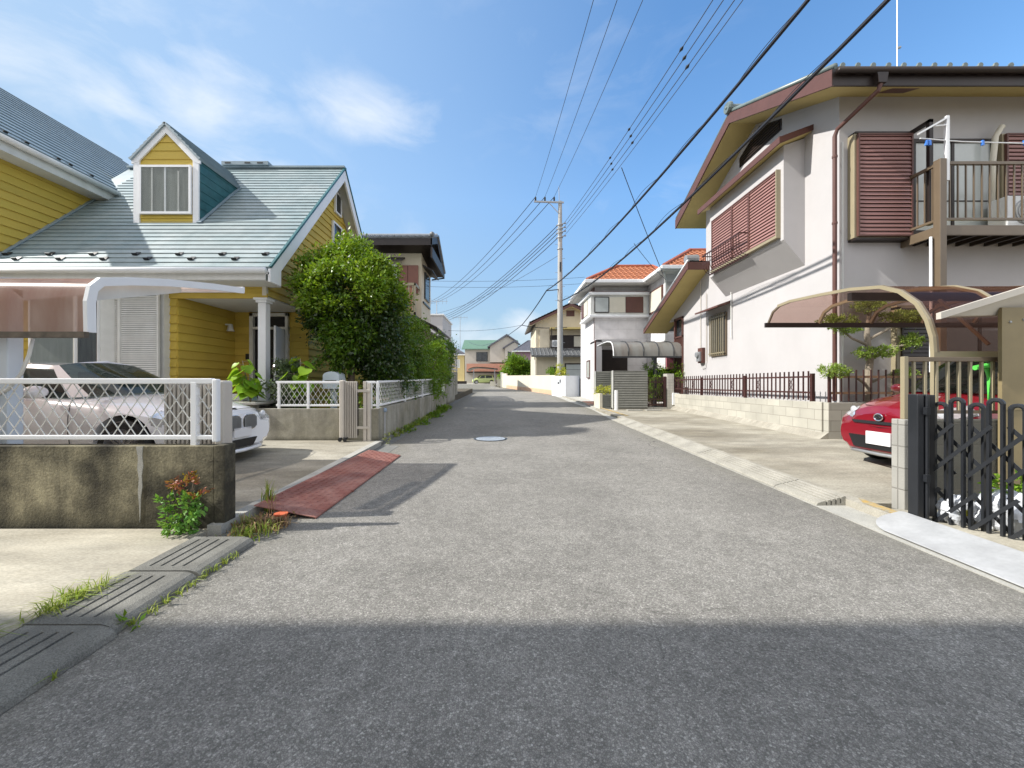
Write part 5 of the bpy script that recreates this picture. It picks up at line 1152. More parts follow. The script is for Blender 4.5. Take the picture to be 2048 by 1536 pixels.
# ------------------------------------------------------------------ cars
def interp_rows(rows, xs):
    rows = sorted(rows); X0 = [r[0] for r in rows]
    return [[float(np.interp(x, X0, [r[k] for r in rows])) for k in range(1, len(rows[0]))] for x in xs]
def smooth_interp(rows, xs):
    rows = sorted(rows); X0 = np.array([r[0] for r in rows]); out = []
    A = np.array([r[1:] for r in rows])
    for x in xs:
        i = int(np.clip(np.searchsorted(X0, x)-1, 0, len(X0)-2)); t = (x-X0[i])/(X0[i+1]-X0[i])
        p0, p1, p2, p3 = A[max(i-1, 0)], A[i], A[i+1], A[min(i+2, len(A)-1)]
        out.append(.5*((2*p1)+(-p0+p2)*t+(2*p0-5*p1+4*p2-p3)*t*t+(-p0+3*p1-3*p2+p3)*t**3))
    return out
def car_body(root, L, rows, wheels, wr, paint, name='body'):
    """local axes: +x forward, nose at x=0, tail at -L. rows: x, zbot, zsh(shoulder), ztop(centre), w_sill, w_max, w_sh"""
    xs = sorted(set([r[0] for r in rows]+list(np.linspace(-L+.05, -.6, 44))+list(np.linspace(-.58, -.01, 30))))
    R_ = smooth_interp(rows, xs); m = MB(); sec = 17
    for x, (zb, zs, zt, ws, wm, wh) in zip(xs, R_):
        pts = [(0, zb), (ws*.6, zb), (ws*.92, zb+.005), (ws, zb+.05), (ws+(wm-ws)*.55, zb+(zs-zb)*.2), (wm*.985, zb+(zs-zb)*.42), (wm, zb+(zs-zb)*.60), (wm*.985, zb+(zs-zb)*.78), (wm*.965, zb+(zs-zb)*.88), (wh*1.0, zs-.012), (wh*.955, zs+.006), (wh*.88, zs+(zt-zs)*.30), (wh*.72, zs+(zt-zs)*.62), (wh*.5, zs+(zt-zs)*.84), (wh*.28, zs+(zt-zs)*.95), (wh*.1, zt), (0, zt)]
        m.v += [(x, p[0], p[1]) for p in pts]+[(x, -p[0], p[1]) for p in pts[1:-1][::-1]]
    n = 2*sec-2; k = len(xs)
    m.f = [(i*n+j, i*n+(j+1) % n, (i+1)*n+(j+1) % n, (i+1)*n+j) for i in range(k-1) for j in range(n)]+[tuple(range(n)), tuple((k-1)*n+j for j in range(n-1, -1, -1))]
    o = m.build(name, paint, root, smooth='auto', local=True)
    for wx in wheels:
        cm = MB(); cm.lathe([(wr+.055, -1.2), (wr+.055, 1.2)], (wx, 0, wr+.01), 40, 'Y'); cut = cm.build('cut', paint, root, local=True)
        bo = o.modifiers.new('b', 'BOOLEAN'); bo.operation = 'DIFFERENCE'; bo.object = cut; bo.solver = 'EXACT'
        dg = bpy.context.evaluated_depsgraph_get(); me = bpy.data.meshes.new_from_object(o.evaluated_get(dg)); o.modifiers.clear(); o.data = me
        bpy.data.objects.remove(cut, do_unlink=True)
    o.data.polygons.foreach_set('use_smooth', [True]*len(o.data.polygons)); o.data.set_sharp_from_angle(angle=R(38))
    wb = max(r[5] for r in rows)-.26
    m = MB(); m.box(-L+.5, -.5, -wb+.05, wb-.05, .16, .5)
    for wx in wheels: m.box(wx-wr-.05, wx+wr+.05, -wb, wb, .2, wr*2+.08)
    m.build('underbody', 'black', root, local=True)
    return o
def patch(root, body, pred, name, mt, off=.004, cuts=2):
    bm = bmesh.new(); bm.from_mesh(body.data); bm.normal_update()
    sel = [f for f in bm.faces if pred(f.calc_center_median(), .06)]
    bmesh.ops.delete(bm, geom=[f for f in bm.faces if f not in set(sel)], context='FACES')
    bmesh.ops.subdivide_edges(bm, edges=bm.edges[:], cuts=cuts, use_grid_fill=True); bm.normal_update()
    bmesh.ops.delete(bm, geom=[f for f in bm.faces if not pred(f.calc_center_median(), 0)], context='FACES')
    bm.normal_update()
    for v in bm.verts: v.co += v.normal*off
    me = bpy.data.meshes.new(name); bm.to_mesh(me); bm.free(); me.materials.append(M[mt]); o = bpy.data.objects.new(name, me); C.objects.link(o); o.parent = root
    me.polygons.foreach_set('use_smooth', [True]*len(me.polygons)); return o
def car_cabin(root, belt, roof, crown, paint, wins, glass='car_glass', bulge=.03):
    """belt/roof: lists of (x, y) for the left half ring from front centre to rear centre (same count); z given by functions"""
    bx, rx = belt['pts'], roof['pts']; n = len(bx); S = 4
    def dense(p):
        out = []
        for i in range(n-1):
            for s in range(S): t = s/S; out.append((p[i][0]*(1-t)+p[i+1][0]*t, p[i][1]*(1-t)+p[i+1][1]*t, p[i][2]*(1-t)+p[i+1][2]*t))
        out.append(p[-1]); return out
    B, T = dense(bx), dense(rx); K = len(B); H_ = 8
    def P(i, j, side):
        b, t = Vector(B[i]), Vector(T[i]); s = j/H_
        p = b.lerp(t, s); out = Vector((p.x-(bx[0][0]+bx[-1][0])/2, p.y*1.6, 0)); out = out.normalized() if out.length > 0 else out
        p = p+out*bulge*math.sin(math.pi*s); return Vector((p.x, p.y*side, p.z))
    groups = {}
    for side in (1, -1):
        for i in range(K-1):
            for j in range(H_):
                key = 'paint'
                for (nm, a, b, ja, jb) in wins:
                    if a*S <= i < b*S and ja <= j < jb: key = nm+('|%d' % side if nm not in ('windscreen', 'rear_window') else '')
                groups.setdefault(key, []).append([P(i, j, side), P(i+1, j, side), P(i+1, j+1, side), P(i, j+1, side)])
    # roof cap
    for side in (1, -1):
        for i in range(K-1):
            for q in range(6):
                def Rf(ii, qq):
                    t = Vector(T[ii]); s = qq/6; yy = t.y*(1-s); return Vector((t.x*(1-s)+(t.x*.985+((T[0][0]+T[-1][0])/2)*.015)*s, yy*side, t.z+crown*(1-(1-s)**2)))
                groups.setdefault('paint', []).append([Rf(i, q), Rf(i+1, q), Rf(i+1, q+1), Rf(i, q+1)])
    for key, quads in groups.items():
        m = MB(); 
        for q in quads: m.add(q, [(0, 1, 2, 3)])
        nm = 'cabin' if key == 'paint' else key.split('|')[0]
        o = m.build(nm, paint if key == 'paint' else glass, root, local=True)
        bm = bmesh.new(); bm.from_mesh(o.data); bmesh.ops.remove_doubles(bm, verts=bm.verts, dist=.0005); bmesh.ops.recalc_face_normals(bm, faces=bm.faces); bm.to_mesh(o.data); bm.free()
        o.data.polygons.foreach_set('use_smooth', [True]*len(o.data.polygons)); o.data.set_sharp_from_angle(angle=R(30))
def wheel(root, x, y, r, w=.2, spokes=10, rim='alloy'):
    s = 1 if y > 0 else -1; c = (x, y, r)
    m = MB(); m.lathe([(r*.70, -w/2), (r*.93, -w/2), (r*.985, -w/2+.02), (r, -w/4), (r, w/4), (r*.985, w/2-.02), (r*.93, w/2), (r*.70, w/2)], c, 32, 'Y', False)
    wh = m.build('wheel', 'rubber', root, smooth='auto', local=True)
    m = MB(); m.lathe([(r*.72, w/2*.95*s), (r*.70, w/2*1.0*s), (r*.66, w/2*.6*s), (r*.64, 0), (r*.05, -.01*s)], c, 32, 'Y', False)
    for k in range(spokes):
        a = 2*math.pi*k/spokes; p = Vector((x+r*.10*math.cos(a), y+s*w*.36, r+r*.10*math.sin(a))); q = Vector((x+r*.68*math.cos(a), y+s*w*.42, r+r*.68*math.sin(a)))
        m.bar(p, q, .02, r*.09, (0, 1, 0))
    m.lathe([(.001, w*.44*s), (r*.14, w*.42*s), (r*.15, w*.3*s), (.001, w*.3*s)], c, 14, 'Y')
    m.build('rim', rim, wh, local=True)
def mirror(root, x, y, z, paint, s, k=1.0):
    m = MB(); m.ball((x, y+.10*s, z), .1*k, 14, (.75, 1.15, .72)); mr_ = m.build('wing_mirror', paint, root, smooth=True, local=True)
    m = MB(); m.bar((x, y-.04*s, z-.06), (x, y+.06*s, z-.05), .05, .03); m.build('mirror_stalk', 'black', mr_, local=True)

def white_car():
    L = 4.52
    t = thing('car', 'white saloon car with twin oval grilles, parked under the brown carport', 'car', (-3.70, 5.47, gz(5.5)+.055), R(-3), 'parked cars')
    rows = [(-L, .42, .80, .92, .50, .60, .58), (-L+.12, .30, .86, .99, .68, .80, .76), (-L+.5, .22, .92, 1.04, .78, .88, .80), (-L+1.2, .19, .93, 1.02, .83, .905, .83), (-2.6, .18, .91, 1.0, .84, .905, .84), (-1.9, .18, .89, .98, .84, .905, .84), (-1.35, .18, .86, .96, .83, .905, .82), (-.9, .19, .82, .91, .80, .90, .78), (-.45, .17, .75, .84, .76, .87, .70), (-.2, .16, .69, .775, .68, .82, .60), (-.07, .17, .63, .72, .58, .72, .50), (0, .22, .56, .66, .46, .60, .40)]
    body = car_body(t, L, rows, (-.80, -3.56), .325, 'paint_white')
    belt = {'pts': [(-1.18, 0, .97), (-1.25, .45, .955), (-1.42, .70, .93), (-1.62, .765, .915), (-2.55, .80, .925), (-2.62, .80, .925), (-3.42, .77, .945), (-3.62, .72, .96), (-3.95, .45, 1.0), (-4.0, 0, 1.01)]}
    roof = {'pts': [(-1.98, 0, 1.385), (-2.0, .38, 1.365), (-2.04, .535, 1.33), (-2.10, .56, 1.325), (-2.55, .585, 1.35), (-2.62, .585, 1.35), (-3.12, .565, 1.325), (-3.22, .55, 1.31), (-3.35, .38, 1.335), (-3.38, 0, 1.35)]}
    car_cabin(t, belt, roof, .035, 'paint_white', [('windscreen', 0, 2, 0, 8), ('side_window', 3, 4, 0, 7), ('side_window', 5, 6, 0, 7), ('rear_window', 7, 9, 1, 7)])
    for s in (1, -1):
        for x in (-.80, -3.56): wheel(t, x, .80*s, .325)
        mirror(t, -1.72, -.92 if s < 0 else .92, .99, 'paint_white', s, 1.05)
        # headlamp
        hl = patch(t, body, lambda c, e, s=s: c.y*s > .44-e and c.x > -.50-e and .555-.14*c.x*.6-e < c.z < .655-.20*c.x+e, 'headlight', 'lamp_inner')
        for yy in (.60, .72): m = MB(); m.ball((-.10-(yy-.6)*.75, yy*s, .635), .042, 12, (.5, 1, 1)); m.build('lamp_ring', 'lamp_lens', hl, smooth=True, local=True)
        # kidney
        cy = .155*s; w2, h2 = .125, .098; zc = .545; fx = .012
        def oval(w, h, n=18, p=3.2): return [(w*math.copysign(abs(math.cos(a))**(2/p), math.cos(a)), h*math.copysign(abs(math.sin(a))**(2/p), math.sin(a))) for a in [2*math.pi*k/n for k in range(n)]]
        O1 = [(fx-.03-.10*abs(cy+a)**1.5*0, cy+a, zc+b) for a, b in oval(w2+.014, h2+.014)]
        m = MB(); m.prism(O1, (.035, 0, 0)); kd = m.build('kidney_grille', 'chrome', t, local=True, bevel=.004)
        m = MB(); m.prism([(fx, cy+a, zc+b) for a, b in oval(w2, h2)], (.010, 0, 0)); m.build('grille_opening', 'black', kd, local=True)
        m = MB()
        for i in range(-5, 6):
            yy = cy+i*.0225; hh = h2*max(.35, (1-abs(i*.0225/w2)**3.2))**(1/3.2)*.96
            m.box(fx+.008, fx+.024, yy-.0035, yy+.0035, zc-hh, zc+hh)
        m.build('grille_bars', 'galv', kd, local=True)
        # outer intake
        m = MB(); m.prism([(-.10, .50*s, .30), (-.08, .50*s, .37), (-.22, .74*s, .39), (-.24, .74*s, .33)], (.035, .02*s, 0)); m.build('side_intake', 'black', t, local=True)
        m = MB(); m.bar((-.055, .50*s, .395), (-.19, .765*s, .415), .012, .010); m.build('intake_trim', 'chrome', t, local=True)
    m = MB(); m.prism([(-.04, -.30, .315), (-.04, .30, .315), (-.03, .20, .205), (-.03, -.20, .205)], (.062, 0, 0)); m.build('lower_intake', 'black', t, local=True)
    m = MB(); m.tube([(-.42, -.86, .17), (-.2, -.70, .165), (-.03, -.42, .16), (.025, 0, .16), (-.03, .42, .16), (-.2, .70, .165), (-.42, .86, .17)], .028, 8); m.build('front_spoiler', 'paint_white', t, smooth=True, local=True)
    m = MB(); m.box(.010, .035, -.165, .165, .345, .475); m.build('number_plate', 'plate', t, local=True, bevel=.004)
    m = MB(); m.lathe([(.001, .0), (.041, .0), (.041, .006), (.001, .008)], (-.115, 0, .742), 18); em = m.build('emblem', 'dark_metal', t, local=True)
    for k, c in enumerate(('plastic_blue', 'white', 'plastic_blue', 'white')):
        m = MB(); a0 = k*math.pi/2; m.prism([(-.115, 0, .751)]+[(-.115+.026*math.cos(a0+j*math.pi/8), .026*math.sin(a0+j*math.pi/8), .751) for j in range(5)], (0, 0, .002)); m.build('emblem_quadrant', c, em, local=True)
    m = MB(); m.tube([(-.16, -.62, .735), (-.09, -.3, .735), (-.075, 0, .735), (-.09, .3, .735), (-.16, .62, .735)], .004, 4); m.build('bonnet_seam', 'dark_metal', t, local=True)
    for s in (1, -1):
        m = MB()
        for xd in (-1.46, -2.57, -3.45): m.tube([(xd, .87*s, .88), (xd+.01, .912*s, .7), (xd, .905*s, .5), (xd, .87*s, .24)], .004, 4)
        m.build('door_seam', 'dark_metal', t, local=True)
        for xd in (-2.38, -3.3): m = MB(); m.tube([(xd, .885*s, .78), (xd+.03, .925*s, .785), (xd+.17, .925*s, .785), (xd+.2, .89*s, .78)], .013, 6); m.build('door_handle', 'paint_white', t, local=True, smooth=True)
        for xd in (-2.2, -3.0): m = MB(); m.ball((xd, .35*s, .85), .22, 12, (.35, 1, 1.4)); m.build('seat', 'black', t, local=True, smooth=True)
    m = MB(); m.box(-3.3, -1.6, -.6, .6, .6, .86); m.build('dashboard', 'black', t, local=True)
white_car()

def red_car():
    L = 3.40
    t = thing('car', 'dark red small hatchback, front towards the street under the bronze carport', 'car', (4.79, 4.98, gz(5)+.07), R(180), 'parked cars')
    rows = [(-L, .40, .95, 1.05, .50, .62, .60), (-L+.1, .28, 1.0, 1.1, .62, .70, .66), (-L+.6, .20, .98, 1.08, .67, .735, .68), (-2.2, .18, .95, 1.06, .68, .735, .69), (-1.2, .18, .93, 1.02, .68, .735, .68), (-.8, .19, .90, .99, .66, .73, .65), (-.4, .18, .83, .92, .63, .72, .60), (-.18, .18, .75, .86, .59, .69, .55), (-.06, .18, .66, .79, .54, .645, .50), (0, .22, .56, .70, .48, .585, .44)]
    body = car_body(t, L, rows, (-.62, -3.02+.05), .275, 'paint_red')
    belt = {'pts': [(-.62, 0, .985), (-.70, .36, .975), (-.92, .60, .955), (-1.15, .655, .95), (-1.95, .66, .965), (-2.02, .66, .965), (-2.8, .64, .99), (-3.05, .60, 1.0), (-3.28, .4, 1.04), (-3.32, 0, 1.05)]}
    roof = {'pts': [(-1.38, 0, 1.45), (-1.40, .34, 1.44), (-1.44, .50, 1.41), (-1.52, .525, 1.41), (-1.95, .54, 1.44), (-2.02, .54, 1.44), (-2.85, .53, 1.42), (-2.95, .51, 1.41), (-3.08, .34, 1.44), (-3.1, 0, 1.45)]}
    car_cabin(t, belt, roof, .03, 'paint_red', [('windscreen', 0, 2, 0, 8), ('side_window', 3, 4, 0, 7), ('side_window', 5, 6, 0, 7), ('rear_window', 7, 9, 1, 7)])
    for s in (1, -1):
        for x in (-.62, -2.97): wheel(t, x, .65*s, .275, .15, 9)
        mirror(t, -1.08, .74*s, 1.02, 'paint_red', s, .9)
        hl = patch(t, body, lambda c, e, s=s: c.y*s > .40-e and c.x > -.42-e and .62-.30*c.x-e < c.z < .74-.22*c.x+e, 'headlight', 'lamp_inner')
        m = MB(); m.ball((-.165, .56*s, .725), .045, 12, (.6, 1, 1.1)); m.build('lamp_lens', 'lamp_lens', hl, smooth=True, local=True)
        m = MB(); m.prism([(-.06, .42*s, .30), (-.05, .40*s, .36), (-.13, .60*s, .40), (-.20, .66*s, .30), (-.14, .60*s, .24)], (.03, .02*s, 0)); m.build('bumper_corner', 'paint_red', t, local=True, bevel=.012)
    m = MB(); m.prism([(-.03, -.40, .60), (-.03, .40, .60), (-.02, .36, .565), (-.02, -.36, .565)], (.04, 0, 0)); m.build('grille', 'black', t, local=True)
    m = MB(); m.tube([(-.04, -.42, .545), (.018, 0, .54), (-.04, .42, .545)], .010, 6); m.build('grille_trim', 'paint_red', t, local=True)
    m = MB(); m.prism([(-.03, -.45, .40), (-.03, .45, .40), (-.02, .36, .24), (-.02, -.36, .24)], (.038, 0, 0)); m.build('lower_intake', 'black', t, local=True)
    m = MB(); m.tube([(-.25, -.64, .185), (-.05, -.45, .18), (.01, 0, .18), (-.05, .45, .18), (-.25, .64, .185)], .022, 8); m.build('front_lip', 'galv', t, smooth=True, local=True)
    m = MB(); m.box(.005, .035, -.165, .165, .30, .465); m.build('number_plate', 'plate', t, local=True, bevel=.004)
    c = (.012, 0, .655)
    m = MB(); m.prism([(c[0], .058*math.cos(a), c[2]+.044*math.sin(a)) for a in [2*math.pi*k/22 for k in range(22)]], (.008, 0, 0)); em = m.build('emblem', 'dark_metal', t, local=True)
    m = MB(); m.tube([(c[0]+.012, .058*math.cos(a), c[2]+.044*math.sin(a)) for a in [2*math.pi*k/24 for k in range(25)]], .007, 6)
    m.tube([(c[0]+.012, -.028, c[2]+.022), (c[0]+.013, .012, c[2]+.018), (c[0]+.013, .026, c[2]), (c[0]+.013, .004, c[2]-.012), (c[0]+.013, -.03, c[2]-.02)], .0055, 5)
    m.tube([(c[0]+.012, -.030, c[2]-.006), (c[0]+.013, .0, c[2]+.002), (c[0]+.013, .02, c[2]+.012)], .004, 5); m.build('emblem_ring', 'chrome', em, local=True)
    m = MB(); m.tube([(-.30, -.60, .865), (-.10, -.3, .80), (-.075, 0, .79), (-.10, .3, .80), (-.30, .60, .865)], .004, 4); m.build('bonnet_seam', 'dark_metal', t, local=True)
    m = MB(); m.box(-2.9, -.95, -.5, .5, .6, .88); m.build('dashboard', 'black', t, local=True)
    for s in (1, -1): m = MB(); m.ball((-1.7, .3*s, .95), .22, 12, (.35, 1, 1.5)); m.build('seat', 'brown_dark', t, local=True, smooth=True)
red_car()
def far_car(label, loc, rz, paint, L=3.5, W=.74, hh=1.5):
    t = thing('car', label, 'car', loc, rz, 'parked cars')
    rows = [(-L, .35, .9, 1.0, W*.7, W*.85, W*.8), (-L+.3, .22, .95, 1.05, W*.93, W, W*.93), (-L*.5, .2, .93, 1.0, W*.93, W, W*.93), (-.6, .2, .85, .93, W*.9, W*.98, W*.85), (-.12, .2, .68, .78, W*.75, W*.88, W*.68), (0, .26, .55, .66, W*.6, W*.72, W*.55)]
    car_body(t, L, rows, (-.65, -L+.6), .29, paint)
    b = {'pts': [(-.62, 0, .93), (-.75, W*.5, .92), (-1.0, W*.85, .92), (-1.2, W*.9, .92), (-L*.55, W*.9, .95), (-L*.58, W*.9, .95), (-L+.5, W*.88, .98), (-L+.3, W*.8, 1.0), (-L+.08, W*.5, 1.03), (-L+.05, 0, 1.03)]}
    r = {'pts': [(-1.35, 0, hh-.05), (-1.37, W*.45, hh-.06), (-1.42, W*.68, hh-.09), (-1.5, W*.72, hh-.09), (-L*.55, W*.74, hh-.06), (-L*.58, W*.74, hh-.06), (-L+.55, W*.73, hh-.08), (-L+.45, W*.7, hh-.09), (-L+.3, W*.45, hh-.06), (-L+.28, 0, hh-.05)]}
    car_cabin(t, b, r, .04, paint, [('windscreen', 0, 2, 1, 8), ('side_window', 3, 4, 0, 7), ('side_window', 5, 6, 0, 7), ('rear_window', 7, 9, 1, 7)])
    for s in (1, -1):
        for x in (-.65, -L+.6): wheel(t, x, (W-.08)*s, .29, .16, 6)
        m = MB(); m.ball((-.18, W*.72*s, .72), .10, 8, (1, .8, .7)); m.build('headlight', 'lamp_inner', t, local=True, smooth=True)
far_car('pale lime green compact car under the far carport at the end of the street', (-5.35, 63.5, gz(63.5)), R(180+8), 'paint_green', 3.7, .76, 1.5)
far_car('black car parked under the grey arched carport of the orange roofed house', (4.7, 16.2, gz(16)+.05), R(180), 'paint_black', 4.3, .82, 1.55)
# ------------------------------------------------------------------ white house with the orange hipped roof
M['panel_white'] = block_mat('panel_white', (.68, .66, .66), (.45, .43, .42), .9, .45, 'X', var=.03)
M['panel_white_y'] = block_mat('panel_white_y', (.68, .66, .66), (.45, .43, .42), .9, .45, 'Y', var=.03)
def hip_roof(parent, x0, x1, y0, y1, z, rx0, rx1, ry, zr, material='orange_tile', gut='white', name='roof'):
    """eave rectangle, ridge from rx0 to rx1 at y=ry"""
    def face(a, b, c, d=None):       # a,b eave; c(,d) ridge
        a, b, c = Vector(a), Vector(b), Vector(c); u = (b-a); L_ = u.length; u.normalize(); top = c
        v = (c-a)-u*(c-a).dot(u); S = v.length; v.normalize(); n = u.cross(v)
        if n.z < 0: n = -n
        ca = (c-a).dot(u); cb = ((Vector(d) if d else c)-a).dot(u)
        def inside(p, q): f = q/S; return ca*f-1e-6 <= p <= L_-(L_-cb)*f+1e-6
        m.tiles(a, u, v, n, inside, 0, L_, S, .27, .30, .04, .03, 4)
        base = [a, b, Vector(d), c] if d else [a, b, c]
        m.prism(base, n*-.06)
    m = MB()
    A, B, Cc, D = (x0, y0, z), (x1, y0, z), (x1, y1, z), (x0, y1, z); E, Fv = (rx0, ry, zr), (rx1, ry, zr)
    face(A, B, E, Fv); face(D, A, E); face(B, Cc, Fv); face(Cc, D, Fv, E)
    o = m.build(name, material, parent)
    m = MB()
    for p, q in ((A, E), (B, Fv), (D, E), (Cc, Fv), (E, Fv)): m.tube([Vector(p)+Z*.04, Vector(q)+Z*.05], .08, 6)
    m.build('hip_tiles', 'orange_ridge' if material == 'orange_tile' else material, o)
    m = MB(); w = .12
    m.box(x0-w, x1+w, y0-w, y0, z-.14, z+.02); m.box(x0-w, x0, y0, y1, z-.14, z+.02); m.box(x1, x1+w, y0, y1, z-.14, z+.02); m.build('gutter', gut, parent, bevel=.02)
    m = MB(); m.box(x0, x1, y0, y1, z-.16, z-.07); m.build('soffit', 'soffit_white', parent)
    return o
M['orange_ridge'] = mat('orange_ridge', (.36, .10, .05), .6, var=.2)
def orange_house():
    h = thing('house', 'white panelled two storey house with an orange tiled hip roof, beyond the pinkish white house', 'house', (7, 20, gz(19.5)))
    g = gz(19.5)
    hip_roof(h, 3.95, 8.6, 18.8, 23.6, 6.26, 6.1, 8.0, 21.2, 7.62)
    hip_roof(h, 6.75, 13, 16.6, 22.6, 6.27, 9.3, 11, 19.6, 7.95, name='wing_roof')
    m = MB(); m.box(4.47, 7.1, 19.5, 23.0, 0, 6.12); m.build('wall', 'panel_white', h)
    m = MB(); m.box(7.11, 12.5, 17.3, 22.2, 0, 6.12); m.build('wing_wall', 'panel_white_y', h)
    # first floor bay band
    m = MB(); m.box(4.22, 7.08, 19.22, 19.49, 4.66, 5.62); m.box(4.22, 4.465, 19.49, 21.6, 4.66, 5.62); bb = m.build('bay_band', 'offwhite', h)
    m = MB(); m.box(4.10, 7.10, 19.08, 19.5, 5.62, 5.76); m.box(4.10, 4.47, 19.5, 21.8, 5.62, 5.76); m.box(4.16, 7.09, 19.16, 19.5, 4.56, 4.66); m.box(4.16, 4.47, 19.5, 21.7, 4.56, 4.66); m.build('band_ledge', 'white', h, bevel=.01)
    m = MB(); m.box(4.2, 7.09, 19.12, 19.5, 5.76, 5.80); m.box(4.40, 4.47, 19.42, 21.8, 5.80, 6.06); m.build('band_flashing', 'brown_trim', h)
    window(bb, (4.40, 19.215, 4.76), X, Z, -Y, .72, .78, 'brown_dark', 'glass_frost', (), (), .04, .04, None, 'window')
    m = MB(); m.box(5.14, 5.92, 19.18, 19.215, 4.78, 5.52); m.build('sliding_shutter', 'beige', bb)
    m = MB(); m.box(5.94, 6.80, 19.17, 19.215, 4.76, 5.54); m.build('sliding_shutter', 'brown_trim', bb)
    m = MB(); m.box(4.185, 4.215, 19.9, 20.7, 4.78, 5.5); m.build('sliding_shutter', 'beige', bb)
    m = MB(); m.box(4.18, 4.215, 20.75, 21.4, 4.78, 5.5); m.build('sliding_shutter', 'brown_trim', bb)
    m = MB(); m.box(7.06, 7.105, 17.5, 19.1, 4.62, 5.72); sw = m.build('wing_window', 'brown_trim', h); m = MB(); m.box(7.04, 7.055, 17.6, 19.0, 4.70, 5.64); m.build('pane', 'beige', sw)
    m = MB(); m.tube([(6.9, 16.9, 6.1), (7.06, 17.15, 5.7), (7.06, 17.2, 2.6)], .045, 6); m.build('downpipe', 'offwhite', h)
    m = MB(); m.box(7.3, 7.6, 17.15, 17.3, 5.2, 5.55); m.build('wall_box', 'beige', h)
    window(h, (7.5, 17.28, 4.3), X, Z, -Y, 1.0, 1.1, 'brown_dark', 'glass', (1,), (), .06, .05, None, 'window')
    window(h, (7.7, 17.28, .9), X, Z, -Y, 1.4, 2.0, 'brown_dark', 'glass', (1,), (), .06, .05, None, 'window')
    m = MB(); m.box(7.14, 7.45, 17.22, 17.29, 1.3, 2.6); m.build('sliding_shutter', 'rosy', h)
    # porch
    m = MB(); m.box(4.26, 4.52, 18.2, 19.5, g, 3.3); m.box(4.26, 6.2, 18.2, 19.5, 3.22, 3.34); m.build('porch_wall', 'stucco2', h)
    m = MB(); m.box(4.20, 4.255, 18.2, 18.32, g, 3.3); m.build('porch_trim', 'brown_trim', h)
    m = MB(); m.box(4.7, 6.1, 19.42, 19.5, g+.2, 2.95); dr = m.build('front_door', 'brown_dark', h); m = MB(); m.bar((5.2, 19.38, 1.4), (5.2, 19.38, 1.75), .03, .03); m.build('door_handle', 'chrome', dr)
    w_ = window(h, (4.46, 21.1, 1.55), -Y, Z, -X, .75, .95, 'brown_trim', 'glass_frost', (1,), (), .05, .06, None, 'side_window')
    m = MB(); m.box(4.45, 4.47, 19.5, 19.56, 0, 4.6); m.build('corner_trim', 'brown_trim', h)
M['rosy'] = mat('rosy', (.42, .14, .17), .7)
orange_house()
def grey_carport():
    t = thing('carport', 'grey translucent arched carport in front of the orange roofed house', 'carport', (4.9, 14.8, .3))
    prof = [(14.45, 2.28), (14.46, 2.45), (14.52, 2.62), (14.65, 2.76), (14.85, 2.84), (15.3, 2.90), (16.0, 2.92), (17.0, 2.90)]
    m = MB(); m.strip([(4.02, y, z) for y, z in prof], (4.4, 0, 0)); m.strip([(4.02, y+.006, z-.006) for y, z in prof], (4.4, 0, 0)); m.build('roof_panel', 'poly_grey', t, smooth=True)
    for k in range(8): m = MB(); m.tube([(4.02+.56*k, y, z+.01) for y, z in prof], .022, 5); m.build('rib', 'dark_metal' if k else 'white', t)
    m = MB(); m.box(4.0, 8.4, 14.43, 14.47, 2.22, 2.28); m.build('side_rail', 'dark_metal', t)
    for x in (5.55, 8.0): m = MB(); m.box(x, x+.1, 14.5, 14.6, .3, 2.25); m.bar((x+.05, 14.55, 2.1), (x+.05, 15.8, 2.80), .06, .06); m.build('post', 'dark_metal', t)
grey_carport()
def striped_walls():
    M['stripe'] = mat('stripe_block', (.27, .27, .24), .8, var=.12, nscale=6, fine=.2)
    def w(label, x0, x1, y, z0, z1):
        t = thing('garden_wall', label, 'wall', ((x0+x1)/2, y, gz(y)), 0, 'horizontally ribbed garden walls')
        m = MB(); m.box(x0, x1, y, y+.15, z0-.15, z1); m.courses((0, y, 0), X, Z, -Y, [(x0+.04, z0), (x1-.01, z0), (x1-.01, z1-.01), (x0+.04, z1-.01)], .085, .05, .03, joint=.022); m.build('ribbed_face', 'stripe', t)
        m = MB(); m.box(x0, x1, y-.02, y+.16, z0-.3, z0+.02); m.build('base', 'concrete', t)
        m = MB(); m.box(x0, x0+.03, y-.05, y, z0, z1+.01); m.build('edge_trim', 'offwhite', t)
    w('taller olive grey ribbed garden wall beside the dark bar gate', 3.82, 5.08, 13.9, .38, 1.72)
    w('lower olive grey ribbed garden wall with a yellow shrub planter in front', 3.55, 4.3, 15.4, .4, 1.75)
    t = thing('planter', 'small planter of ribbed blocks with a pale end at the street corner', 'planter', (3.9, 14.8, .3))
    m = MB(); m.box(3.50, 3.60, 14.4, 15.3, .2, .90); m.build('planter_end', 'beige', t); m = MB(); m.box(3.605, 4.2, 14.45, 15.3, .2, .84); m.courses((0, 14.45, 0), X, Z, -Y, [(3.61, .32), (4.19, .32), (4.19, .83), (3.61, .83)], .075, .04, .004); m.build('ribbed_face', 'stripe', t)
    o = MB().tube([(3.88, 13.6, .27), (3.88, 13.6, 1.03)], .06, 12).build('bollard', 'white', smooth='auto'); tag(o, 'short white bollard standing before the taller ribbed garden wall', 'bollard')
striped_walls()
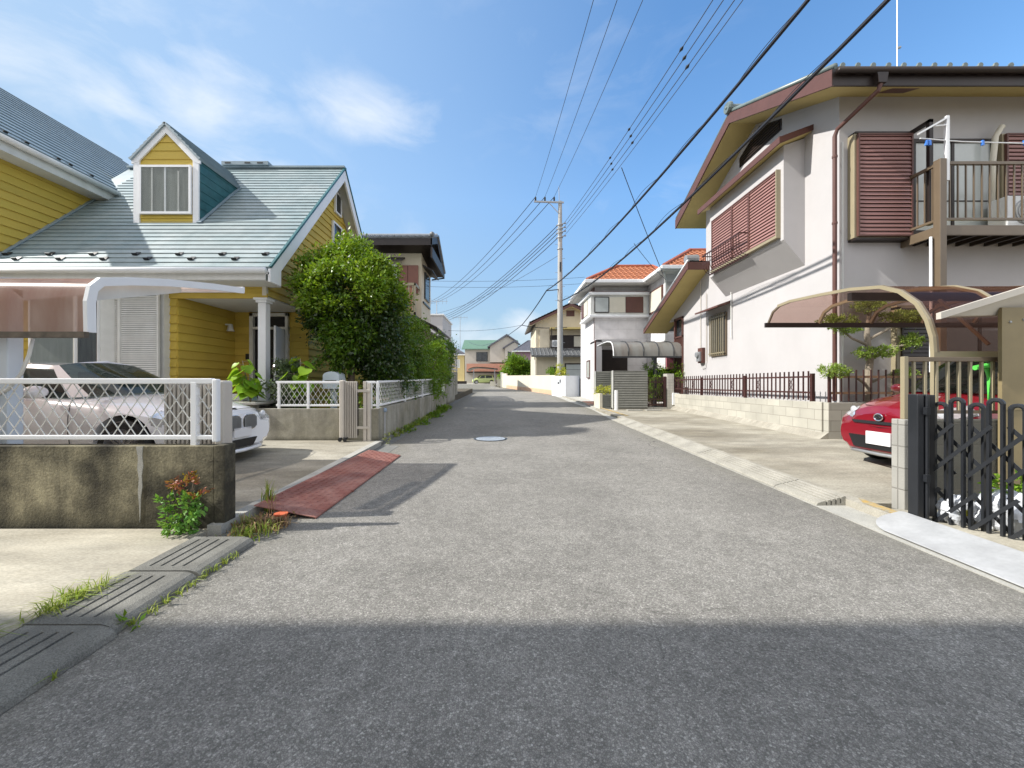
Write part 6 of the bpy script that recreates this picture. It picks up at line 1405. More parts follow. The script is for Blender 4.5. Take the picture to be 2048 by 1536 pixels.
def bar_gate():
    t = thing('garden_gate', 'dark brown vertical bar garden gate between ribbed wall and tiled pillar', 'gate', (5.4, 14.0, .3))
    m = MB(); m.box(5.10, 5.15, 13.98, 14.02, .42, 1.5); m.box(5.68, 5.78, 13.98, 14.04, .4, 1.52); m.box(5.1, 5.7, 13.98, 14.02, .48, .53); m.box(5.1, 5.7, 13.98, 14.02, 1.3, 1.34); m.box(5.1, 5.7, 13.98, 14.02, .68, .71); m.build('gate_frame', 'brown_iron', t)
    for i in range(8): m = MB(); m.box(5.17+.064*i, 5.19+.064*i, 13.99, 14.01, .5, 1.5); m.build('bar', 'brown_iron', t)
    M['tile_small'] = block_mat('tile_small', (.58, .56, .50), (.40, .38, .34), .1, .1, 'X', var=.04, offs=0)
    t2 = thing('gate_pillar', 'pale small tiled pillar beside the dark bar gate', 'pillar', (5.9, 14, .3))
    m = MB(); m.box(5.80, 6.04, 13.95, 14.3, .2, 1.62); m.build('pillar', 'tile_small', t2); m = MB(); m.box(5.09, 5.79, 13.93, 14.2, .2, .42); m.build('step', 'tile_small', t2)
    for i, x in enumerate((4.2, 4.85)):
        o = MB().box(x, x+.5, 13.3, 13.55, gz(13.4)+.07, gz(13.4)+.10).build('stepping_slab', 'concrete_pale'); tag(o, ('left' if i == 0 else 'right')+' flat concrete slab lying at the foot of the taller ribbed wall', 'slab')
bar_gate()
def utility_box_wall():
    t = thing('gate_wall', 'pale grey low wall block with a black lever mark, at the foot of the utility pole', 'wall', (3.6, 23.8, gz(24)))
    g = gz(24); m = MB(); m.prism([(3.02, 25.2, g-.1), (3.55, 22.9, g-.1), (4.45, 23.3, g-.1), (4.3, 25.4, g-.1)], (0, 0, 1.36)); m.build('wall_body', 'pale_greyblue', t, bevel=.01)
    m = MB(); m.box(3.30, 3.36, 23.55, 23.6, g+.85, g+1.05); m.ball((3.25, 23.75, g+.83), .06, 8); m.build('lever', 'black', t)
    m = MB(); m.box(4.5, 4.62, 23.4, 23.6, g, g+1.1); m.build('side_post', 'brown_dark', t)
    M['white_gate'] = M['offwhite']
    t = thing('garden_gate', 'small white barred gate right of the pale grey wall block', 'gate', (4.9, 23.5, g))
    m = MB()
    for i in range(9): m.box(4.66+.07*i, 4.68+.07*i, 23.5, 23.52, g+.15, g+1.05)
    m.build('bars', 'offwhite', t); m = MB(); m.box(4.64, 5.26, 23.49, 23.53, g+.1, g+.15); m.box(4.64, 5.26, 23.49, 23.53, g+1.0, g+1.06); m.build('frame', 'offwhite', t)
M['pale_greyblue'] = mat('pale_greyblue', (.60, .62, .65), .7, var=.04)
utility_box_wall()
def pink_bundle():
    o = MB().ball((4.72, 19.0, gz(19)+.17), .22, 14, (1.3, 1, .8)).build('bundle', 'pink_cloth', smooth=True); tag(o, 'pink round bundle lying by the porch of the white house', 'bundle')
    o = MB().box(4.85, 5.05, 17.2, 17.4, gz(17.3)+.04, gz(17.3)+.34).build('bucket', 'brown_dark', bevel=.03); tag(o, 'small dark tub on the path left of the ribbed wall', 'tub')
    m = MB()
    for k in range(6): m.prism([(3.45+.04*k, 16.0+.42*k, gz(16+.42*k)+.052), (4.25, 16.0+.42*k, gz(16+.42*k)+.052), (4.25, 16.36+.42*k, gz(16.3+.42*k)+.052), (3.45+.04*k, 16.36+.42*k, gz(16.3+.42*k)+.052)], (0, 0, .02))
    o = m.build('paving_tiles', 'salmon'); tag(o, 'row of reddish paving tiles at the kerb before the white house', 'paving')
M['pink_cloth'] = mat('pink_cloth', (.65, .28, .36), .9, var=.3, nscale=8)
pink_bundle()

# ------------------------------------------------------------------ beige house behind the pole
def beige_house():
    g = gz(34); h = thing('house', 'beige two storey house with dark tiled lower roof, behind the utility pole', 'house', (5, 34, g))
    y = 34.0; xr, zr = 5.7, 8.25; xl, ze = 2.1, 6.55
    m = MB(); m.prism([(2.7, y, g-.3), (8.7, y, g-.3), (8.7, y, 6.55), (xr, y, zr-.3), (2.7, y, 6.55)], (0, 7, 0)); m.build('wall', 'cream', h)
    for sg in (-1, 1):
        e = Vector((xr+sg*(xr-xl), y-.7, ze)); r_ = Vector((xr, y-.7, zr)); sl = (r_-e); L_ = sl.length; sl.normalize(); n = Vector((sl.z*sg, 0, abs(sl.x)))
        m = MB(); m.courses(e, Y, sl, n, [(0, 0), (8.2, 0), (8.2, L_), (0, L_)], .28, .04, .0); m.prism([e, e+Y*8.2, r_+Y*8.2, r_], n*-.1); m.build('roof', 'kawara_grey', h)
        m = MB(); m.prism([e-Z*.32, e, r_, r_-Z*.34], (0, .05, 0)); m.build('rake_board', 'brown_trim', h)
        m = MB(); m.prism([e-Z*.33+Y*.06, r_-Z*.35+Y*.06, r_-Z*.35+Y*.7, e-Z*.33+Y*.7], (0, 0, .02)); m.build('rake_soffit', 'cream', h)
    m = MB(); m.ball((xr, y-.7, zr+.15), .18, 8); m.build('ridge_end_tile', 'kawara_grey', h)
    m = MB(); m.box(xr-.35, xr+.35, y-.03, y, 7.15, 7.65); m.build('gable_vent', 'brown_trim', h)
    m = MB(); m.box(3.85, 8.8, y-1.1, y-.9, 5.9, 6.05); m.box(3.85, 8.8, y-1.0, y, 5.95, 6.02); m.build('balcony_canopy', 'olive_soffit', h)
    m = MB(); m.box(3.95, 8.7, y-.04, y-.01, 4.3, 5.5); bk = m.build('balcony_windows', 'brown_dark', h)
    m = MB(); m.box(6.0, 6.7, y-.07, y-.045, 4.5, 5.4); m.build('pane', 'beige', bk)
    m = MB(); m.box(3.9, 8.7, y-1.1, y-1.06, 4.25, 4.35); m.box(3.9, 3.98, y-1.1, y-1.02, 4.3, 6.0); m.box(6.85, 6.93, y-1.1, y-1.02, 3.6, 6.0); m.build('balcony_frame', 'brown_dark', h)
    m = MB(); m.box(3.0, 3.85, y-.2, y, 4.35, 6.0); m.build('shutter_case', 'cream', h)
    e = Vector((2.15, y-2.2, 3.55)); m = MB(); sl = Vector((0, 2.0, .8)).normalized(); n = Vector((0, -.8, 2.0)).normalized()
    m.tiles(e, X, sl, n, lambda a, b: True, 0, 6.7, 2.1, .33, .3, .07, .04, 4); m.prism([e, e+X*6.7, e+X*6.7+sl*2.1, e+sl*2.1], n*-.1); m.build('lower_roof', 'kawara_grey', h)
    m = MB(); m.box(2.6, 8.7, y-1.4, y-.01, g-.3, 3.75); m.build('lower_wall', 'cream', h)
    window(h, (5.0, y-1.42, g+.2), X, Z, -Y, 3.2, 2.1, 'brown_dark', 'glass_frost', (1,), (.25, .75), .10, .06, None, 'garden_window')
    window(h, (3.75, y-1.42, g+.5), X, Z, -Y, 1.3, 1.5, 'brown_dark', 'glass', (), (), .06, .06, None, 'window')
    m = MB(); m.tube([(2.45, y-2.0, 3.5), (2.5, y-1.45, 3.3), (2.5, y-1.45, g)], .06, 6); m.build('downpipe', 'offwhite', h)
beige_house()
ac_unit('white air conditioner on the balcony of the beige house', (4.35, 33.0, 4.36), .85, .3, .6)
def cream_boundary():
    t = thing('boundary_wall', 'long cream garden wall with a salmon base where the road bends', 'wall', (1.8, 34, gz(34)))
    a, b, c_ = Vector((3.35, 25.6, 0)), Vector((.15, 42.0, 0)), Vector((-.3, 44.2, 0))
    def seg(p, q, z0, z1, w, mt, nm):
        m = MB(); d = (q-p).normalized(); n = Vector((d.y, -d.x, 0)); 
        P = [p+Z*(gz(p.y)+z0), q+Z*(gz(q.y)+z0), q+Z*(gz(q.y)+z1), p+Z*(gz(p.y)+z1)]; m.prism(P, n*w); m.build(nm, mt, t)
    seg(a, b, .30, 1.32, .14, 'cream_wall', 'wall_body'); seg(a+Vector((-.01, 0, 0)), b+Vector((-.01, 0, 0)), -.1, .30, .16, 'salmon_pale', 'base')
    seg(b, c_, -.1, 1.55, .15, 'cream_wall', 'end_pier')
    m = MB(); m.box(-.5, -.2, 44.2, 44.5, gz(44)-.1, gz(44)+1.7); m.build('gate_post', 'offwhite', t)
M['salmon_pale'] = mat('salmon_pale', (.58, .38, .25), .85)
cream_boundary()

# ------------------------------------------------------------------ houses at the end of the street
def simple_house(label, x0, x1, y0, y1, zt, wall, roofm, ov=.5, rise=1.4, kind='gable_x', wins=(), band=None):
    g = gz(y0); h = thing('house', label, 'house', ((x0+x1)/2, y0, g))
    m = MB(); m.box(x0, x1, y0, y1, g-.4, zt); m.build('wall', wall, h)
    ym = (y0+y1)/2
    if kind == 'gable_x':     # ridge parallel to x
        m = MB(); s = math.hypot(ym-y0+ov, rise); v = Vector((0, (ym-y0+ov)/s, rise/s)); n = Vector((0, -v.z, v.y))
        m.courses((0, y0-ov, zt), X, v, n, [(x0-ov, 0), (x1+ov, 0), (x1+ov, s), (x0-ov, s)], .3, .03, .0); m.prism([(x0-ov, y0-ov, zt), (x0-ov, ym, zt+rise), (x0-ov, y1+ov, zt), (x0-ov, y1+ov, zt-.12), (x0-ov, ym, zt+rise-.12), (x0-ov, y0-ov, zt-.12)], (x1-x0+2*ov, 0, 0)); m.build('roof', roofm, h)
    elif kind == 'hip':
        hip_roof(h, x0-ov, x1+ov, y0-ov, y1+ov, zt, x0+(y1-y0)*.35, x1-(y1-y0)*.35, ym, zt+rise, roofm)
    else:
        m = MB(); m.box(x0-.1, x1+.1, y0-.1, y1+.1, zt, zt+.12); m.build('roof', roofm, h)
    for (a, z0, w_, hh, fr, gl) in wins: window(h, (a, y0-.02, z0), X, Z, -Y, w_, hh, fr, gl, (1,), (), .08, .06, None, 'window')
    return h
gh = simple_house('house with a green gabled roof and salmon balcony at the end of the street', -7.0, 1.9, 68, 76, 7.35, 'far_wall', 'green_roof', .5, 2.0, 'gable_x', [(-5.0, 5.2, 2.0, 1.6, 'dark_metal', 'glass'), (-1.3, 5.2, 1.5, 1.5, 'dark_metal', 'glass_frost'), (.6, 5.3, 1.1, 1.4, 'dark_metal', 'glass')])
m = MB(); m.box(-6.6, 1.7, 67.0, 67.15, 3.4, 4.75); m.build('balcony', 'salmon', gh)
m = MB(); m.box(-6.6, 1.7, 67.0, 68, 3.2, 3.4); m.build('balcony_floor', 'brown_dark', gh)
m = MB(); m.prism([(-2.6, 67.2, 5.0), (1.85, 67.2, 5.0), (1.85, 67.2, 8.55), (.3, 67.2, 9.55), (-2.6, 67.2, 7.75)], (0, 1.5, 0)); m.build('gable_wall', 'far_wall', gh)
m = MB(); m.prism([(-3.0, 66.8, 7.45), (.3, 66.8, 9.6), (2.3, 66.8, 8.3), (2.3, 66.8, 8.5), (.3, 66.8, 9.85), (-3.0, 66.8, 7.7)], (0, 5.0, 0)); m.build('gable_roof', 'far_tile', gh)
m = MB(); m.prism([(.0, 66.3, 5.0), (2.2, 66.3, 5.0), (2.2, 66.3, 8.0), (1.6, 66.3, 8.4), (.0, 66.3, 7.4)], (0, .85, 0)); m.build('porch_gable', 'far_wall', gh)
m = MB(); m.prism([(-.4, 66.1, 7.2), (1.6, 66.1, 8.45), (2.6, 66.1, 7.85), (2.6, 66.1, 8.05), (1.6, 66.1, 8.68), (-.4, 66.1, 7.42)], (0, 1.0, 0)); m.build('porch_roof', 'far_tile', gh)
window(gh, (.5, 66.28, 5.3), X, Z, -Y, 1.3, 1.4, 'dark_metal', 'glass', (1,), (), .08, .06, None, 'window')
simple_house('pale yellow house with a dark hip roof at the far left end of the street', -13.5, -7.4, 71, 78, 6.6, 'far_yellow', 'far_tile', .4, 1.7, 'hip', [(-9.0, 4.2, .8, 1.5, 'white', 'glass_frost')])
simple_house('mauve house with a dark blue roof partly hidden behind the round bush', 1.6, 9.0, 60, 66, 6.3, 'purple', 'far_tile', .4, 1.9, 'hip')
simple_house('white flat roofed building seen behind the balcony house on the left', -8.4, -4.95, 31, 36, 6.7, 'stucco2', 'white', .3, 1, 'flat')
def balcony_house():
    h = thing('house', 'cream two storey house with dark tiled roof and slatted balcony, behind the garden trees', 'house', (-6, 17, .6))
    yf, yb = 14.95, 17.95; zf, zb = 6.93, 6.33
    m = MB(); m.box(-9, -3.36, 15.7, 17.6, .3, 6.75); m.build('wall', 'cream', h)
    m = MB(); 
    zr = 7.35; e = Vector((-9.5, yf, 6.86)); v = Vector((0, 1.2, zr-6.86)).normalized(); n = Vector((0, -v.z, v.y))
    m.tiles(e, X, v, n, lambda a, b: True, 0, 6.7, 1.3, .27, .26, .06, .03, 4); m.prism([e, e+X*6.7, e+X*6.7+v*1.3, e+v*1.3], n*-.07)
    e2 = Vector((-2.8, yf+1.2, zr)); m.prism([(-9.5, yf+1.2, zr), (-2.8, yf+1.2, zr), (-2.8, yb+.1, zb), (-9.5, yb+.1, zb)], (0, 0, -.07))
    rf = m.build('roof', 'kawara_grey', h)
    m = MB(); m.tube([(-9.5, yf+1.2, zr+.04), (-2.8, yf+1.2, zr+.04)], .09, 6); m.build('ridge', 'galv', rf)
    m = MB(); m.tube([(-2.8, yf, 6.93), (-2.78, yf+1.2, zr+.02), (-2.78, yb, zb+.02)], .06, 6); m.ball((-2.8, yf+.02, 7.0), .10, 8); m.build('verge_tiles', 'kawara_grey', rf)
    m = MB(); m.box(-9.5, -2.8, yf, yf+.05, 6.58, 6.84); m.box(-2.85, -2.78, yf, yb, 6.1, 6.5); m.prism([(-2.85, yf, 6.6), (-2.85, yf, 6.85), (-2.85, yf+1.2, zr-.05), (-2.85, yb, zb-.05), (-2.85, yb, zb-.25), (-2.85, yf+1.2, zr-.3)], (.06, 0, 0)); m.build('fascia', 'brown_dark', h)
    m = MB(); m.prism([(-9.5, yf+.06, 6.62), (-2.86, yf+.06, 6.62), (-2.86, yb, 6.15), (-9.5, yb, 6.15)], (0, 0, .02)); m.build('soffit', 'brown_dark', h)
    m = MB(); m.tube([(-2.82, yb-.05, 6.1), (-3.3, 17.62, 5.95)], .03, 6); m.build('gutter_pipe', 'dark_metal', h)
    m = MB(); m.prism([(-5.1, 15.69, 6.28), (-4.02, 15.69, 6.28), (-4.02, 15.3, 6.10), (-5.1, 15.3, 6.10)], (0, 0, .07)); m.build('window_canopy', 'brown_dark', h)
    window(h, (-5.1, 15.67, 4.9), X, Z, -Y, .78, 1.15, 'offwhite', 'glass_frost', (), (), .05, .05, None, 'window')
    for a in (-4.3, -3.88): m = MB(); m.box(a, a+.40, 15.6, 15.68, 4.9, 6.0); m.build('sliding_shutter', 'brown_shutter2', h)
    # balcony
    m = MB(); m.box(-5.2, -3.42, 14.9, 14.95, 5.02, 5.12); m.box(-5.2, -3.42, 14.9, 14.95, 3.9, 4.0); m.box(-3.47, -3.42, 14.9, 15.68, 5.02, 5.12); m.box(-3.48, -3.42, 14.9, 14.96, 3.9, 5.05); b = m.build('balcony', 'tan_metal', h)
    for i in range(11): m = MB(); x = -5.1+.155*i; m.box(x, x+.05, 14.91, 14.94, 4.0, 5.02); m.build('slat', 'tan_metal', b)
    m = MB(); m.box(-5.2, -3.5, 14.97, 15.0, 3.95, 4.95); m.build('screen', 'salmon', b)
    m = MB(); m.box(-5.2, -3.42, 14.9, 15.69, 3.82, 3.9); m.build('balcony_floor', 'brown_dark', b)
    # side face
    m = MB(); m.prism([(-3.36, 15.85, 6.05), (-2.95, 15.85, 5.85), (-2.95, 15.85, 5.9), (-3.36, 15.85, 6.12)], (0, 1.5, 0)); m.build('window_canopy', 'brown_dark', h)
    window(h, (-3.35, 16.2, 4.8), Y, Z, X, .9, 1.1, 'dark_metal', 'glass', (), (), .06, .05, None, 'side_window')
    m = MB(); m.box(-3.35, -3.30, 15.9, 17.3, 4.55, 4.62); m.build('sill', 'dark_metal', h)
    m = MB(); m.prism([(-3.36, 15.5, 3.75), (-2.7, 15.5, 3.45), (-2.7, 15.5, 3.52), (-3.36, 15.5, 3.85)], (0, 3.8, 0)); m.build('lower_roof', 'brown_dark', h)
    m = MB(); m.box(-6, -3.3, 17.62, 19.2, .3, 3.6); m.build('lower_wall', 'stucco2', h)
M['brown_shutter2'] = mat('brown_shutter2', (.22, .095, .07), .5, var=.08)
balcony_house()
def far_carport():
    t = thing('carport', 'pale arched carport over the lime green car at the end of the street', 'carport', (-4, 63, gz(63)))
    g = gz(63); prof = [(-5.9, g+2.25), (-5.4, g+2.55), (-4.6, g+2.7), (-3.2, g+2.65), (-1.2, g+2.45)]
    m = MB(); m.strip([(x, 61.5, z) for x, z in prof], (0, 4.5, 0)); m.strip([(x, 61.5, z-.1) for x, z in prof], (0, 4.5, 0)); m.build('roof_panel', 'galv', t)
    for x in (-5.0, -1.7): m = MB(); m.box(x, x+.12, 61.6, 61.72, g, g+2.5); m.build('post', 'galv', t)
    t = thing('planter', 'low dark hedge box left of the lime green car', 'planter', (-7.2, 62, g)); m = MB(); m.box(-7.9, -6.1, 61.8, 62.3, g-.1, g+.45); m.build('box_body', 'brown_dark', t)
    t = thing('gate_wall', 'beige low gate wall in front of the green roofed house', 'wall', (.6, 56, gz(56))); m = MB(); m.box(-1.0, .25, 50, 50.3, gz(50)-.1, gz(50)+1.5); m.box(-1.9, -1.2, 49, 49.3, gz(49)-.1, gz(49)+.6); m.build('wall_body', 'beige', t)
    m = MB(); m.box(-1.0, .25, 49.95, 50.35, gz(50)+1.5, gz(50)+1.58); m.build('cap', 'dark_metal', t)
far_carport()

# neighbour building behind the camera on the sun side: its real shadow lies across the foreground
def neighbour():
    h = thing('house', 'plain beige two storey neighbour block beside the viewer, whose shade lies over the foreground', 'house', (-8, -3, 0))
    m = MB(); m.box(-14, -3.6, -9, 1.05, -.3, 6.3); m.build('wall', 'cream', h)
    m = MB(); m.box(-14.3, -3.3, -9.3, 1.20, 6.31, 6.5); m.build('roof', 'far_tile', h)
    for x in (-12, -9, -6): window(h, (x, 1.05, 3.9), X, Z, Y, 1.4, 1.2, 'white', 'glass', (1,), (), .05, .05, None, 'window')
neighbour()

# ------------------------------------------------------------------ utility pole and wires
PX, PY = 3.53, 25.0
def utility_pole():
    t = thing('utility_pole', 'tall grey concrete utility pole with a crossarm, where the road bends', 'utility pole', (PX, PY, gz(25)))
    m = MB(); m.tube([(PX, PY, gz(25)-.2), (PX, PY, 7), (PX, PY, 12.95)], [.20, .165, .12], 16); m.build('pole', 'pole', t, smooth='auto')
    m = MB(); m.tube([(PX-.05, PY, 12.9), (PX-.08, PY, 13.9)], .02, 6); m.build('lightning_rod', 'galv', t)
    m = MB(); m.bar((1.85, PY-.1, 12.90), (3.75, PY-.1, 12.84), .09, .09); ca = m.build('crossarm', 'galv', t)
    m = MB(); m.bar((PX-.7, PY-.1, 12.8), (PX-.05, PY-.1, 12.1), .04, .04); m.build('crossarm_brace', 'galv', t)
    for x in (1.95, 2.55, 3.14):
        m = MB(); m.lathe([(.03, 0), (.07, .05), (.04, .09), (.07, .13), (.04, .18), (.06, .22), (.02, .28)], (x, PY-.1, 12.94), 8); m.build('insulator', 'dark_metal', t)
    m = MB()
    for z in (11.45, 11.2, 10.95, 10.65, 9.9): m.lathe([(.16, -.03), (.19, -.03), (.19, .03), (.16, .03)], (PX, PY, z), 12)
    m.build('band', 'galv', t)
    for z in (11.45, 11.2, 10.95, 10.65):
        m = MB(); m.bar((PX-.28, PY-.15, z-.12), (PX+.30, PY-.15, z+.06), .05, .05); m.lathe([(.03, -.05), (.07, 0), (.03, .06)], (PX+.3, PY-.15, z+.05), 8); m.build('bracket', 'galv', t)
    m = MB(); m.bar((PX-.9, PY-.1, 7.2), (PX+.05, PY-.1, 7.3), .05, .05); m.build('telecom_arm', 'dark_metal', t)
    m = MB()
    for k in range(9): z = 3.0+k*.9; m.tube([(PX+(.16 if k % 2 else -.16), PY, z), (PX+(.32 if k % 2 else -.32), PY, z)], .012, 5)
    m.build('step_bolts', 'galv', t)
    m = MB(); m.box(PX-.14, PY and PX+.14, PY-.24, PY-.2, 3.2, 3.6) if False else m.box(PX-.05, PX+.05, PY-.22, PY-.17, 8.4, 9.0); m.build('cable_clamp', 'dark_metal', t)
utility_pole()
def sag_pts(p, q, s, n=24): return [Vector(p).lerp(Vector(q), i/n)-Vector((0, 0, 4*s*(i/n)*(1-i/n))) for i in range(n+1)]
def wire(label, p, q, sag=.6, r=.011, cat='wire', group='overhead wires', mt='wire', spacers=(), name='overhead_wire', root=None, n=26):
    m = MB(); m.tube(sag_pts(p, q, sag, n), r, 5); o = m.build(name, mt); tag(o, label, cat, group)
    P = sag_pts(p, q, sag, 100)
    for s in spacers:
        c = P[int(s*100)]; d = (P[min(int(s*100)+1, 100)]-c).normalized(); mm = MB(); mm.tube([c-d*.09, c, c+d*.09], [.02, .05, .02], 6); mm.build('spacer', 'dark_metal', o)
    return o
ends = ((1.95, 25, 13.2, 3.40), (2.55, 25, 13.2, 4.2), (3.14, 25, 13.2, 5.15))
for i, (x, y, z, x1) in enumerate(ends):
    wire(('left', 'middle', 'right')[i]+'most of the three thin wires from the crossarm towards the top of the picture', (x, y-.1, z), (x1, -8, 13.2), .9, .011, spacers=(.6, .5)[:2])
    wire(('left', 'middle', 'right')[i]+'most of the three wires running from the crossarm to the far left', (x, y-.1, z), (-12.6+.6*i, 60, 13.6), 1.3, .022, mt='wire')
for i, (z, x1, nm) in enumerate(((11.45, 6.75, 'uppermost'), (11.2, 6.95, 'second'), (10.95, 7.15, 'third'), (10.65, 7.1, 'lowest'))):
    wire(nm+' of the four wires fanning up to the right from below the crossarm', (PX+.2, 24.85, z), (x1, -8, z+.05), .75, .013 if i < 3 else .011, spacers=(.42, .31, .25) if i < 3 else ())
    wire(nm+' of the four wires leaving the pole towards the far left', (PX-.2, 25, z-.08), (-12.4, 60, z-.3), 1.5, .024)
def bundle(label, p, q, sag, r=.024, wave=.035):
    t = thing('cable', label, 'cable', Vector(p), 0, 'thick black telephone cables')
    P = sag_pts(p, q, sag, 60); m = MB(); m.tube(P, r, 7); m.build('main_cable', 'cable', t)
    m = MB(); m.tube([a+Vector((0, 0, .03)) for a in P], r*.5, 5); m.build('support_wire', 'cable', t)
    m = MB(); Q = []
    PP = sag_pts(p, q, sag, 420)
    for i, a in enumerate(PP):
        s = i*.22; k_ = max(0, math.sin(i*.075)*math.sin(i*.031+1)); Q.append(a+Vector((math.cos(s)*wave*.9, 0, .035+wave*(.4+3.6*k_)*abs(math.sin(s*.5)))))
    m.tube(Q, .0055, 4); m.build('lashing_wire', 'cable', t); return t
bundle('upper thick black telephone cable crossing in front of the big tiled roof', (2.65, 24.9, 7.22), (4.85, -8, 7.6), 1.22)
bundle('lower thick black telephone cable crossing in front of the big tiled roof', (PX+.1, 24.8, 6.55), (5.0, -8, 7.25), 1.32)
wire('thick dark cable dropping left from the pole to the beige house eave', (2.65, 24.9, 7.22), (1.45, 33.8, 6.35), .10, .035, group='thick black telephone cables', mt='cable', cat='cable', name='cable')
wire('dark service cable from the beige house eave across its gable', (1.45, 33.8, 6.35), (5.2, 32.6, 6.0), .15, .03, mt='cable', cat='cable', name='cable')
wire('pale wire running left from the beige house eave', (1.45, 33.8, 6.35), (-7.0, 34, 6.1), .35, .014)
wire('drooping wire from the beige house eave to the green roofed house', (1.45, 33.8, 6.35), (-6.2, 67, 8.5), 1.1, .03)
wire('upper of two level wires crossing behind the pole', (-12, 44, 13.0), (9, 44, 13.3), .3, .018)
wire('lower of two level wires crossing behind the pole', (-12, 44, 12.4), (9, 44, 12.6), .35, .018)
wire('low level wire crossing left of the pole', (-12, 50, 9.9), (3.6, 25, 9.6), 1.0, .014)
a = at(1243, 335, 12.8); wire('service drop wire from the pole line down to the orange roof corner', a, (6.85, 16.9, 6.0), .05, .014)
a = at(1268, 487, 13.3); wire('thin service wire from the lower cable to the orange roof corner', a, (6.9, 16.7, 5.7), .08, .01)
a = at(1268, 487, 13.3)
def antenna(label, c, hgt, sc=1.0):
    t = thing('television_antenna', label, 'antenna', c, 0, 'roof antennas'); c = Vector(c)
    m = MB(); m.tube([c, c+Z*hgt], .03*sc, 5); m.build('mast', 'galv', t)
    m = MB(); m.tube([c+Z*hgt*.95+X*-.9*sc, c+Z*hgt*.95+X*.9*sc], .02*sc, 4)
    for i in range(6): xx = -.8+.32*i; m.tube([c+Z*(hgt*.95-.25*sc)+X*xx*sc, c+Z*(hgt*.95+.25*sc)+X*xx*sc], .012*sc, 4)
    m.build('elements', 'galv', t)
antenna('tall roof antenna above the pale yellow house at the end of the street', (-8.4, 73, 7.8), 6.2, 1.6)
antenna('small roof antenna above the white flat roofed building', (-5.6, 32, 6.8), 1.3, 1.0)
M['leaf_mid'] = mat('leaf_mid', (.12, .23, .015), .42, var=.3, nscale=2.5, transl=.32, island=.4)
# ------------------------------------------------------------------ trees, hedges, weeds
def rag(lobes, n, s, rgen=random.Random(5)):
    out = list(lobes)
    for (x, y, z, rx, ry, rz) in lobes:
        for _ in range(n):
            a = rgen.uniform(0, 6.283); h = rgen.uniform(-.5, 1); r = math.sqrt(1-h*h*.9)
            out.append((x+rx*r*math.cos(a), y+ry*r*math.sin(a), z+rz*h, s*rgen.uniform(.6, 1.2), s*rgen.uniform(.6, 1.2), s*rgen.uniform(.6, 1.3)))
    return out
def tree(label, cat, lobes, trunk, size, per=55, clump=.16, nper=26, material='leaf', inner=.28, group=None, name='tree', extra=None, limbs=True):
    base = Vector(trunk[0]); t = thing(name, label, cat, base, 0, group)
    P, Nn = crown_points(rag(lobes, 5, min(.32, lobes[0][3]*.42)), per, clump, nper, inner); v, q = leaf_quads(P, size, .5, normals=Nn)
    raw_mesh('crown', v, q, material, t)
    if extra:
        P, Nn = crown_points(*extra[0]); v, q = leaf_quads(P, extra[1], .5, normals=Nn); raw_mesh('sunlit_shoots' if len(extra) < 4 else extra[3], v, q, extra[2], t)
    m = MB(); k = len(trunk); m.tube(trunk, [trunk_r*(1-.55*i/max(1, k-1)) for i in range(k)] if (trunk_r := .075*max(1, size/.07)) else .05, 8)
    if limbs:
        top = Vector(trunk[-1]); mid = Vector(trunk[len(trunk)//2])
        for (cx, cy, cz, rx, ry, rz) in lobes[:10]: m.tube([mid.lerp(top, .3+.5*random.random()), (Vector((cx, cy, cz))+top)/2+Vector((0, 0, -.1)), Vector((cx, cy, cz))], [.035, .022, .01], 6)
    m.build('trunk', 'bark', t, smooth='auto'); return t
def big_tree():
    t = thing('evergreen_tree', 'tall round evergreen tree with glossy leaves beside the yellow house', 'tree', (-3.44, 8.7, .45))
    rg = random.Random(11)
    core = [(-3.42, 8.75, 3.0, .95, .85, 1.0), (-3.9, 8.6, 2.85, .5, .5, .7), (-3.0, 8.8, 2.7, .68, .75, .95), (-2.85, 8.9, 2.0, .52, .6, .65), (-3.3, 8.75, 2.1, .55, .65, .45), (-2.7, 9.1, 1.55, .38, .5, .5)]
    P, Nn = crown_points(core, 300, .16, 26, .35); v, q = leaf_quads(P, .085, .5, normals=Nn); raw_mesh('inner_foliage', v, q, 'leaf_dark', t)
    low = [(-3.0+rg.uniform(-.75, .35), 8.5+rg.uniform(-.35, .5), 1.7+rg.random()*1.1, rg.uniform(.22, .38), .28, rg.uniform(.2, .34)) for _ in range(12)]
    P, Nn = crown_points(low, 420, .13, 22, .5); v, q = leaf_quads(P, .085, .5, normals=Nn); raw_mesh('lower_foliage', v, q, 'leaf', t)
    up = []
    for _ in range(38):
        a = rg.uniform(0, 6.283); h = rg.uniform(-.25, 1.0); r = math.sqrt(max(.02, 1-h*h))
        up.append((-3.45+.98*r*math.cos(a), 8.72+.82*r*math.sin(a), 3.1+1.0*h, rg.uniform(.18, .36), rg.uniform(.18, .32), rg.uniform(.16, .32)))
    up += [(-3.55, 8.6, 4.25, .25, .25, .28), (-3.15, 8.7, 4.15, .22, .22, .3), (-3.85, 8.6, 4.0, .2, .2, .2)]
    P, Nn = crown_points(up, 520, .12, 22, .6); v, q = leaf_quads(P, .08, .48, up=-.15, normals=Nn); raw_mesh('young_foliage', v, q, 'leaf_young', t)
    m = MB(); m.tube([(-3.44, 8.7, .45), (-3.44, 8.7, 1.1), (-3.42, 8.72, 1.8), (-3.4, 8.75, 3.3)], [.09, .08, .07, .03], 10)
    for k in range(16): e = up[k*2]; m.tube([(-3.42, 8.73, 1.5+.08*k), ((e[0]-3.42)/2, (e[1]+8.73)/2, (e[2]+2.0)/2), (e[0], e[1], e[2])], [.03, .02, .007], 6)
    m.build('trunk', 'bark', t, smooth='auto')
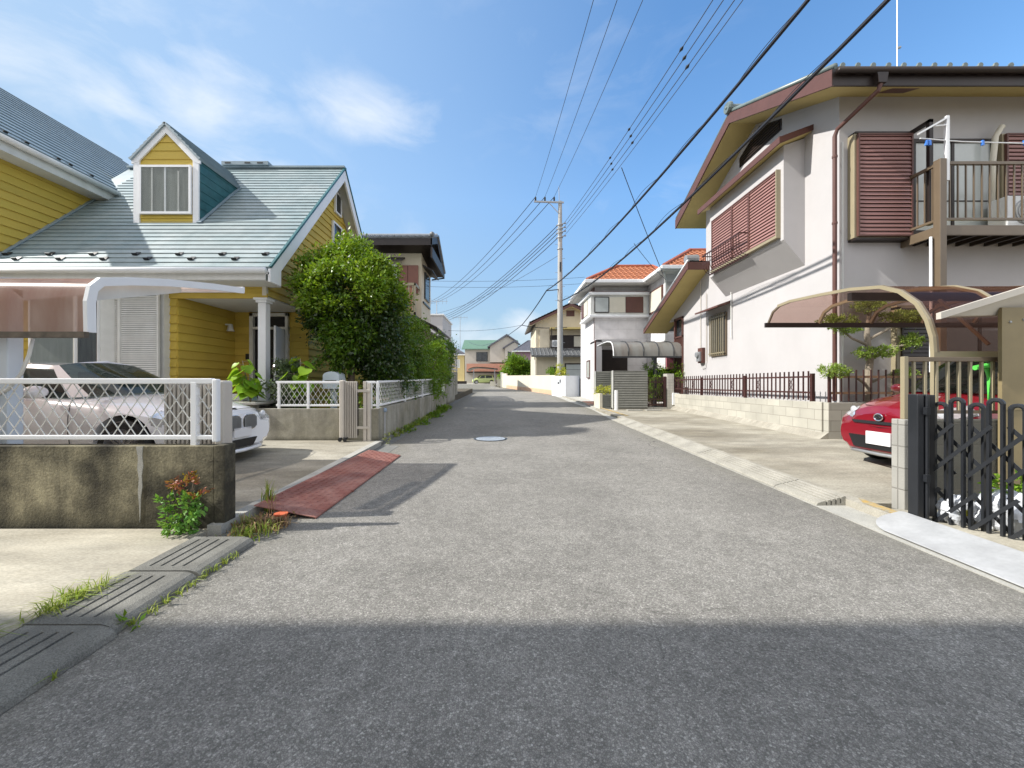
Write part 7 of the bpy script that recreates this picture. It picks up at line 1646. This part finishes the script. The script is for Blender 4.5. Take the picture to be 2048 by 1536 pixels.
M['leaf_young'] = mat('leaf_young', (.16, .27, .015), .36, var=.3, nscale=2.2, transl=.35, island=.4, spec=.5)
big_tree()
g = 'shrubs behind the long street fence'
tree('dense dark hedge shrub right of the tall round evergreen', 'shrub', [(-2.9, 9.9, 2.1, .55, .8, .95), (-2.95, 10.6, 2.35, .55, .7, .8), (-2.8, 9.3, 1.4, .4, .7, .5), (-2.75, 10.6, 1.3, .4, .8, .5), (-3.0, 11.2, 1.7, .5, .7, .9)], [(-2.95, 10.2, .6), (-2.95, 10.2, 1.2), (-2.95, 10.3, 2.1)], .070, 330, .13, 22, 'leaf', .45, g, 'shrub')
tree('fresh green shrub with long shoots in the middle of the street hedge', 'shrub', [(-2.75, 12.0, 2.25, .42, .7, .75), (-2.7, 12.5, 1.4, .38, .8, .55), (-2.8, 11.8, 2.75, .3, .4, .4), (-2.65, 12.9, 1.0, .3, .7, .4)], [(-2.85, 12.2, .6), (-2.85, 12.2, 1.2), (-2.8, 12.2, 2.1)], .068, 300, .13, 20, 'leaf_mid', .35, g, 'shrub')
tree('yellowish green shrub hanging over the far end of the street fence', 'shrub', [(-2.6, 14.3, 1.9, .42, .8, .7), (-2.5, 14.9, 1.3, .32, .7, .5), (-2.55, 13.6, 1.2, .32, .6, .45), (-2.6, 15.0, 2.35, .32, .5, .5)], [(-2.7, 14.2, .6), (-2.7, 14.2, 1.1), (-2.65, 14.3, 1.9)], .072, 300, .13, 20, 'leaf_light', .35, g, 'shrub')
tree('ivy dark shrub against the tall concrete wall', 'shrub', [(-2.55, 16.6, 2.5, .35, 1.0, .5), (-2.75, 17.2, 2.9, .4, 1.3, .45), (-2.45, 16.0, 1.9, .25, .6, .6)], [(-2.75, 16.3, .6), (-2.75, 16.3, 1.3), (-2.7, 16.5, 2.3)], .08, 260, .16, 22, 'leaf', .4, g, 'shrub')
tree('dark glossy shrub with pale leaf backs in front of the white porch column', 'shrub', [(-4.35, 7.85, 1.28, .30, .3, .42), (-4.25, 7.85, .98, .28, .28, .3), (-4.42, 7.85, 1.55, .18, .2, .2)], [(-4.32, 7.85, .7), (-4.32, 7.85, .95), (-4.32, 7.85, 1.3)], .066, 520, .07, 16, 'leaf_glaucous', .5, None, 'shrub')

def low_greenery():
    lb = [(-3.9, 7.85, .95, .35, .25, .2), (-3.3, 7.8, .98, .35, .25, .22), (-2.75, 7.75, 1.0, .2, .22, .25), (-2.65, 8.4, 1.0, .2, .5, .3)]
    P, Nn = crown_points(lb, 170, .08, 16, .5); v, q = leaf_quads(P, .05, .5, normals=Nn); o = raw_mesh('ground_cover', v, q, 'leaf_light', kind='stuff'); tag(o, 'low green garden plants behind the white mesh fence', 'plants')
low_greenery()

def big_leaf_plant(label, base, stems, size, seed, group=None):
    t = thing('broadleaf_plant', label, 'plant', base, 0, group); rg = np.random.default_rng(seed); base = Vector(base)
    m = MB(); lm = MB()
    for (dx, dy, hh, n) in stems:
        top = base+Vector((dx, dy, hh)); m.tube([base, base.lerp(top, .5)+Vector((0, 0, .05)), top], [.014, .011, .006], 6)
        for k in range(n):
            f = .30+.7*(k+.5)/n; a = rg.uniform(0, 6.28); o = base.lerp(top, f); pet = .07+.06*rg.random()
            out = Vector((math.cos(a), math.sin(a)*.8-.25, 0)).normalized(); s = size*(.55+.6*rg.random()); p0 = o+out*pet+Vector((0, 0, .03))
            droop = rg.uniform(.45, 1.3); d = (out+Vector((0, 0, -droop))).normalized(); w = d.cross(Vector((0, 0, 1))).normalized(); w = (w+Vector((0, 0, rg.uniform(-.3, .3)))).normalized(); nn = w.cross(d)
            m.tube([o, p0], .004, 4)
            sh = [(0, 0), (-.08, .28), (.02, .46), (.28, .52), (.6, .36), (.85, .14), (1.05, 0)]
            mid = [p0+d*s*u-nn*s*.10*math.sin(u*2.6) for u, _ in sh]
            L_ = [p0+d*s*u+w*s*b+nn*s*(.18*b-.10*math.sin(u*2.6)) for u, b in sh]; R_ = [p0+d*s*u-w*s*b+nn*s*(.18*b-.10*math.sin(u*2.6)) for u, b in sh]
            nk = len(sh); lm.add(mid+L_+R_, [(i, i+1, nk+i+1, nk+i) for i in range(nk-1)]+[(i+1, i, 2*nk+i, 2*nk+i+1) for i in range(nk-1)])
    m.build('stem', 'bark_pale', t); lm.build('leaves', 'leaf_lime', t, smooth=True)
big_leaf_plant('bright green broad leaved plant at the corner of the porch step', (-4.93, 7.55, .9), [(-.14, -.02, .80, 10), (.02, -.05, .60, 8), (.16, -.1, .36, 7), (-.05, -.12, .45, 6)], .235, 4)
big_leaf_plant('bright green broad leaved plant between the porch column shrub and the mailbox', (-4.02, 7.7, .85), [(-.02, 0, .90, 9), (-.12, -.05, .62, 7), (.16, 0, .70, 8)], .235, 9)

def cloud_pine():
    t = thing('pine_tree', 'cloud pruned garden pine with bright tufts before the house front', 'tree', (6.98, 7.5, .9))
    m = MB(); m.tube([(6.98, 7.5, .5), (6.97, 7.5, 1.25), (7.0, 7.48, 1.7), (6.96, 7.5, 2.2), (7.02, 7.5, 2.7)], [.075, .07, .055, .045, .03], 10)
    br = [((6.97, 7.5, 1.22), (6.65, 7.4, 1.38), (6.30, 7.35, 1.42)), ((6.97, 7.5, 1.25), (7.25, 7.45, 1.40), (7.5, 7.4, 1.38)), ((7.0, 7.48, 1.70), (7.3, 7.42, 1.95), (7.75, 7.4, 2.0)), ((6.98, 7.5, 2.0), (6.6, 7.42, 2.12), (6.32, 7.38, 2.30)), ((6.98, 7.5, 2.1), (7.3, 7.42, 2.3), (7.6, 7.4, 2.45)), ((7.0, 7.48, 1.65), (6.9, 7.4, 1.72), (6.85, 7.38, 1.80))]
    for b in br: m.tube(b, [.03, .022, .012], 7)
    rg = random.Random(3)
    for b in br:
        for k in range(5): e = Vector(b[2]); m.tube([Vector(b[1]).lerp(e, .5), e+Vector((rg.uniform(-.2, .2), rg.uniform(-.1, .1), rg.uniform(.0, .12)))], [.01, .004], 5)
    m.build('trunk', 'bark_pale', t, smooth='auto')
    pads = [(6.22, 7.35, 1.50, .27, .2, .11), (6.85, 7.38, 1.84, .20, .18, .09), (7.2, 7.36, 1.86, .17, .16, .09), (7.70, 7.38, 2.06, .17, .15, .16), (6.30, 7.36, 2.42, .32, .22, .13), (6.45, 7.36, 2.30, .2, .2, .1), (7.45, 7.38, 2.52, .33, .22, .12), (7.75, 7.38, 2.45, .2, .18, .1), (7.0, 7.45, 2.75, .3, .22, .13), (7.55, 7.38, 1.45, .2, .16, .08)]
    for (a, b, c_, rx, ry, rz) in pads:
        P, Nn = crown_points([(a, b, c_, rx, ry, rz)], 2600, .035, 16, .7); v, q = leaf_quads(P, .042, .36, up=-.7, normals=Nn); raw_mesh('needle_pad', v, q, 'leaf_pine', t)
M['leaf_pine'] = mat('leaf_pine', (.23, .33, .055), .5, var=.3, nscale=3, transl=.25, island=.35)
cloud_pine()
def shoots(label, spots, n, ln, mt):
    rg = random.Random(21); o_all = []
    t = thing('shrub', label, 'shrub', (spots[0][0], spots[0][1], .6), 0, 'shrubs behind the long street fence'); m = MB(); P = []; D = []
    for (x, y, z, r) in spots:
        for _ in range(n):
            a = rg.uniform(-1.4, 1.4); p = Vector((x+rg.uniform(-r, r)*.5, y+rg.uniform(-r, r), z)); d = Vector((math.cos(a)*.55+.15, math.sin(a)*.7, rg.uniform(.5, 1.3))).normalized(); L_ = ln*rg.uniform(.6, 1.2)
            pts = [p+d*L_*k/6+Vector((0, 0, -.30*L_*(k/6)**2)) for k in range(7)]; m.tube(pts, [.008, .007, .006, .005, .004, .003, .002], 4)
            for k in range(1, 7):
                for _q in range(7): P.append(pts[k]+Vector((rg.gauss(0, .025), rg.gauss(0, .025), rg.gauss(0, .02)))); D.append(tuple(d))
    m.build('shoot_stems', 'bark', t); v, q = leaf_quads(np.array([tuple(p) for p in P]), .075, .42, up=-.1, normals=np.array(D)*.6); raw_mesh('shoot_leaves', v, q, mt, t)
shoots('loose arching shoots with pale young leaves rising from the street hedge', [(-2.85, 10.0, 2.6, .6), (-2.8, 11.3, 2.7, .6), (-2.7, 12.4, 2.5, .7), (-2.6, 14.2, 2.2, .7), (-2.5, 13.4, 1.4, .5)], 9, .65, 'leaf_young')
tree('round leafy bush behind the cream wall at the road bend', 'bush', [(1.3, 45.5, 3.0, 1.5, 1.2, 1.4), (2.3, 45.2, 2.6, 1.0, 1.0, 1.1), (.4, 45.3, 2.2, .8, .9, .9), (1.8, 45.2, 3.6, .8, .8, .7)], [(1.4, 45.6, .8), (1.4, 45.6, 1.6), (1.4, 45.5, 2.8)], .20, 90, .30, 24, 'leaf_light', .35, None, 'bush')
tree('small cloud pruned conifer in front of the beige house', 'tree', [(3.9, 30.6, 2.25, .6, .4, .28), (4.2, 30.5, 1.75, .6, .4, .25)], [(4.0, 30.6, .6), (4.0, 30.6, 1.3), (4.0, 30.6, 2.1)], .10, 110, .14, 20, 'leaf_light', .5, None, 'conifer')
tree('yellow leaved shrub on top of the pale grey wall block', 'shrub', [(3.48, 24.3, 2.05, .26, .24, .40), (3.65, 24.2, 1.85, .22, .22, .22)], [(3.5, 24.3, 1.6), (3.5, 24.3, 1.8), (3.5, 24.3, 2.0)], .09, 200, .10, 16, 'leaf_yellow', .5, None, 'shrub')
tree('yellow green shrub in the small ribbed planter', 'shrub', [(3.75, 14.85, 1.00, .30, .25, .13), (3.95, 14.85, 1.05, .22, .22, .12)], [(3.8, 14.85, .8), (3.8, 14.85, .9), (3.8, 14.85, 1.0)], .05, 300, .06, 14, 'leaf_yellow', .5, None, 'shrub')
tree('clipped green hedge behind the dark bar gate', 'hedge', [(5.9, 14.9, 1.55, .75, .3, .35), (5.4, 14.8, 1.1, .4, .3, .6), (6.6, 14.9, 1.6, .5, .3, .3)], [(5.6, 14.9, .4), (5.6, 14.9, 1.0), (5.6, 14.9, 1.4)], .07, 170, .10, 18, 'leaf_light', .5, None, 'hedge')
tree('little shrub by the beige gate wall at the end of the street', 'bush', [(-.4, 49.6, gz(50)+1.3, .6, .4, .35)], [(-.4, 49.6, gz(50)+.2), (-.4, 49.6, gz(50)+.8), (-.4, 49.6, gz(50)+1.2)], .14, 60, .16, 16, 'leaf_light', .5, None, 'bush')
# nandina in front of the stained wall
def nandina():
    t = thing('nandina_shrub', 'small nandina shrub with reddish upper leaves growing at the stained wall end', 'shrub', (-2.50, 3.02, .10))
    lb = [(-2.50, 3.0, .20, .13, .09, .13), (-2.42, 2.98, .30, .12, .08, .12), (-2.55, 3.0, .33, .10, .07, .10)]
    P, Nn = crown_points(lb, 1700, .03, 12, .7); v, q = leaf_quads(P, .042, .5, up=.2, normals=Nn); raw_mesh('green_leaves', v, q, 'leaf_nandina', t)
    lb = [(-2.57, 3.0, .47, .09, .05, .05), (-2.41, 2.98, .50, .09, .06, .06), (-2.34, 2.97, .40, .05, .05, .04)]
    P, Nn = crown_points(lb, 1500, .03, 10, .8); v, q = leaf_quads(P, .042, .45, up=.0, normals=Nn); raw_mesh('red_leaves', v, q, 'leaf_red', t)
    m = MB()
    for k in range(9): a = random.uniform(-.14, .14); m.tube([(-2.5, 3.03, .06), (-2.5+a*.5, 3.02, .3), (-2.49+a, 3.0, random.uniform(.42, .58))], [.006, .005, .002], 5)
    m.build('stem', 'bark', t)
M['leaf_nandina'] = mat('leaf_nandina', (.13, .30, .05), .45, var=.25, nscale=6, transl=.3, island=.3)
nandina()
def blades(label, spots, h0, h1, material='grass', name='grass_tuft', kind='stuff', cat='grass', lean=.5, w=.006, single=None):
    vs = []; qs = []
    for (x, y, r, n) in spots:
        for _ in range(n):
            a = random.uniform(0, 6.28); d = abs(random.gauss(0, r)); px, py = x+d*math.cos(a), y+d*math.sin(a)*.9; z0 = gz(py)+.01
            hh = random.uniform(h0, h1); b = random.uniform(0, 6.28); ln = random.uniform(.1, lean); dx, dy = math.cos(b), math.sin(b); wx, wy = -dy*w, dx*w
            z = [z0, z0+hh*.6, z0+hh*(1-.35*ln)]; o = [0, hh*.25*ln, hh*.95*ln]
            k = len(vs)
            for i in range(3):
                s = (1, .8, .12)[i]; vs += [(px+dx*o[i]-wx*s, py+dy*o[i]-wy*s, z[i]), (px+dx*o[i]+wx*s, py+dy*o[i]+wy*s, z[i])]
            qs += [(k, k+1, k+3, k+2), (k+2, k+3, k+5, k+4)]
    o = raw_mesh(name, vs, qs, material, kind=kind); tag(o, label, cat); return o
def leafy_weed(label, spots, size, material='leaf_light', hgt=.1, name='weed', kind='thing'):
    L_ = []
    for (x, y, r, n) in spots: L_.append((x, y, gz(y)+hgt*.6, r, r*1.2, hgt))
    P, Nn = crown_points(L_, 1200, .02, 9, .9); P[:, 2] = np.maximum(P[:, 2], np.array([gz(v) for v in P[:, 1]])+.012); v, q = leaf_quads(P, size, .42, up=-.3, normals=Nn); o = raw_mesh(name, v, q, material); tag(o, label, 'weed'); return o
blades('yellow green grass growing along the left gutter covers', [(-2.33, 2.0, .04, 110), (-2.33, 2.1, .05, 170), (-2.42, 1.62, .05, 130), (-2.38, 1.76, .03, 50), (-2.50, 1.50, .05, 90), (-2.30, 2.22, .03, 50)], .05, .15, 'grass', lean=1.7, w=.003)
blades('thin dry and green weeds in the seam between covers and asphalt', [(-1.85, 1.95+.09*k, .02, 14) for k in range(9)]+[(-1.84, 1.6, .02, 8)], .02, .06, 'grass', lean=1.6, w=.003)
leafy_weed('bright green low weed at the seam between the second and third gutter covers', [(-1.84, 1.96, .06, 1)], .035, 'leaf_light', .035)
blades('tall thin green grass growing beside the near end of the rust red plate', [(-2.20, 3.62, .035, 46)], .18, .34, 'grass', lean=.45, w=.004, kind=None)
blades('dry seed stalks bending over the near corner of the rust red plate', [(-2.03, 3.42, .04, 5)], .26, .38, 'dry', lean=.7, w=.004, kind=None, cat='weed', name='weed')
blades('weeds in the kerb slit behind the rust red plate', [(-2.24, 4.2+.16*k, .03, 16) for k in range(14)], .02, .06, 'grass', lean=.9, w=.004)
blades('dry and green weeds in the gutter in front of the rust red plate', [(-2.0, 3.02, .09, 90), (-2.1, 3.22, .07, 80), (-1.9, 3.1, .07, 50)], .04, .12, 'grass', lean=1.0, w=.004)
blades('withered straw coloured stalks lying in the gutter before the rust red plate', [(-2.02, 3.2, .1, 120), (-1.85, 3.22, .06, 50)], .05, .13, 'dry', lean=1.6, w=.005)
leafy_weed('leafy weed at the near corner of the left gutter beside the asphalt', [(-1.97, 2.93, .06, 1)], .03, 'leaf_light', .05)
blades('weeds growing along the foot of the garden corner wall', [(-2.27+.02*k % 3*.01, 8.0+.45*k, .07, 60) for k in range(18)], .05, .17, 'grass', lean=1.0, w=.008)
for i, (x, y, r, hh, sz, l) in enumerate(((-2.16, 7.15, .08, .20, .035, 'pale seeded weed clump at the street corner of the grey garden wall'), (-2.16, 8.7, .15, .15, .05, 'nearest broad weed clump at the foot of the street side wall'), (-2.15, 10.1, .2, .15, .06, 'second broad weed clump at the foot of the street side wall'), (-2.15, 11.8, .25, .2, .07, 'third weed clump at the foot of the street side wall'), (-2.22, 13.6, .3, .25, .08, 'farthest weed clump at the foot of the street side wall'))):
    leafy_weed(l, [(x, y, r, 1)], sz, 'leaf_light' if i else 'leaf_yellowish', hh*.6)

def litter():
    n = 260; P = np.column_stack([RNG.normal(-2.02, .10, n), RNG.normal(3.22, .12, n), np.zeros(n)]); P[:, 2] = .0+.02*P[:, 1]+.012+RNG.random(n)*.03
    v, q = leaf_quads(P, .045, .5, up=0.0, normals=np.tile([0, 0, .1], (n, 1))); o = raw_mesh('leaf_litter', v, q, 'dry', kind='stuff'); tag(o, 'brown dead leaves gathered in the gutter before the rust red plate', 'leaves')
    o = MB().lathe([(.035, 0), (.05, .05), (.055, .05), (.055, .062), (.03, .06)], (-1.93, 3.36, gz(3.3)+.01), 16).build('flower_pot', 'terracotta', smooth='auto'); tag(o, 'small orange plastic pot lying under the corner of the rust red plate', 'flower pot')
litter()
lb = [(4.02, 3.06, .42, .18, .10, .06)]
P, Nn = crown_points(lb, 2400, .05, 12, .9); v, q = leaf_quads(P, .05, .5, normals=Nn); o = raw_mesh('seedlings', v, q, 'leaf_lime'); tag(o, 'bright green seedlings growing out of the white soil sack', 'plant')
